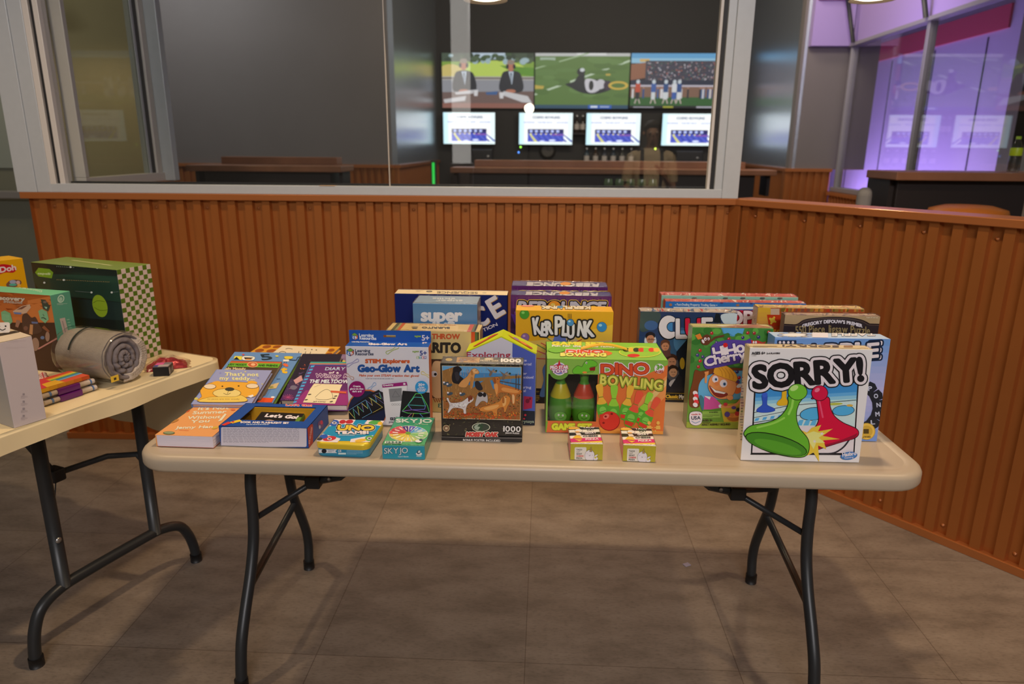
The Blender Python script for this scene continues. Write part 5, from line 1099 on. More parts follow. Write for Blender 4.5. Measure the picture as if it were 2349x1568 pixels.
# ---- property trading game and the box behind it
b = C('mono', 'board_game_box', 'long blue and red property trading board game box standing behind the CLUE box', 'board game', {'*': '2f68a8', 'T': 'b8584a', 'L': 'b04a40'}, WRAP)
f = FR(b); f.rect(300, 170, 1850, 1110, '2c69ac').rect(470, 240, 1300, 262, 'c8d4e0').poly([(480, 262), (1850, 285), (1800, 470), (480, 440)], 'b01c34')
f.part('title_lettering').text('MONOPOLY', 560, 408, 1700, 424, 130, 'd0c4cc', bold=9, out=[(8, '5a0c1c')])
f.part('small_lettering').text('Fast-Dealing Property Trading Game', 505, 225, 900, 232, 22, 'b8c8dc', bold=1).ell(440, 218, 16, 14, '9a6a4a').ell(1130, 222, 18, 12, '8a6a50').ell(490, 218, 5, 5, 'b8c8dc').ell(915, 222, 5, 5, 'b8c8dc').ell(965, 198, 18, 8, '3a3a70').ell(1270, 205, 16, 7, '3a3a70')
t = TP(b); R = random.Random(4); t.layer()
for k in range(70): xx = R.uniform(380, 1820); t.poly([(xx+R.uniform(-30, 30), R.uniform(154, 206)) for _ in range(3)], R.choice(['d0a098', 'b04a40', 'c87a70', 'd8b8b0', 'a83a3a']), False)
film_seam(b); b.done()
b = C('green', 'board_game_box', 'red-topped pale green game box rearmost behind the blue property game', 'board game', {'*': '7fa898', 'T': 'b8635a', 'L': 'b05a50'}, WRAP)
f = FR(b)
for x_ in (680, 1000, 1180, 1380, 1560): f.ell(x_, 152, 24, 10, '4a5a54').ell(x_+20, 150, 10, 7, '6a4a40')
t = TP(b); t.layer()
for k in range(80): xx = R.uniform(330, 1740); t.poly([(xx+R.uniform(-30, 30), R.uniform(86, 140)) for _ in range(3)], R.choice(['d8a8a0', 'b8544a', 'c8857a', 'e0c8c0', 'a84a44']), False)
film_seam(b); b.done()

# ---- two puzzles at the right
b = C('orangep', 'puzzle_box', 'orange and yellow shrink-wrapped jigsaw puzzle box behind the tan-trimmed puzzle box', 'puzzle', {'*': 'b8843a', 'T': 'b8a060', 'L': 'b89a70'}, WRAP)
f = FR(b); f.fill_grad(130, 175, 480, 600, 'c8a02e', 'b87a4a', 6).rect(330, 170, 1840, 600, '9a4a24').rect(330, 190, 470, 300, 'b8a08a'); R = random.Random(6); f.layer()
for k in range(50): xx = R.uniform(480, 1800); f.poly([(xx, 180), (xx+R.uniform(20, 60), 182), (xx+R.uniform(10, 50), 240), (xx-10, 240)], R.choice(['8a6a2c', 'a83a20', '6a5a24', 'b87a30', '7a4a3a']), False)
f.part('maker_badge').poly([(270, 285), (600, 290), (600, 470), (300, 462)], 'ac3416'); f.ell(360, 375, 40, 40, 'c8a83a'); 
for dx, dy in ((-40, -25), (25, -45), (42, 22), (-22, 48)): f.ell(360+dx, 375+dy, 17, 17, 'c8a83a')
f.poly([(280, 470), (600, 480), (600, 700), (300, 690)], 'a83a1a').text('500', 360, 600, 560, 606, 75, 'd0a83a', bold=5)
s = LF(b); s.poly([(60, 125), (130, 175), (-30, 1745), (-97, 1662)], 'b09472'); s.layer()
for k in range(40): yy = R.uniform(180, 700); s.poly([(R.uniform(60, 120)-(yy-170)*.1, yy+R.uniform(-30, 30)) for _ in range(3)], R.choice(['c8b090', 'a86a3a', '8a6a50', 'd0c0a8']), False)
t = TP(b); t.layer()
for k in range(70): xx = R.uniform(80, 1780); t.poly([(xx+R.uniform(-60, 60), R.uniform(118, 200)) for _ in range(3)], R.choice(['c8b070', 'a87a3a', 'd0b050', 'b8924a', '8a6a3a', 'c89a70']), False)
film_seam(b); b.done()
b = C('defouw', 'puzzle_box', 'tan and black 550 piece jigsaw puzzle box behind the pale blue box', 'puzzle', {'*': '231c20', 'T': '9a8468', 'L': '4a4450', 'F': '2a2226'}, WRAP)
f = FR(b); f.rect(350, 280, 2080, 2000, '2a2226').poly([(555, 285), (2075, 310), (2060, 430), (1900, 425), (1850, 395), (1700, 345), (1500, 330), (1150, 330), (950, 345), (850, 372), (735, 440), (545, 430)], 'a08a68')
f.curve([(545, 440), (735, 442), (850, 375), (1000, 345), (1300, 325), (1600, 337), (1800, 380), (1900, 435), (2060, 440)], 14, '2a1c1c').curve([(540, 455), (740, 458), (860, 395), (1010, 360), (1300, 344), (1590, 355), (1780, 395), (1890, 448), (2055, 455)], 8, '5a4a44')
f.part('title_lettering').text("GREGORY DEFOUW'S PREMIER", 830, 490, 1780, 488, 48, 'c8c4cc', bold=4, arc=72).text('550 Piece Jigsaw Puzzle', 720, 592, 1900, 600, 120, '8a7a54', bold=3, arc=25)
f.part('small_lettering').text('Ages 10 and up', 1845, 335, 2025, 338, 15, 'c8bca8', bold=1)
t = TP(b); R = random.Random(9); t.layer()
for k in range(50): xx = R.uniform(510, 2050); t.poly([(xx+R.uniform(-60, 60), R.uniform(248, 316)) for _ in range(3)], R.choice(['8a7a68', 'b0a088', '6a5a50', '4a4040', 'a89478']), False)
film_seam(b); b.done()

# ---- marble-drop game
b = C('kerp', 'board_game_box', 'bright yellow KER PLUNK game box behind DINO BOWLING', 'board game', {'*': 'c89a24', 'T': 'd0a030'})
f = FR(b); f.poly([(88, 335), (1022, 350), (1010, 620), (90, 700)], 'c9981e').poly([(90, 760), (400, 600), (1015, 560), (990, 1210), (88, 1200)], 'b8a070').poly([(90, 640), (520, 600), (90, 980)], 'c2a24a').poly([(640, 560), (1015, 470), (1010, 620), (700, 640)], 'cfa83a').poly([(88, 1070), (1000, 1085), (985, 1230), (88, 1208)], '1e1a1c')
f.part('stick_pictures')
for x0_, y0_, x1_, y1_, cc in ((480, 660, 395, 600, '3a7a34'), (480, 720, 335, 645, 'a82a34'), (440, 740, 296, 660, '3a7a34'), (480, 790, 290, 715, 'a82a50'), (470, 800, 290, 790, 'b0303a'), (600, 640, 630, 560, '3a6a34'), (660, 640, 720, 610, 'a82a34'), (580, 640, 610, 530, '2a2a2a')): f.line([(x0_, y0_), (x1_, y1_)], 8, cc)
f.blob([(380, 840), (410, 830), (400, 1000), (375, 1140), (330, 1150), (325, 1120), (360, 1000), (350, 900)], '4a6aa0', 4, '2a3a6a', 2).poly([(470, 560), (560, 570), (580, 640), (440, 640)], '5a6aa8').text('AGES 6+', 288, 1110, 318, 1110, 14, 'a8902c').lines(288, 1140, 320, 1200, 4, 'a8902c')
f.part('marble_pictures')
for x_, y_, r_, cc, hi in ((178, 372, 44, '3f8a2a', '7ab85a'), (910, 492, 46, '2f7ab8', '8ab8e0'), (185, 590, 38, '7a5a8a', 'a88ab0')): f.ell(x_, y_, r_+3, r_+3, '6a5a2a').ell(x_, y_, r_, r_, cc).ell(x_-r_*.3, y_-r_*.35, r_*.35, r_*.28, hi)
f.part('title_lettering')
for ch, x0_, x1_, yb, yt, dy in (('K', 275, 335, 560, 410, -8), ('E', 335, 385, 570, 455, 4), ('R', 385, 445, 560, 440, -6), ('P', 470, 535, 560, 395, 0), ('L', 535, 580, 570, 430, 3), ('U', 585, 645, 590, 470, 0), ('N', 680, 745, 570, 435, 6), ('K', 750, 835, 585, 440, -8)):
    f.text(ch, x0_, yb, x1_, yb+dy, yb-yt, 'c8c8cc', bold=7, out=[(15, '23211f')])
for ch, x0_, x1_, yb, yt, dy in (('K', 275, 335, 560, 410, -8), ('E', 335, 385, 570, 455, 4), ('R', 385, 445, 560, 440, -6), ('P', 470, 535, 560, 395, 0), ('L', 535, 580, 570, 430, 3), ('U', 585, 645, 590, 470, 0), ('N', 680, 745, 570, 435, 6), ('K', 750, 835, 585, 440, -8)):
    f.text(ch, x0_, yb, x1_, yb+dy, yb-yt, 'c8c8cc', bold=7)
f.ell(612, 448, 36, 36, '23211f').ell(612, 448, 32, 32, '3f7fb8').ell(602, 436, 12, 9, '9ac0e0')
for x_ in (592, 606, 620): f.line([(x_, 365), (x_, 405)], 4, '23211f')
t = TP(b); t.text('KERPLUNK', 800, 300, 340, 296, 24, 'c8c0a8', bold=4, out=[(5, '3a2f1c')]).ell(208, 294, 62, 10, 'b05a5a').ell(208, 293, 54, 8, 'd08a7a').ell(515, 306, 30, 12, '4a78a0')
b.done()

# ---- the two ball-bouncing games
for key, lab in (('reb1', 'purple REBOUNCE game box, the front one of the two, right behind the yellow KER PLUNK'), ('reb2', 'purple REBOUNCE game box, the rear one of the two, its top edge showing highest')):
    b = C(key, 'board_game_box', lab, 'board game', {'*': '2c1c48', 'T': '3c3268', 'F': '38204e', 'R': '261f44', 'L': '4a2450'}, WRAP, 'purple ball-bouncing game boxes')
    f = FR(b); q = QUADS[key+'.front']; (ax, ay), (bx, by) = q[0], q[1]; R = random.Random(12)
    f.fill_grad(ax-10, ay, bx+10, ay+320, '54225e', '221838', 5); f.layer()
    for k in range(60):
        xx = R.uniform(ax, bx); f.poly([(xx-12, ay+125), (xx+12, ay+125), (xx+R.uniform(-6, 6), ay+R.uniform(10, 60))], R.choice(['2a1a3a', '3a1f4a', '7a2f7a', '241a34', '5a2a66']), False)
    for k in range(9): f.poly([(ax+R.uniform(0, 60), ay+R.uniform(150, 330)), (ax+R.uniform(60, 160), ay+R.uniform(150, 330)), (ax+R.uniform(40, 120), ay+R.uniform(150, 330))], R.choice(['7a3a9a', '4a2a8a', '9a5a7a']))
    f.part('title_lettering').text('REBOUNCE', ax+70, ay+158, ax+890, ay+165, 92, 'b0aeb8', bold=8, out=[(17, 'c8a83a'), (11, '1c1626')], shear=.12).ell(ax+412, ay+110, 66, 60, '1c1626').ell(ax+412, ay+110, 60, 54, 'd08a2a').ell(ax+400, ay+95, 22, 16, 'e8b85a')
    t = TP(b); q = QUADS[key+'.top']; (ax, ay), (bx, by), (cx, cy), (dx, dy) = q; hh = dy-ay; m = (ax+dx)/2
    t.part('top_lettering').text('REBOUNCE', m+820, ay+hh*.35+12, m+145, ay+hh*.35, hh*.62, 'b4b2bc', bold=hh*.09, out=[(hh*.12, '231c30')], shear=.3).ell(m+505, ay+hh*.62, 52, hh*.34, 'd08a2a')
    film_seam(b); b.done()

# ---- food-fight card game, blue party game, strategy game
b = C('burrito', 'board_game_box', 'tan THROW THROW BURRITO game box behind the white craft kit', 'board game', {'*': 'b8a068', 'T': 'c0a870', 'F': 'bfa974', 'R': 'a88a50'}, WRAP)
f = FR(b); f.rect(40, 910, 1760, 1440, 'bfa974').poly([(90, 1440), (1740, 1440), (1740, 2150), (100, 2120)], '4a3024').rect(90, 2150, 1740, 2420, 'b09a62')
for x0_, x1_, cc in ((110, 165, '56563a'), (165, 215, '6a7a4a'), (215, 262, 'a85a30'), (1572, 1640, 'b8482a'), (1640, 1690, '4a5a3a'), (1690, 1712, '2f2a24')): f.rect(x0_, 900, x1_, 1000 if x0_ < 1000 else 1440, cc)
f.part('title_lettering').text('THROW THROW', 320, 1062, 1365, 1072, 84, 'b5522e', bold=7).text('BURRITO', 480, 1305, 1375, 1315, 165, '2a2622', bold=14).line([(70, 1438), (1740, 1442)], 12, '2a2420')
f.part('wrap_picture').blob([(880, 1520), (1000, 1470), (1160, 1560), (1180, 2000), (1060, 2120), (900, 2110), (840, 1900)], 'c09a72', 4, '3a2418', 5).ell(905, 1700, 60, 55, WH).ell(930, 1705, 26, 26, BK)
for k in range(6): f.line([(900+k*40, 2140), (930+k*40, 2200)], 20, '8a4a2a')
f.part('small_lettering').rect(980, 2230, 1120, 2300, '3a5a4a').text('2-6', 1000, 2285, 1100, 2287, 36, 'c8b88a', bold=2)
t = TP(b)
for x0_, x1_, cc in ((.05, .085, '56563a'), (.085, .11, '8a8a5a'), (.11, .145, 'b05a30'), (.86, .905, 'b8563a'), (.905, .93, '6a6a40'), (.93, .95, '3a342a')): t.poly([(164+(1619)*x0_, 784+34*x0_), (164+1619*x1_, 784+34*x1_), (44+1686*x1_, 914+37*x1_), (44+1686*x0_, 914+37*x0_)], cc)
t.part('top_lettering').text('BURRITO', 1185, 862, 690, 856, 28, '3a3224', bold=4).text('THROW THROW', 1300, 822, 640, 812, 10, 'a05a3a', bold=1.5).ell(560, 862, 60, 14, '8a7a54').ell(560, 885, 50, 6, '3a3224')
film_seam(b); b.done()
b = C('super', 'card_game_box', 'tall sky-blue box lettered super, standing on end behind the burrito game', 'board game', {'*': '4f7aa4', 'T': '7f95ac', 'R': '7a7068', 'F': '4d78a2'}, WRAP)
f = FR(b).part('title_lettering'); f.text('super', 680, 748, 1400, 752, 215, 'c6cad2', bold=14, gap=.07).text('skills', 740, 990, 1410, 994, 215, 'c6cad2', bold=14, gap=.07)
t = TP(b); t.part('top_lettering').text('super', 1415, 376, 940, 374, 28, 'b8c2cc', bold=4).text('skills', 1280, 340, 880, 336, 24, 'b8c2cc', bold=4)
s = RT(b); s.poly([(1690, 520), (1740, 420), (1748, 800), (1695, 900)], '8a7a6c').poly([(1700, 580), (1735, 520), (1740, 640), (1702, 720)], 'b09a88')
film_seam(b); b.done()
b = C('seq', 'board_game_box', 'large navy SEQUENCE board game box with a cream edge, behind the sky-blue super box', 'board game', {'*': '0c1c5c', 'T': 'cdbd9a', 'F': '0b1a58', 'R': '0c1850'})
f = FR(b); f.part('title_lettering')
for ch, x0_, y0_, x1_, y1_, hh in (('E', 2010, 700, 2178, 600, 345), ('C', 1690, 870, 1900, 780, 330), ('N', 1330, 1020, 1560, 930, 330)):
    f.text(ch, x0_+14, y0_+6, x1_+14, y1_+6, hh, 'a8843a', bold=17).text(ch, x0_, y0_, x1_, y1_, hh, 'c4c0c4', bold=17)
f.text('EDITION', 1640, 1010, 2050, 830, 55, 'c4c0c8', bold=2).ell(2050, 318, 10, 10, '6a78a8')
t = TP(b); t.part('top_print').poly([(262, 182), (2240, 212), (2220, 292), (200, 262)], 'cdbd9a').poly([(272, 174), (2240, 206), (2238, 216), (268, 186)], '3a3450').text('SEQUENCE', 1690, 232, 960, 222, 34, '5a5248', bold=2).ell(820, 222, 56, 14, '4a4848').ell(820, 222, 30, 8, '8a8478').ell(1810, 248, 40, 8, '9a8f78').lines(580, 205, 710, 235, 2, 'b0a084')
b.done()

# ================================================================ BOOKS
def book(key, name, label, cover, spine=None, page='cfc8c0', boards=.0015, hard=True, edge=None):
    x, y, z, ang, w, d, h, lean, side = BOX[key]
    t = thing(name, label, 'book', (x, y, z), (math.radians(lean), 0, math.radians(ang)))
    c = K(cover); sp = K(spine or cover); ins = .003 if hard else .0003
    MB().bevbox(.0015, 0, h-boards, w, d, h, .0006, c).build('front_cover', WRAP if hard else PRINT, t)
    MB().bevbox(.0015, 0, 0, w, d, boards, .0006, K(edge) if edge else c).build('back_cover', PRINT, t)
    MB().bevbox(0, 0, 0, .003, d, h, .0008, sp).build('spine', PRINT, t)
    mb = MB(); R = random.Random(len(key)); n = max(3, int((h-2*boards)/.0022))
    for k in range(n):
        z0 = boards+(h-2*boards)*k/n; z1 = boards+(h-2*boards)*(k+1)/n; o = R.uniform(0, .0007); g = R.uniform(.93, 1.0)
        mb.box(.003, ins+o, z0, w-ins-o, d-ins-o, z1, tuple(q*g for q in K(page)))
    mb.build('page_block', MATTE, t)
    f = Face((0, d, h), (1, 0, 0), (0, -1, 0), (0, 0, 1), w, d, QUADS[key+'.top']); f.part('cover_print'); f.root = t; return f

f = book('summer', 'paperback_book', "orange paperback lettered It's Not Summer Without You at the front left corner of the table", 'dc935a', 'dc935a', 'c9c2cc', .0009, False, 'a8542a')
f.part('title_lettering')
for s_, x0_, x1_, yy in (("It's Not", 618, 942, 828), ('Summer', 560, 912, 872), ('Without', 505, 850, 926), ('You', 540, 735, 968), ('Jenny Han', 380, 770, 1030)): f.text(s_, x0_, yy+3, x1_, yy-8, 30 if s_ != 'Jenny Han' else 26, 'e6d2bc', bold=2, shear=.5)
f.part('leaf_drawings').ell(312, 1075, 62, 17, '4a5a3a').ell(312, 1073, 54, 13, '7f8a6a').ell(370, 950, 50, 12, 'a8763a', -20).ell(505, 842, 30, 12, 'c05a34', -20).ell(800, 1020, 36, 12, 'c0a040', -15).ell(1020, 790, 40, 10, 'd8c08a').ell(990, 830, 24, 10, 'c86a44')
f.poly([(905, 870), (922, 880), (870, 945), (830, 955)], 'e6d2bc').line([(420, 1045), (520, 1050)], 3, 'c86a44'); f.done(f.root)

f = book('giraffe', 'board_book', 'yellow giraffe-patterned picture book with a white panel, rearmost of the book pile', 'd0962a', 'd8a83a', 'cfc6b4', .002)
for x_, y_, rx, ry in ((720, 118, 80, 28), (590, 185, 84, 30), (800, 190, 90, 28), (905, 118, 80, 22), (470, 240, 70, 22), (700, 250, 70, 22), (1880, 180, 60, 26), (1840, 250, 60, 24), (1800, 300, 50, 18)): f.ell(x_, y_, rx, ry, '8a4a1a', -8)
f.part('title_panel').poly([(1010, 95), (1850, 140), (1760, 260), (1700, 365), (700, 350), (850, 210)], 'd2c4aa').curve([(925, 262), (950, 220), (1000, 205), (1050, 215), (1065, 232)], 9, '2a2420').line([(1300, 205), (1280, 262)], 9, '2a2420').line([(1420, 208), (1405, 262)], 9, '2a2420').line([(1510, 212), (1492, 265)], 9, '2a2420').curve([(1060, 160), (1110, 150), (1180, 162)], 6, '2a2420')
for x_, y_ in ((1410, 165), (1530, 172), (1610, 180)): f.ell(x_, y_, 12, 7, '2a2420')
f.done(f.root)
f = book('lilac', 'hardback_book', 'thick lilac book at the back of the pile, seen just left of the craft kit', '7a6a92', '6a5a84'); f.lines(1940, 300, 2120, 330, 2, 'b0a4c0').ell(2085, 380, 50, 20, 'c8b84a').curve([(1930, 350), (1985, 335), (2040, 352)], 8, '9a90b4'); f.done(f.root)

f = book('dragon', 'storybook', 'dark storybook with purple fireworks and orange clouds, leaning between the blue and purple books', '2a2430', '3a2c40', 'a89c8c')
R = random.Random(21)
f.fill_grad(500, 700, 1900, 1120, '3a3048', '4a2a5a', 4); f.layer()
for k in range(90):
    yy = R.uniform(330, 1100); xx = 1700-(yy-330)*.75+R.uniform(-260, 60); r = R.uniform(10, 50)
    f.poly([(xx+R.uniform(-r, r), yy+R.uniform(-r*.6, r*.6)) for _ in range(3)], R.choice(['a8482c', 'c0603a', '5a2f3a', '3a2a3a']) if yy < 560 else R.choice(['5a5070', '6a5a7a', '8a5a6a', '3a3450', '4a3a5a']), False)
f.part('spark_drawings').poly([(1200, 720), (1340, 630), (1370, 720), (1240, 790)], 'b88a8c').ell(1200, 850, 60, 40, '6a6478')
for k in range(14): a = k*PI/7; f.line([(1110, 1030), (1110+95*math.cos(a), 1030+55*math.sin(a))], 5, 'b04a7a')
f.done(f.root)

f = book('wimpy', 'hardback_book', 'purple hardback lettered DIARY of a Wimpy Kid THE MELTDOWN beside the craft kit', '5d2f63', '3a6aa0', 'c8c0c4')
f.poly([(1500, 385), (2420, 392), (2400, 455), (1460, 450)], '3f8a84').poly([(1475, 415), (2410, 420), (2402, 440), (1462, 436)], 'b86a4a').poly([(1465, 436), (2402, 440), (2396, 458), (1455, 452)], '2f4f9a').poly([(1420, 900), (2250, 900), (2165, 1170), (1178, 1165)], '84306e')
f.layer()
for k in range(13): yy = 470+k*58; xx = 1545-(k*58)*.5; f.poly([(xx-30, yy-10), (xx+38, yy-18), (xx+22, yy+14), (xx-42, yy+22)], '4a94c8', False)
f.part('title_lettering').text('DIARY', 1765, 540, 2120, 540, 52, 'a4b4c8', bold=2, shear=.3).text('of a', 1835, 600, 2010, 600, 34, WH, bold=3, shear=.3).text('Wimpy Kid', 1585, 668, 2290, 678, 64, '5d2f63', bold=3, out=[(7, 'd8c4d0')], shear=.35).text('THE MELTDOWN', 1480, 770, 2250, 775, 58, 'c0c8d8', bold=4, shear=.35)
f.part('paper_panel').poly([(1570, 785), (2080, 800), (2040, 880), (2015, 985), (1945, 1145), (1370, 1122), (1440, 1000), (1500, 880)], 'd0c4a0').line([(1570, 845), (1700, 800)], 4, '6a6458').curve([(1590, 1030), (1700, 930), (1800, 890), (1880, 940), (1900, 1040), (1760, 1075), (1600, 1060)], 6, '4a463e').text('Jeff Kinney', 1550, 1118, 1780, 1120, 22, '6a6458', bold=1, shear=.3)
for x_, y_ in ((1490, 980), (1430, 1075), (1880, 1110), (1960, 1010), (1930, 1050)): f.ell(x_, y_, 32, 10, '4a463e', -10)
f.poly([(1870, 910), (2150, 930), (2150, 965), (1870, 945)], 'b8563a'); f.done(f.root)

f = book('blue5', 'storybook', 'large blue picture book with a big 5 and cartoon animals, under the teddy book', '5f84b4', '6a90bc', '8a9a6a', .003, True, '5a7a2c')
f.part('number_lettering').text('5', 640, 355, 830, 345, 98, '23303a', bold=6, shear=-.5)
f.part('animal_drawings').poly([(150, 285), (305, 292), (270, 352), (120, 345)], 'd8c43a').poly([(120, 345), (180, 300), (230, 350), (250, 356)], '1e2024').blob([(300, 290), (495, 300), (470, 360), (290, 355)], 'd8d0c4', 4, '23242a', 4).poly([(310, 308), (480, 315), (400, 355), (330, 345)], '2a2420').ell(395, 345, 60, 12, 'b87a3a').text('t', 985, 585, 1080, 585, 100, 'd8a82a', bold=12)
f.blob([(1040, 295), (1180, 295), (1170, 335), (1060, 340)], 'c8b43a', 4, '2a2c30', 3).rect(1015, 350, 1120, 385, 'd0ccc4').curve([(1130, 355), (1250, 360), (1270, 320), (1330, 295)], 12, '23262c').ell(1060, 450, 50, 26, 'c8603a', 20).line([(1040, 395), (1030, 420)], 8, '23262c').line([(1075, 395), (1065, 420)], 8, '23262c')
f.poly([(800, 800), (950, 765), (890, 870), (720, 885), (780, 830)], 'b8a478').ell(800, 850, 50, 18, '8a8a4a').poly([(700, 900), (750, 890), (690, 1000), (640, 990)], '6a5a50').poly([(590, 1035), (850, 1045), (810, 1125), (540, 1120)], 'cc4a24').lines(900, 695, 1010, 712, 1, '3a4a6a', .7).ell(300, 265, 22, 14, 'b8484a').ell(905, 292, 30, 12, 'd8c43a').ell(830, 1030, 36, 16, 'd8dce0')
f.done(f.root)
f = book('judy', 'chapter_book', 'brown chapter book with a green band lettered JUDY MOODY AND FRIENDS', '4a3a2c', '4a4a34', '8a7a64', .0008, False)
f.poly([(40, 375), (1010, 392), (990, 420), (0, 405)], 'b85a34').poly([(10, 408), (990, 418), (930, 495), (-60, 470)], '64a030')
f.part('band_lettering').text('JUDY MOODY', 20, 450, 355, 460, 30, '2f4a1c', bold=3).text('AND FRIENDS', 570, 466, 915, 474, 30, '2f4a1c', bold=3).ell(465, 440, 96, 50, 'd8a878').ell(465, 440, 84, 42, 'b05a34').ell(475, 438, 40, 24, 'd8a47c')
f.text('Judy Moody', -60, 530, 340, 536, 40, 'c8b48a', bold=3); f.done(f.root)
f = book('teddy', 'board_book', "pale blue board book lettered That's not my teddy with a yellow bear face", '8a90b8', '5a7ab8', 'b89a84', .0025, True)
R = random.Random(14); f.part('star_drawings')
for k in range(16):
    xx, yy = R.uniform(740, 1380), R.uniform(420, 620); r = 13; f.poly([(xx+(r if j % 2 == 0 else r*.45)*math.cos(j*PI/5), yy+.7*(r if j % 2 == 0 else r*.45)*math.sin(j*PI/5)) for j in range(10)], R.choice(['b8b060', '6a74b0', 'c8c070', '7a80b8']))
f.ell(600, 712, 22, 14, 'b8b060')
f.part('title_lettering').text("That's not", 905, 468, 1258, 474, 34, 'd0cc92', bold=2).text('my teddy...', 850, 512, 1220, 516, 34, 'd0cc92', bold=2)
f.part('bear_face').blob([(660, 600), (760, 545), (930, 535), (1150, 545), (1250, 570), (1262, 630), (1215, 690), (1120, 700), (1110, 745), (640, 745), (660, 690), (645, 640)], 'd89a34', 5, '5a3a14', 3)
f.ell(810, 548, 50, 20, 'd89a34', -10).ell(1195, 542, 52, 18, 'd89a34', 6).ell(745, 585, 68, 28, '5a3a14').ell(745, 584, 62, 24, 'd2c0a4').ell(1195, 580, 68, 28, '5a3a14').ell(1195, 579, 62, 24, 'd2c0a4')
f.ell(925, 655, 152, 50, '5a3a14').ell(925, 655, 147, 46, 'e0bc74').ell(955, 614, 50, 20, '3a3a30').line([(942, 632), (932, 662)], 4, '3a2a1c').curve([(890, 658), (930, 670), (965, 655)], 4, '3a2a1c').ell(878, 583, 9, 6, '2a2018').ell(1050, 580, 10, 6, '2a2018')
f.blob([(640, 748), (720, 705), (860, 695), (1010, 695), (1080, 680), (1118, 745)], 'e0b456', 4, '5a3a14', 3).text('its paws are too woolly', 720, 725, 1060, 727, 14, 'a88c4a', bold=.8).poly([(1140, 690), (1200, 672), (1210, 690), (1180, 705)], 'd0d0d8'); f.done(f.root)

# ================================================================ THINGS ON THE LEFT TABLE
b = C('capelli', 'sports_goal_box', 'large black box with a green top and checked side on the left table', 'toy box', {'*': '1b201c', 'T': '6a8426', 'R': 'b9a8a4', 'F': '1a1f1d'}, WRAP)
f = FR(b); f.poly([(30, 260), (1250, 300), (1300, 640), (200, 520)], '1f352c').poly([(300, 560), (1270, 640), (1330, 900), (500, 800)], '1d2a2a').poly([(480, 820), (1330, 870), (1480, 1400), (390, 1350)], '161a1a')
f.part('maker_badge').poly([(115, 250), (160, 190), (300, 205), (350, 250), (330, 325), (160, 300)], '6f9426').text('capelli', 150, 272, 310, 280, 24, 'b4c48a', bold=3)
f.part('ball_picture').ell(950, 680, 92, 148, '7f9a26', -18).curve([(865, 640), (920, 612), (1010, 625)], 5, '3f5212').curve([(880, 700), (950, 735), (1050, 730)], 5, '3f5212')
f.part('light_string_picture')
for k in range(30): f.ell(400+k*23, 342+k*1.0, 5, 4, 'a88a5a')
for k in range(10): f.ell(400+k*24, 172+k*1.5, 6, 4, '8a9088')
for x_, y_ in ((575, 180), (490, 345), (240, 380), (845, 505), (1105, 505), (920, 190)): f.ell(x_, y_, 14, 12, 'c8ccc8')
f.line([(640, 490), (845, 505)], 3, '7a8080').line([(1105, 505), (1190, 495)], 3, '7a8080')
s = RT(b); s.part('checked_side'); w_, h_ = b.d, b.h; s.H = lambda x, y: (x*b.d, y*b.h); nx, ny = 8, 20; s.layer()
for i in range(nx):
    for j in range(ny):
        if (i+j) % 2 == 0: s.poly([((i+.02)/nx, (j+.02)/ny), ((i+.98)/nx, (j+.02)/ny), ((i+.98)/nx, (j+.98)/ny), ((i+.02)/nx, (j+.98)/ny)], ('4a641c', '4a641c', '4a641c', '8a6f78')[(i*3+j*5) % 4], False)
t = TP(b); t.H = lambda x, y: (x*b.w, y*b.d); t.line([(.22, .35), (.62, .5)], .05, 'c0c48a', joints=False); t.line([(.62, .5), (.78, .58)], .05, 'c0c48a', joints=False)
b.done()

b = C('disc', 'toy_box', 'teal toy box with an orange desert rover picture, in front of the black checked box', 'toy box', {'*': '5a9a80', 'T': '66b088', 'F': '9a4f1e', 'R': '4f8a76'})
f = FR(b); f.fill_grad(-460, 660, 1150, 1400, '8a4416', 'b8703a', 6).poly([(500, 850), (1010, 760), (1060, 1240), (480, 1180)], 'b06a34').poly([(-400, 1250), (1200, 1250), (1300, 2200), (-300, 2100)], '3f281a')
R = random.Random(17); f.layer()
for k in range(40): xx, yy = R.uniform(-300, 1000), R.uniform(700, 1000); f.poly([(xx, yy), (xx+R.uniform(80, 200), yy+R.uniform(-10, 20)), (xx+R.uniform(40, 120), yy+R.uniform(15, 40))], R.choice(['7a3812', '9a5420', '6a3414', 'b0642a']), False)
f.part('title_lettering').text('Discovery', -130, 830, 440, 860, 62, 'b4a898', bold=7, out=[(4, '5a3a28')]).text('#MINDBLOWN', 70, 888, 400, 915, 34, '9a8a7c', bold=4)
f.poly([(235, 1045), (400, 950), (540, 920), (560, 980), (470, 1090), (260, 1095)], 'b0947c').poly([(300, 1020), (420, 955), (500, 945), (400, 1010)], '6a4434').poly([(245, 1060), (395, 1070), (380, 1105), (265, 1095)], '5a6a94')
f.blob([(400, 1150), (480, 1080), (570, 1160), (640, 1150), (700, 1260), (760, 1400), (600, 1460), (440, 1420)], '4a3428').poly([(545, 1280), (600, 1290), (590, 1470), (530, 1450)], 'a87a50').poly([(570, 1230), (690, 1240), (680, 1270), (580, 1265)], '5a6488').ell(640, 1640, 70, 120, '8a6e5c').ell(310, 1780, 90, 130, '8a6e5c').ell(860, 1500, 40, 90, '8a6e5c').poly([(300, 1200), (380, 1220), (330, 1340), (280, 1320)], '8a6450').poly([(800, 1300), (900, 1400), (880, 1430), (760, 1340)], '7a4a30').line([(700, 1720), (1090, 1500)], 26, 'a8746a').ell(470, 1350, 40, 40, '6a4a3c').ell(770, 1520, 36, 30, '5a6a8a')
f.part('feature_badge').poly([(25, 1060), (90, 1030), (190, 1080), (235, 1230), (170, 1300), (40, 1200)], '6a9a72')
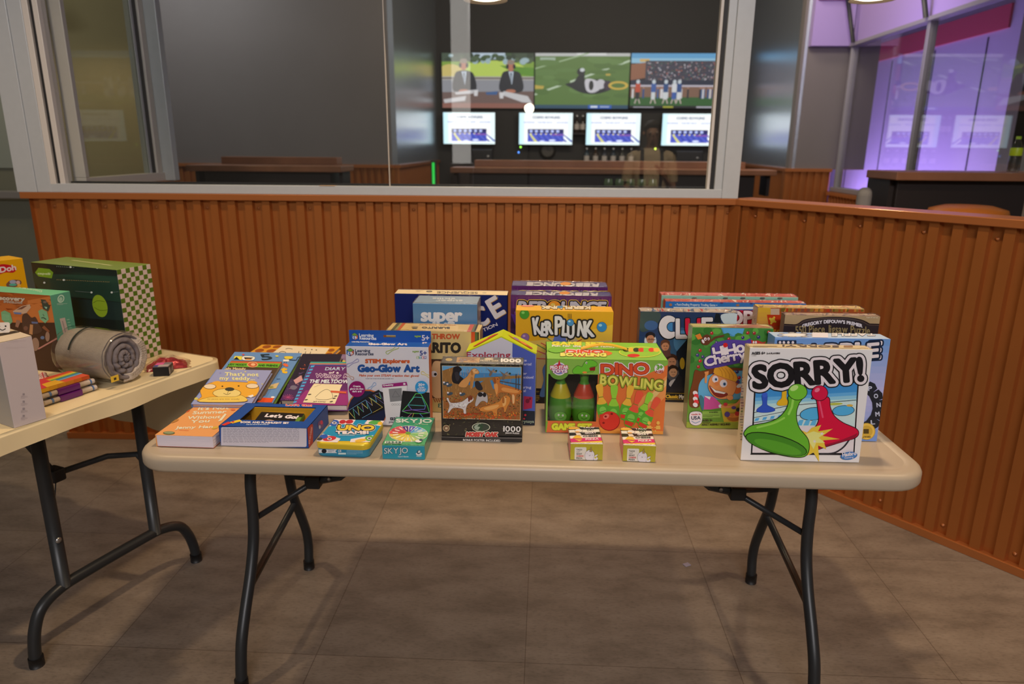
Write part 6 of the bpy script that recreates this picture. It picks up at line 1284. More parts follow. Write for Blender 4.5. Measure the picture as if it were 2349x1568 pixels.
f.part('feature_badge#2').poly([(695, 1040), (760, 1005), (850, 1050), (885, 1190), (820, 1260), (730, 1190)], '6f9f78')
f.part('feature_badge#3').poly([(740, 830), (830, 850), (905, 960), (870, 1050), (780, 1000)], '3a4034').poly([(800, 960), (860, 970), (840, 1010)], '8ab09a').ell(815, 880, 34, 22, '6a5a50')
f.part('feature_badge#2').line([(755, 1165), (790, 1160), (835, 1190)], 16, '2f3a2c').line([(780, 1100), (800, 1130)], 8, '2f3a2c')
f.part('feature_badge')
for k in range(4): f.line([(50, 1110+k*24), (180, 1116+k*26)], 7, '8ab894')
s = RT(b); s.part('side_logo').ell(1095, 822, 60, 74, 'a8c4b4', 20).ell(1095, 822, 42, 52, '4f8a76', 20).ell(1090, 830, 30, 40, '93b4a4', 20).lines(1025, 905, 1210, 940, 2, '93b4a4', .5)
s.poly([(1070, 1180), (1165, 1160), (1250, 1500), (1165, 1560)], 'a89c98').line([(1120, 1220), (1190, 1480)], 22, '8a807e', joints=False)
for k in range(5): s.line([(1205+k*12, 1200+k*50), (1240+k*12, 1195+k*50)], 20, '7aa894')
t = TP(b); t.part('top_lettering').text('Discovery', 755, 672, 340, 612, 34, 'a8c8a8', bold=3)
b.done()

b = C('playdoh', 'toy_box', 'yellow modelling dough box at the left edge of the left table', 'toy box', {'*': 'c8940c', 'T': 'd0a014', 'F': 'c4900c'})
f = FR(b); f.part('title_lettering').blob([(-400, 300), (-100, 235), (60, 200), (240, 235), (300, 280), (240, 350), (100, 350), (-60, 400), (-380, 470)], 'a81420')
f.text('Play-Doh', -340, 415, 290, 300, 95, 'c8b8b8', bold=6)
f.part('toy_picture').blob([(110, 570), (170, 500), (250, 480), (360, 490), (385, 545), (330, 585), (180, 640)], '6a4a3a').ell(230, 520, 60, 36, '8a90a8').ell(325, 530, 36, 34, 'b89a94').ell(230, 570, 70, 22, '4a9a8a').ell(340, 580, 30, 30, 'c89a4a')
b.done()

b = C('white', 'carton_box', 'plain white carton box standing at the near edge of the left table', 'box', {'*': 'aaa0a2', 'T': 'bcae9a', 'F': 'b2a8aa', 'L': '8f8b86'})
f = FR(b); f.part('fine_print').lines(85, 355, 345, 385, 2, '9a8e92', .15).lines(80, 440, 350, 470, 2, '9a8e92', .12)
for yy in (1068, 1165, 1260, 1355): f.rect(300, yy-14, 328, yy+12, '8a8288').lines(275, yy+22, 365, yy+60, 3, '94898e', .25)
b.done()
fl = MB(); fl.add([(0, 0, b.h+.001), (b.w, 0, b.h+.001), (b.w, b.d*.96, b.h+.007), (0, b.d*.96, b.h+.007)], [(0, 1, 2, 3)], K('bcae9a')).box(.002, b.d*.5, b.h+.0005, b.w-.002, b.d*.93, b.h+.0055, K('3a3028')); fl.build('top_flap', PRINT, b.root)
tg = MB(); tg.loops([[(x_, 0, z_) for x_, z_ in rrect(.034, .026, .005, 4)], [(x_, .0012, z_) for x_, z_ in rrect(.034, .026, .005, 4)]], K('c8beb4'), False, True, True)
o = tg.build('paper_tag', PRINT); X0 = world_pt('white', .045, .062, b.h+.0215); o.location = X0; o.rotation_euler = (math.radians(-14), 0, math.radians(12)); tag(o, 'small white square tag with a face, standing on the white carton', 'tag')
fa = Face((-.017, 0, .013), (1, 0, 0), (0, 0, -1), (0, -1, 0), .034, .026, [(0, 0), (100, 0), (100, 80), (0, 80)]); fa.part('face_print').ell(30, 30, 6, 7, '2a2624').ell(72, 30, 6, 7, '2a2624').curve([(32, 50), (50, 60), (70, 50)], 6, '2a2624').done(o)

# ---- rolled blanket in clear film
def roll():
    a = math.atan2(-.30, .95); t = thing('rolled_blanket', 'grey fleece blanket rolled up in clear plastic film with a pale sherpa edge', 'blanket', (-1.333, 1.970, .745+.080), (0, 0, a))
    L, r = .205, .074; R = random.Random(4); G = K('7a7470'); SH = K('a89c92')
    mb = MB(); Lp = []
    for x, s in ((-L/2, .80), (-L/2+.012, .95), (-.06, 1), (0, 1.0), (.06, 1), (L/2-.012, .99), (L/2, .93)):
        Lp.append([(x, r*s*math.cos(k*PI/20)*(1+.012*math.sin(k*1.7+x*40)), r*s*math.sin(k*PI/20)*(.98+.012*math.sin(k*2.3+x*60))) for k in range(40)])
    mb.loops(Lp, K('8f877c'), cap0=True); mb.build('outer_layer', plain('grey_fleece', K('8f877c'), .9, 0, .2, noise=.15, nscale=60, bump=.6, bscale=300), t)
    # rolled layers showing at the end: a disc whose surface follows the spiral of the roll
    def endface(name, mat, r0, r1, a0, a1, nr, na, fn):
        mb = MB(); vs = []
        for i in range(nr+1):
            for j in range(na+1):
                rr = r0+(r1-r0)*i/nr; th = a0+(a1-a0)*j/na; vs.append((L/2-.006+fn(rr, th), rr*math.cos(th), rr*math.sin(th)))
        mb.add(vs, [(i*(na+1)+j, (i+1)*(na+1)+j, (i+1)*(na+1)+j+1, i*(na+1)+j+1) for i in range(nr) for j in range(na)], smooth=True)
        return mb.build(name, mat, t)
    def spiral(rr, th):
        q = (rr/.0185-th/(2*PI)+.12*math.sin(th*2+1)) % 1.0
        ridge = .011*(1-abs(2*q-1)**3)
        pleat = .0028*math.sin(th*9+rr*160)*(1 if 3.3 < th % (2*PI) < 5.9 and .018 < rr < .056 else .25)
        return ridge+pleat+.006*(1-rr/r)-(.010 if rr > .066 else 0)
    endface('fleece_spiral', plain('grey_fleece_inner', K('6f686a'), .95, 0, .15, noise=.18, nscale=80, bump=.6, bscale=350), .0015, .073, 0, 2*PI, 60, 150, spiral)
    def fluff(rr, th):
        e = min(1, (th+1.75)/.3, (1.0-th)/.4)*min(1, (rr-.044)/.008, (.0775-rr)/.006)
        return .004+.012*max(0, e)+.0022*math.sin(rr*900+5*math.sin(th*40))*math.sin(th*46+3*math.sin(rr*500))*max(0, e)
    endface('sherpa_edge', plain('cream_sherpa', K('b0a498'), .95, 0, .2, noise=.12, nscale=120, bump=.8, bscale=420), .044, .0775, -1.75, 1.0, 26, 130, fluff)
    mb = MB(); Lp = []
    for j in range(14):
        x = -L/2-.008+(L+.022)*j/13; s = 1.045 if 0 < j < 13 else .93
        Lp.append([(x, r*s*math.cos(k*PI/24)*(1+R.uniform(-.010, .014)), r*s*math.sin(k*PI/24)*(1+R.uniform(-.010, .014))) for k in range(48)])
    mb.loops(Lp); mb.build('plastic_wrap', glass_mat('clear_wrap_film', (.93, .92, .90), 2.6, .08), t)
    mb = MB(); R2 = random.Random(9)
    for k in range(22):
        th = 2.75-k*.062; rr = r*1.055; mb.box(-.028-.003, -.0022, -.0006, -.028+.003, .0022, .0006, (.01, .02, .015), Matrix.Translation((0, rr*math.cos(th), rr*math.sin(th))) @ Matrix.Rotation(th-PI/2, 4, 'X'))
    mb.build('printed_warning_line', plain('dark_ink', (.012, .02, .016), .6), t)
    MB().bevbox(L/2+.012, -.066, -.058, L/2+.0135, -.040, -.040, .0005, K('c8a83a')).box(L/2+.0136, -.057, -.053, L/2+.0139, -.049, -.046, K('3a3424')).build('sticker', PRINT, t)
roll()

# ---- boxes of markers, packets and small things
A1 = math.atan2(.93, .367)
def marker_pack(z, label, off):
    t = thing('marker_pack', label, 'marker pack', (-1.338+off*.93, 1.724-off*.367, z), (0, 0, A1), 'purple-sleeved marker packs')
    for k in range(5):
        for m in (0,):
            pb = MB(); y = .010+k*.016
            pb.tube([(.003, y, .0088), (.110, y, .0088)], .0068, 10, K('b8aca0')).build('marker', plain('white_marker_plastic', K('b8aca0'), .4), t)
            cp = MB().tube([(.108, y, .0088), (.154, y, .0088)], .0074, 10).build('marker_cap', plain('white_marker_plastic', K('b8aca0'), .4), t)
            MB().tube([(.022, y, .0088), (.028, y, .0088)], .0071, 10).tube([(.140, y, .0088), (.145, y, .0088)], .0077, 10).build('blue_band', plain('blue_ink_band', K('4a70a8'), .4), t)
    MB().bevbox(.045, .0005, .0005, .108, .0895, .0172, .001, K('5a1468')).build('sleeve', PRINT, t)
    MB().bevbox(0, 0, 0, .158, .090, .0177, .002).build('clear_pouch', glass_mat('clear_pouch_film', (.94, .93, .92), 1.5, .1), t)
marker_pack(.7452, 'lower purple-sleeved pack of white markers, lying on the tablecloth', 0)
marker_pack(.7635, 'upper purple-sleeved pack of white markers, under the rainbow pack', -.006)
t = thing('pencil_pack', 'rainbow printed pencil pack with yellow and red edges on top of the marker packs', 'pencil pack', (-1.352, 1.732, .7818), (0, 0, A1))
MB().bevbox(0, 0, 0, .142, .088, .011, .0015, K('c8902a'), cols={'T': K('c0503a'), 'F': K('b8782a'), 'R': K('a8402a')}).build('sleeve', PRINT, t)
fa = Face((0, .088, .011), (1, 0, 0), (0, -1, 0), (0, 0, 1), .142, .088, [(0, 0), (142, 0), (142, 88), (0, 88)]); fa.part('rainbow_print')
for k, cc in enumerate(('b83a34', 'c87a30', 'c8b040', '5a9a4a', '3a6aa8', '6aa0b8')): fa.poly([(60, 10+k*9), (142, 6+k*9), (142, 15+k*9), (60, 19+k*9)], cc)
fa.poly([(0, 0), (60, 5), (60, 88), (0, 88)], 'c03a44').poly([(30, 50), (70, 46), (70, 88), (20, 88)], 'd0a030').done(t)
fa = Face((0, 0, .011), (1, 0, 0), (0, 0, -1), (0, -1, 0), .142, .011, [(0, 0), (142, 0), (142, 11), (0, 11)]); fa.part('edge_print').fill_grad(0, 0, 142, 11, 'd0a428', 'a83a24', 6, False).done(t)
def crumple(name, mat, sx, sy, sz, seed, parent=None, n=10):
    R = random.Random(seed); mb = MB(); vs = []
    for i in range(n+1):
        for j in range(n+1):
            e = min(i, n-i, j, n-j)/(n/2); vs.append(((i/n-.5)*sx+R.uniform(-.3, .3)*sx/n, (j/n-.5)*sy+R.uniform(-.3, .3)*sy/n, sz*min(1, e*1.5)*R.uniform(.55, 1.15)+.0008))
    fs = [(i*(n+1)+j, (i+1)*(n+1)+j, (i+1)*(n+1)+j+1, i*(n+1)+j+1) for i in range(n) for j in range(n)]
    tr = [(a, b_, c) for a, b_, c, d_ in fs]+[(a, c, d_) for a, b_, c, d_ in fs]
    mb.add(vs, tr); m2 = len(vs); mb.add([(x_, y_, .0004) for x_, y_, _ in vs], [tuple(reversed(q)) for q in fs]); return mb.build(name, mat, parent)
t = thing('candy_bag', 'crinkled clear bag of red and white candy canes behind the rainbow pack', 'candy bag', (-1.525, 1.895, .745), (0, 0, A1-.5))
for k in range(5):
    mb = MB(); y = -.036+k*.018
    P = smooth_path([(-.06, y, .008), (0, y+.002, .010), (.045, y, .012), (.058, y+.006, .013), (.054, y+.014, .013), (.044, y+.014, .012)], 3)
    c = mb.tube(P, .0042, 8, K('c8b4ac')).build('candy_cane', plain('white_candy', K('c8b0a8'), .3), t)
    mb = MB()
    for i in range(0, len(P)-1, 3): mb.tube([P[i], P[i+1]], .0045, 8)
    mb.build('red_stripes', plain('red_candy', K('a82a30'), .3), c)
o = crumple('plastic_film', glass_mat('crinkled_film', (.93, .9, .89), 3.0, .1), .135, .11, .030, 5, t, 9)
t = thing('small_box', 'small black box with grey end lettering by the edge of the left table', 'box', (-1.192, 2.000, .745), (0, 0, math.radians(12)))
MB().bevbox(0, 0, 0, .046, .05, .030, .0015, K('1c1a1c'), cols={'T': K('6a6468'), 'R': K('2a2828')}).build('carton', PRINT, t)
fa = Face((.046, 0, .030), (0, 1, 0), (0, 0, -1), (1, 0, 0), .05, .030, [(0, 0), (50, 0), (50, 30), (0, 30)]); fa.part('end_print').rect(4, 5, 14, 26, '9a9498').rect(18, 8, 26, 24, '5a5458').ell(37, 15, 8, 9, '6a6468').done(t)
fa = Face((0, .05, .030), (1, 0, 0), (0, -1, 0), (0, 0, 1), .046, .05, [(0, 0), (46, 0), (46, 50), (0, 50)]); fa.part('top_print').rect(2, 4, 24, 46, 'b84a80').rect(2, 30, 14, 46, '3a4a8a').rect(14, 26, 44, 46, '9a8e90').done(t)
t = thing('party_bag', 'crumpled bag of shiny red decorations near the far corner of the left table', 'party bag', (-1.205, 2.105, .745), (0, 0, .5))
crumple('red_filling', plain('red_foil', (.42, .03, .045), .28, .35, .6), .115, .085, .026, 3, t, 11)
crumple('clear_bag', glass_mat('crinkled_film', (.93, .9, .89), 3.0, .1), .135, .095, .031, 8, t, 9)

# ---- a scrap on the floor
t = MB(); t.bevbox(-.012, -.009, 0, .012, .009, .003, .001, K('8a8494')).build('paper_scrap', PRINT); o = COL.objects['paper_scrap']; o.location = (.53, 2.235, .0); o.rotation_euler = (0, 0, .5); tag(o, 'tiny crumpled silver wrapper lying on the floor under the table', 'wrapper')

# ================================================================ BEYOND THE GLASS
E1 = lambda h: K(h, 1.0)
def screen_thing(name, label, x0, z0, x1, z1, y, group=None, bez=.022):
    t = thing(name, label, 'television' if name == 'television' else 'monitor', ((x0+x1)/2, y, z0), (0, 0, 0), group); w, h = x1-x0, z1-z0
    MB().bevbox(-w/2-bez, 0, -bez, w/2+bez, .05, h+bez, .006, (.008, .008, .009)).build('bezel', plain('black_bezel', (.008, .008, .009), .35), t)
    f = Face((-w/2, -.001, h), (1, 0, 0), (0, 0, -1), (0, -1, 0), w, h, [(0, 0), (160, 0), (160, 90), (0, 90)], lift=.001, step=.00015); f.part('picture'); MB().box(-.08, .05, h*.4, .08, YF-y, h*.6).build('wall_mount', M_GASK, t); f._c = lambda c: E1(c) if isinstance(c, str) else c; f.root = t; return f
TY_ = YF-.06
GT = 'row of large televisions'
f = screen_thing('television', 'left large television showing two men in suits at a desk, golf course behind', -1.60, 2.00, -.21, 2.785, TY_, GT, .008)
f.rect(0, 0, 160, 90, '8a9a5a').rect(0, 0, 160, 18, '3a4a3a').rect(50, 0, 110, 10, 'b8c8d8').rect(0, 14, 160, 40, '7a9a3a').ell(90, 26, 55, 14, 'b4c85a').ell(15, 32, 22, 14, 'c8b46a').poly([(100, 20), (130, 34), (160, 38), (160, 24)], '5a8a2a')
R = random.Random(2)
for k in range(40): f.ell(R.uniform(0, 160), R.uniform(2, 15), R.uniform(3, 8), R.uniform(2, 5), R.choice(['2a3a2c', '3a5034', '485a40', '9ab0b8']))
f.rect(0, 38, 160, 44, 'a8a4a0').rect(0, 44, 160, 66, '8a8a92').rect(0, 40, 160, 42, '5a4a44').poly([(0, 64), (160, 62), (160, 90), (0, 90)], '6a5450').rect(0, 82, 160, 90, '8a5a50')
for cx, top in ((38, 10), (120, 12)):
    f.blob([(cx-18, 62), (cx-16, 36), (cx-8, 29), (cx+8, 29), (cx+18, 36), (cx+20, 62)], '23262e').poly([(cx-4, 30), (cx+5, 30), (cx+2, 52)], 'b8c4d4').poly([(cx-1, 32), (cx+2, 32), (cx+1, 50)], '4a4a5a').ell(cx, top+9, 6.5, 9, 'b0705a').ell(cx, top+3, 6.5, 4, '8a7a70').ell(cx-6, top+10, 2.5, 4, '23242a').ell(cx+6, top+10, 2.5, 4, '23242a').ell(cx, 62, 9, 3, 'b0705a')
for P in ([(2, 76), (42, 70), (40, 78), (4, 82)], [(22, 64), (55, 60), (54, 66), (24, 68)], [(108, 62), (150, 70), (158, 82), (140, 80), (104, 68)]): f.poly(P, 'c4c0c4')
for cx, cy in ((59, 66), (104, 70)): f.poly([(cx-4, cy-6), (cx+4, cy-6), (cx+3, cy+4), (cx-3, cy+4)], 'd0ccd0')
f.poly([(76, 64), (98, 62), (96, 68), (78, 68)], '3a5a8a'); f.done(f.root, SCREEN)
f = screen_thing('television', 'middle large television showing football players tackling on a green field', -.19, 2.00, 1.22, 2.785, TY_, GT, .008)
f.rect(0, 0, 160, 90, '56733a').rect(0, 0, 160, 5, 'b8b8b8').rect(70, 0, 120, 3, 'd8d8d8').line([(0, 67), (160, 12)], 3, 'b8c8b0').line([(0, 25), (90, 0)], 2, '9ab08a').rect(0, 84, 160, 90, '2a4a60').rect(92, 84, 132, 90, '2a5ab0').poly([(0, 46), (18, 47), (14, 58), (0, 58)], 'b8a04a').rect(8, 7, 34, 13, '9aac9a')
for k in range(20): f.ell(R.uniform(0, 160), R.uniform(10, 80), R.uniform(10, 25), R.uniform(3, 6), R.choice(['5a7840', '4f6c36', '5f7d44']))
f.blob([(52, 50), (66, 46), (74, 36), (84, 34), (86, 44), (106, 42), (126, 46), (130, 58), (104, 66), (80, 64), (62, 56)], '1e242a').blob([(86, 42), (104, 44), (112, 56), (100, 64), (88, 60)], 'c4c0c8').ell(78, 30, 7, 6, '23282c').ell(80, 27, 4, 3, 'c8ccd0').ell(112, 50, 8, 8, 'c0bcc4').ell(124, 52, 7, 8, '3a3040').ell(96, 52, 4, 8, '23282c')
f.ell(142, 52, 17, 7, 'c8a848').ell(142, 52, 12, 4, '56733a').rect(120, 33, 128, 36, 'b8a04a'); f.rect(96, 85.5, 108, 88.5, 'd8e0f0').rect(112, 86, 128, 88, 'a8b4d0'); f.done(f.root, SCREEN)
f = screen_thing('television', 'right large television showing a crowded stadium with players in blue and white', 1.24, 2.01, 2.68, 2.785, TY_, GT, .008)
f.rect(0, 0, 160, 16, '5a9ac8').rect(0, 8, 160, 16, '8ab8d4').poly([(0, 18), (30, 14), (24, 40), (0, 44)], '8a5a44').poly([(34, 16), (24, 40), (28, 42), (40, 20)], 'b8b4b8').rect(14, 9, 30, 14, 'c8a86a').rect(24, 12, 160, 50, '3a3a48')
for k in range(420):
    x_ = R.uniform(26, 158); f.rect(x_, (y_ := R.uniform(13+max(0, (60-x_)*.05), 48)), x_+R.uniform(1, 2.2), y_+R.uniform(1, 2.4), R.choice(['b8a8b0', '5a6a70', '2a2a34', 'c8c4cc', '6a4a44', '4a6a5a', '8a6a70', '3a3a5a', 'a85a50']))
f.rect(0, 44, 160, 52, '20283c').rect(0, 52, 160, 55, 'b8b0bc').rect(0, 55, 160, 72, '7a5a4a').rect(0, 72, 160, 86, '2f5a2c').rect(0, 86, 160, 90, '1a1c20')
for k in range(24):
    x_ = R.uniform(2, 158); f.rect(x_, 58, x_+3, 74, R.choice(['c8c4c8', '2a4a7a', '2a2a30', 'd0ccd0', '3a5a8a'])).ell(x_+1.5, 57, 1.6, 2, '9a7060')
for cx, c1, c2 in ((12, 'b84a34', '23242a'), (38, '3a5a9a', 'c8ccd0'), (58, '2a4a7a', 'c8ccd0'), (72, 'd0d0d4', '3a5aa0'), (80, '2a4a80', 'd0d0d4')): f.rect(cx-4, 50, cx+4, 64, c1).rect(cx-3.5, 64, cx+3, 76, c2).ell(cx, 47, 3, 3.4, 'c0c8d0').line([(cx-2, 76), (cx-4, 82)], 2, 'b8a8a0').line([(cx+2, 76), (cx+4, 82)], 2, 'b8a8a0')
f.rect(6, 88, 40, 89.5, 'a8a4b0').rect(55, 87, 72, 89.5, 'a8a83a').rect(110, 87, 145, 89.5, 'b0acb8'); f.done(f.root, SCREEN)
GM = 'white-screened monitors under the televisions'
MONS = [(-1.58, -.79), (-.42, .39), (.60, 1.41), (1.74, 2.56)]
for k, (x0_, x1_) in enumerate(MONS):
    f = screen_thing('monitor', ('white-screened monitor under the two-men television, leftmost of four', 'white-screened monitor second from left, under the left half of the football television', 'white-screened monitor third from left, between the middle and right televisions', 'white-screened monitor rightmost of four, under the stadium television')[k], x0_, 1.47, x1_, 1.93, TY_-.10, GM, .012)
    f.rect(0, 0, 160, 90, 'dcecf6').fill_grad(0, 0, 20, 90, 'b8e0f4', 'dcecf6', 5, False).rect(16, 6, 146, 84, 'eef4fa').text('COSMO BOWLING', 40, 16, 122, 16, 6.5, '5a6a8a', bold=.4)
    for a, b_ in ((14, 46), (56, 100), (112, 146)): f.text('BOOKINGS' if a == 14 else 'PARTIES NOW' if a == 56 else 'LEAGUES', a, 29, b_, 29, 4, '8a9ad0', bold=.2)
    f.rect(26, 46, 134, 82, '3a3a9a').rect(26, 46, 134, 58, '22225a').poly([(26, 58), (134, 60), (134, 82), (26, 82)], '4a54b8').poly([(30, 60), (34, 58), (56, 82), (46, 82)], 'c8c47a')
    for q in range(6): f.ell(36+q*16, 52, 5, 4, 'a8b4e8').ell(36+q*15, 60, 2.5, 2, 'e0d0a0').poly([(50+q*16, 60), (54+q*16, 60), (74+q*18, 82), (66+q*18, 82)], '3040a0')
    f.rect(100, 60, 134, 64, '7a4a9a').ell(100, 78, 10, 3, 'c8d0f0').ell(70, 80, 8, 2, 'c0c8f0'); f.done(f.root, MONITOR)

# ---- counters and bar
M_WOOD = plain('brown_laminate', (.30, .135, .070), .35, 0, .5, noise=.25, nscale=7)
M_DKW = plain('dark_espresso_panel', (.020, .014, .013), .5)
def counter(name, label, x0, x1, y0, y1, z, ledge=True, ex=.14):
    t = thing(name, label, 'counter', ((x0+x1)/2, y0, 0)); L = (x1-x0)/2
    MB().bevbox(-L, 0, z-.05, L, .42, z, .006).build('counter_top', M_WOOD, t)
    MB().bevbox(-L+ex, .08, 0, L-ex, y1-y0, z-.05, .004).build('front_panel', M_DKW, t)
    if ledge: MB().bevbox(-L+ex+.02, .38, z, L-ex-.02, y1-y0, z+.065, .005).build('raised_ledge', M_WOOD, t)
    for xb in (-L+.02, L-.05): MB().box(xb, .12, z-.25, xb+.03, .36, z-.05).build('bracket', M_DKW, t)
    return t
bar = counter('bar_counter', 'long brown bar counter under the monitors, seen through the glass', -.93, 2.20, 7.0, 7.6, 1.235, ex=.18)
counter('drink_counter', 'brown drink counter with a raised ledge, seen through the left half of the glass', -3.05, -1.72, 6.0, 6.55, 1.265, ex=.12)
counter('side_counter', 'dark counter with a bottle on it at the right edge, behind the half wall', 2.11, 3.12, 4.45, 4.95, 1.305, False, .05)
t = thing('water_bottle', 'clear plastic water bottle with a yellow-green label on the dark side counter', 'bottle', (2.885, 4.62, 1.305))
MB().lathe([(0, .001), (.030, .002), (.033, .01), (.031, .03), (.033, .05), (.032, .07), (.033, .12), (.030, .15), (.016, .185), (.013, .19), (.013, .20)], n=24).build('bottle_body', glass_mat('bottle_plastic', (.80, .84, .84), 5, .12), t)
MB().lathe([(.0338, .098), (.0342, .10), (.0342, .138), (.0325, .145)], n=24).build('label', plain('lime_label', K('a0b81e'), .4), t)
MB().lathe([(.0145, .195), (.0145, .212), (0, .213)], n=18).build('cap', plain('lime_cap', K('86a828'), .4), t)
t = thing('bar_stool', 'orange round-seated stool by the dark side counter', 'stool', (2.33, 4.05, 0))
MB().lathe([(0, 1.145), (.12, 1.14), (.19, 1.12), (.20, 1.09), (.19, 1.06), (0, 1.055)], n=32).build('seat', plain('orange_vinyl', (.42, .13, .015), .4), t)
MB().tube([(0, 0, .03), (0, 0, 1.06)], .03, 14).build('post', M_LEG, t); MB().lathe([(0, .0), (.21, .0), (.21, .012), (.05, .03), (0, .03)], n=28).build('base', M_LEG, t)
MB().lathe([(.15, .30), (.158, .308), (.15, .316), (.142, .308), (.15, .30)], n=28).build('foot_ring', M_LEG, t)
for x_, y_, rz, lab in ((1.87, 4.30, 1.16, 'grey chair back seen edge-on beside the left end of the dark side counter'), (2.64, 3.80, -.6, 'grey upholstered chair back at the far right edge, above the half wall')):
    t = thing('lounge_chair', lab, 'chair', (x_, y_, 0), (0, 0, rz))
    MB().bevbox(-.15, -.04, .70, .15, .04, 1.215, .035, seg=4).build('backrest', plain('grey_upholstery', (.20, .195, .195), .8), t)
    MB().bevbox(-.17, .02, .66, .17, .42, .74, .03, seg=3).build('seat', plain('grey_upholstery', (.20, .195, .195), .8), t)
    for sx in (-.14, .14):
        for sy in (.05, .38): MB().tube([(sx, sy, 0), (sx, sy, .68)], .014, 10).build('leg', M_LEG, t)

def bottle(x_, y_, z_, h_, col, label):
    t = thing('liquor_bottle', label, 'bottle', (x_, y_, z_), group='bottles behind the bar')
    MB().lathe([(0, 0), (.038, .001), (.040, .01), (.040, h_*.58), (.030, h_*.68), (.014, h_*.76), (.013, h_*.92), (0, h_*.92)], n=18).build('bottle_body', plain('bottle_glass_'+col, K(col), .12, 0, .6), t)
    MB().lathe([(.015, h_*.90), (.015, h_), (0, h_)], n=14).build('bottle_cap', plain('silver_cap', (.6, .6, .6), .3, .8), t)
    MB().lathe([(.0405, h_*.2), (.041, h_*.22), (.041, h_*.48), (.0405, h_*.5)], n=18).build('label', plain('pale_label', K('b0a8a0'), .6), t)
sh = thing('back_bar', 'long dark back bar cabinet under the four monitors', 'cabinet', (1.25, YF-.02, 0))
MB().box(-2.6, -.32, 1.16, 1.35, .015, 1.19).build('shelf_board', M_DKW, sh); MB().box(-2.6, -.30, 0, 1.35, .015, 1.16).build('cabinet', M_DKW, sh)
ws = thing('wall_shelf', 'short dark shelf with two bottles between the second and third monitors', 'shelf', (.5, YF, 1.62)); MB().bevbox(-.09, -.22, 0, .09, 0, .02, .002).build('shelf_board', M_DKW, ws)
for k in range(2): bottle(.455+k*.09, YF-.12, 1.64, .27, '2a2018', 'dark bottle with a silver cap between the second and third monitors')
for k in range(6): bottle(.62+k*.135, YF-.15, 1.19, .24, ('2a3a44', '3a2a1c', '2c3038', '24303a', '3a3a34', '2a2a2e')[k], 'dark bottle on the back bar below the third monitor')
for k in range(5):
    t = thing('drinking_glass', 'greenish glass hanging below the bar counter edge, in a row of five', 'glass', (.60+k*.105, 6.93, 1.045), group='green glasses under the bar counter')
    MB().lathe([(0, 0), (.030, .002), (.042, .03), (.044, .06), (.038, .085), (.036, .10)], n=18).build('glass_bowl', plain('green_glass', (.12, .19, .10), .12, 0, .7), t)
MB().bevbox(.81-.635-.30, -.12, 1.022, .81-.635+.30, .20, 1.044, .003).build('glass_rail', M_DKW, bar)
for x_, z_, s_, lab in ((-.98, 1.33, .16, 'dark till box on the back bar under the leftmost monitor'), (.02, 1.33, .16, 'round dark espresso clock on the wall under the second monitor'), (2.15, 1.33, .20, 'dark bar machine under the rightmost monitor')):
    if 'clock' in lab:
        t = thing('wall_clock', lab.replace('espresso ', ''), 'clock', (x_, YF-.01, z_+.05)); MB().lathe([(0, .03), (.10, .03), (.13, .02), (.13, 0)], n=28, M=Matrix.Rotation(PI/2, 4, 'X')).build('clock_case', plain('dark_brass', (.035, .03, .022), .3, .6), t)
        MB().lathe([(0, .034), (.09, .033)], n=28, M=Matrix.Rotation(PI/2, 4, 'X')).build('clock_face', plain('clock_dial', (.08, .07, .055), .4), t); MB().box(-.004, -.038, 0, .004, -.035, .07).box(0, -.038, -.004, .05, -.035, .004).build('clock_hands', M_GASK, t)
    else:
        t = thing('bar_machine', lab, 'machine', (x_, YF-.21, 1.19)); MB().bevbox(-s_, -.1, 0, s_, .1, .20, .015).build('machine_case', plain('black_plastic', (.015, .015, .016), .4), t); MB().bevbox(-s_*.8, -.115, .06, s_*.2, -.1, .17, .004).build('machine_panel', M_GASK, t); MB().lathe([(0, .02), (.02, .018), (.02, 0)], n=12, M=Matrix.Translation((s_*.6, -.1, .1)) @ Matrix.Rotation(PI/2, 4, 'X')).build('machine_knob', M_RIVET, t)
# small status lights on the screen wall
for x_, z_, cc, lab in ((-.40, 1.43, (.35, 1, .08), 'tiny green status light under the left end of the second monitor'), (-.43, 1.35, (.1, .3, 1), 'tiny blue status light under the second monitor'), (1.68, 1.42, (.7, 1, .1), 'tiny yellow-green status light left of the rightmost monitor')):
    o = MB().lathe([(0, .012), (.012, .008), (.014, 0)], n=12, M=Matrix.Translation((0, 0, 0)) @ Matrix.Rotation(PI/2, 4, 'X')).build('status_light', emit_mat('led_%.1f' % (cc[0]+cc[2]*2), cc, 3)); o.location = (x_, YF-.002, z_); tag(o, lab, 'indicator light')

o = MB().tube([(0, 0, 0), (0, 0, .26)], .014, 10).build('neon_tube', emit_mat('green_neon', (.04, .8, .10), .9)); o.location = (-1.235, 7.9, 1.0); tag(o, 'short green glowing tube at the left end of the bar', 'neon light')
MB().box(-.03, .02, -1.0, .03, .06, .28).build('tube_backing', M_DKW, o)

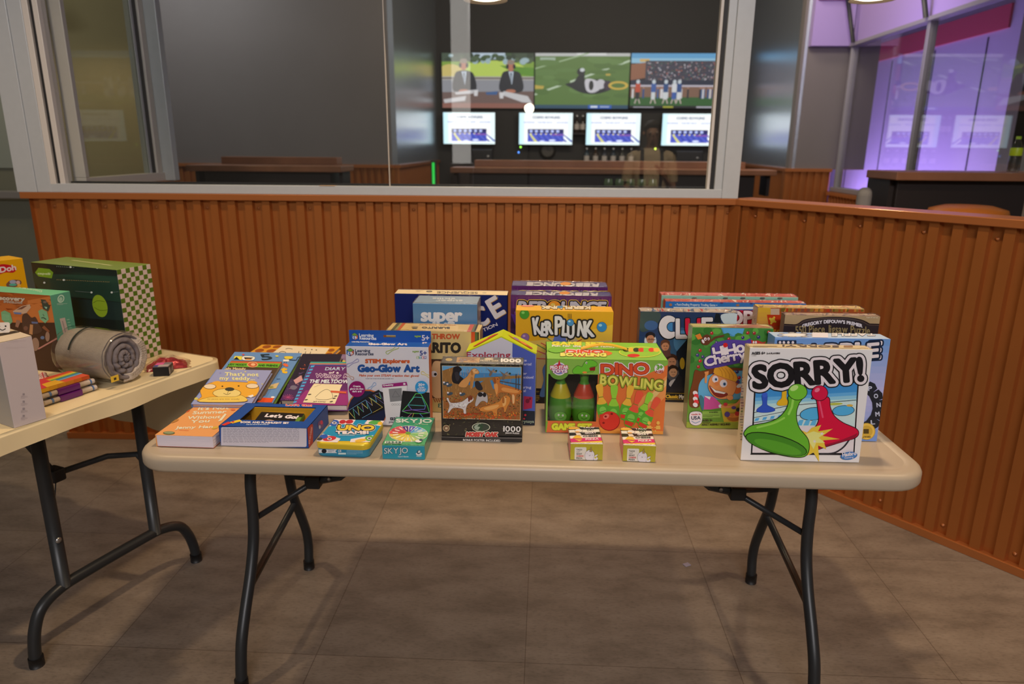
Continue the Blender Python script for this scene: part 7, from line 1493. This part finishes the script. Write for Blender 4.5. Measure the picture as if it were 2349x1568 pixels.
# ================================================================ BEHIND THE CAMERA: what the big pane mirrors
t = thing('light_column', 'tall white light column mirrored as a pale streak in the glass, left of the televisions', 'lamp', (-.73, -1.75, 0))
MB().bevbox(-.13, -.10, 0, .13, .10, 1.25, .01).build('column_base', plain('white_column_base', (.7, .68, .66), .5), t)
MB().lathe([(0, 1.25), (.105, 1.25), (.105, 3.2), (0, 3.2)], n=28).build('glow_tube', emit_mat('column_glow', (1, .94, .88), 2.6), t)
t = thing('globe_lamp', 'small round lamp mirrored as a bright spot above the second monitor', 'lamp', (.15, -7.0, 0))
MB().lathe([(0, 0), (.16, 0), (.16, .02), (.02, .04), (.02, 2.02), (.05, 2.03)], n=20).build('lamp_stand', M_LEG, t)
MB().lathe([(.05, 2.03)]+[(.085*math.sin(PI*k/10), 2.11-.085*math.cos(PI*k/10)) for k in range(2, 10)]+[(0, 2.195)], n=20).build('globe', emit_mat('globe_glow', (1, .9, .7), 45), t)

def skin_mesh(name, nodes_, edges, mat, parent, sub=2):
    me = bpy.data.meshes.new(name); me.from_pydata([n[:3] for n in nodes_], edges, [])
    o = bpy.data.objects.new(name, me); COL.objects.link(o); sk = o.modifiers.new('s', 'SKIN'); sk.use_smooth_shade = True
    for v, n in zip(me.skin_vertices[0].data, nodes_): v.radius = (n[3], n[4] if len(n) > 4 else n[3])
    me.skin_vertices[0].data[0].use_root = True
    sb = o.modifiers.new('d', 'SUBSURF'); sb.levels = sub; sb.render_levels = sub
    bpy.context.view_layer.update(); m2 = bpy.data.meshes.new_from_object(o.evaluated_get(bpy.context.evaluated_depsgraph_get()))
    bpy.data.objects.remove(o); m2.materials.clear(); m2.materials.append(mat); m2.polygons.foreach_set('use_smooth', [True]*len(m2.polygons))
    r = bpy.data.objects.new(name, m2); COL.objects.link(r); r.parent = parent; return r
M_SKIN = plain('skin', (.36, .20, .13), .55, 0, .4); M_SHIRT = plain('pale_shirt_cloth', (.62, .52, .36), .85, 0, .2); M_TROU = plain('dark_trousers', (.03, .03, .035), .9, 0, .2); M_HAIR = plain('dark_hair', (.015, .011, .009), .6)
# the figure faces +y (towards the glass)
pr = thing('person', 'person in a pale shirt with two dark straps, reflected in the big glass pane', 'person', (1.20, -.55, 0), (0, 0, math.radians(4)))
N = [(0, 0, .92, .145, .105), (0, -.005, 1.08, .135, .10), (0, -.01, 1.24, .158, .100), (0, -.015, 1.35, .108, .078), (0, -.005, 1.435, .055, .055), (0, .012, 1.50, .060, .068), (0, .02, 1.565, .074, .090), (0, .012, 1.63, .055, .07)]
E = [(i, i+1) for i in range(7)]
def chain(pts, root):
    k = root
    for p in pts: N.append(p); E.append((k, len(N)-1)); k = len(N)-1
    return k
chain([(-.095, 0, .86, .088), (-.105, .01, .50, .060), (-.11, -.015, .28, .054), (-.11, -.02, .08, .038)], 0)
chain([(.095, 0, .86, .088), (.105, .02, .50, .060), (.11, 0, .28, .054), (.11, -.01, .08, .038)], 0)
hr = chain([(.168, -.015, 1.325, .050), (.225, -.03, 1.10, .040), (.215, .10, 1.02, .033), (.115, .222, 1.155, .026, .022), (.092, .242, 1.19, .034, .02), (.070, .256, 1.225, .034, .017)], 3)
hl = chain([(-.168, -.015, 1.325, .050), (-.225, -.02, 1.08, .040), (-.235, .05, .86, .031), (-.236, .078, .805, .026, .022), (-.236, .083, .76, .034, .020), (-.236, .086, .715, .034, .017)], 3)
skin_mesh('body', N, E, M_SKIN, pr)
def hand(palm, dirs, side):
    for j, (L, off) in enumerate(((.075, -.027), (.082, -.009), (.078, .009), (.062, .026))):
        b, d, c = Vector(palm), Vector(dirs[0]), Vector(dirs[1]); w_ = Vector(side)
        p0 = b+w_*off+d*.03; p1 = p0+d*L*.42; p2 = p1+(d*.75+c*.5)*L*.32; p3 = p2+(d*.35+c*.9)*L*.26
        skin_mesh('finger', [(*p0, .0092), (*p1, .0088), (*p2, .0082), (*p3, .007)], [(0, 1), (1, 2), (2, 3)], M_SKIN, pr, 1)
    b, d, c, w_ = Vector(palm), Vector(dirs[0]), Vector(dirs[1]), Vector(side)
    p0 = b-w_*.022-d*.012; p1 = p0-w_*.022+d*.020+c*.008; p2 = p1-w_*.006+d*.026+c*.012
    skin_mesh('thumb', [(*p0, .0115), (*p1, .0100), (*p2, .0080)], [(0, 1), (1, 2)], M_SKIN, pr, 1)
hand((.082, .25, 1.205), ((-.55, .35, .75), (-.5, -.8, .1)), (.4, .6, .0))
hand((-.236, .084, .735), ((0, .12, -1), (.75, .3, -.1)), (0, 1, .1))
def oval(z, rx, ry, cy=0, n=32): return [(rx*math.cos(2*PI*k/n)*(1+.012*math.sin(5*2*PI*k/n+z*30)), cy+ry*math.sin(2*PI*k/n), z) for k in range(n)]
mb = MB().loops([oval(.845, .176, .136), oval(.93, .176, .132), oval(1.05, .160, .122, -.004), oval(1.18, .176, .124, -.008), oval(1.29, .188, .122, -.012), oval(1.35, .182, .112, -.014), oval(1.392, .140, .094, -.012), oval(1.415, .085, .075, -.008), oval(1.43, .066, .064, -.004)])
for sx in (-1, 1): mb.tube(smooth_path([(sx*.135, -.014, 1.345), (sx*.178, -.016, 1.335), (sx*.200, -.022, 1.26), (sx*.216, -.025, 1.18), (sx*.226, -.022, 1.11)], 4), .06, 18, cap=False, rs=[.066-.0008*k for k in range(17)])
mb.build('shirt', M_SHIRT, pr)
mb = MB().loops([oval(1.0, .158, .118), oval(.93, .170, .126), oval(.86, .174, .128), oval(.80, .150, .105), oval(.77, .06, .06)])
for sx in (-1, 1): mb.tube(smooth_path([(sx*.088, 0, .88), (sx*.097, .002, .74), (sx*.105, .012, .50), (sx*.110, -.006, .28), (sx*.112, -.012, .10)], 4), .08, 20, rs=[.096, .096, .095, .094, .092, .088, .085, .081, .077, .074, .072, .070, .068, .066, .064, .063, .062])
mb.build('trousers', M_TROU, pr)
mb = MB(); vs = []; fs = []
for i in range(17):
    for j in range(32):
        ph, th = PI*i/16, 2*PI*j/32; x_, y_, z_ = math.sin(ph)*math.cos(th), math.sin(ph)*math.sin(th), math.cos(ph)
        w_ = 1+.025*math.sin(th*9+ph*5); vs.append((x_*.088*w_, .008+y_*.108*w_, 1.592+z_*.100*w_))
for i in range(16):
    for j in range(32):
        th, z_ = 2*PI*(j+.5)/32, math.cos(PI*(i+.5)/16); yy = math.sin(PI*(i+.5)/16)*math.sin(th)
        if z_ > .30+.42*max(0, yy) or (yy < -.12 and z_ > -.62): fs.append((i*32+j, (i+1)*32+j, (i+1)*32+(j+1) % 32, i*32+(j+1) % 32))
mb.add(vs, fs, smooth=True); mb.build('hair', M_HAIR, pr)
for sx in (-1, 1):
    P = smooth_path([(sx*.085, .122, .95), (sx*.088, .116, 1.08), (sx*.095, .112, 1.24), (sx*.094, .094, 1.34), (sx*.092, .055, 1.405), (sx*.090, -.02, 1.425), (sx*.09, -.085, 1.395), (sx*.09, -.125, 1.30)], 5); mb = MB()
    for a, b_ in zip(P, P[1:]): mb.add([a+Vector((-.017, 0, 0)), b_+Vector((-.017, 0, 0)), b_+Vector((.017, 0, 0)), a+Vector((.017, 0, 0)), a+Vector((-.017, -.006, -.006)), b_+Vector((-.017, -.006, -.006)), b_+Vector((.017, -.006, -.006)), a+Vector((.017, -.006, -.006))], [(0, 1, 2, 3), (7, 6, 5, 4), (0, 4, 5, 1), (3, 2, 6, 7)])
    mb.build('shoulder_strap', plain('black_webbing', (.012, .012, .014), .7), pr)
    MB().lathe([(0, -.010), (.009, -.005), (.0105, 0), (.009, .005), (0, .010)], (sx*.031, .103, 1.575), 12).build('eye', plain('eye_white', (.7, .68, .65), .25), pr)
    MB().lathe([(0, .0002), (.0048, 0)], n=12, M=Matrix.Translation((sx*.031, .1145, 1.575)) @ Matrix.Rotation(-PI/2, 4, 'X')).build('iris', plain('brown_iris', (.03, .015, .008), .3), pr)
    skin_mesh('ear', [(sx*.080, .012, 1.585, .011, .020), (sx*.088, .004, 1.567, .009, .018), (sx*.081, .012, 1.548, .008, .010)], [(0, 1), (1, 2)], M_SKIN, pr, 1)
    skin_mesh('brow', [(sx*.016, .111, 1.593, .004), (sx*.033, .110, 1.597, .0045), (sx*.048, .100, 1.592, .003)], [(0, 1), (1, 2)], M_HAIR, pr, 1)
skin_mesh('nose', [(0, .108, 1.582, .009), (0, .124, 1.553, .012), (0, .116, 1.545, .010)], [(0, 1), (1, 2)], M_SKIN, pr, 1)
skin_mesh('mouth', [(-.022, .098, 1.517, .004), (0, .107, 1.516, .007), (.022, .098, 1.517, .004)], [(0, 1), (1, 2)], plain('lip', (.30, .11, .09), .5), pr, 1)
for sx in (-1, 1):
    skin_mesh('shoe', [(sx*.112, -.045, .045, .045, .042), (sx*.114, .05, .045, .046, .044), (sx*.119, .16, .034, .042, .030)], [(0, 1), (1, 2)], plain('black_shoe', (.012, .012, .012), .5), pr, 2)
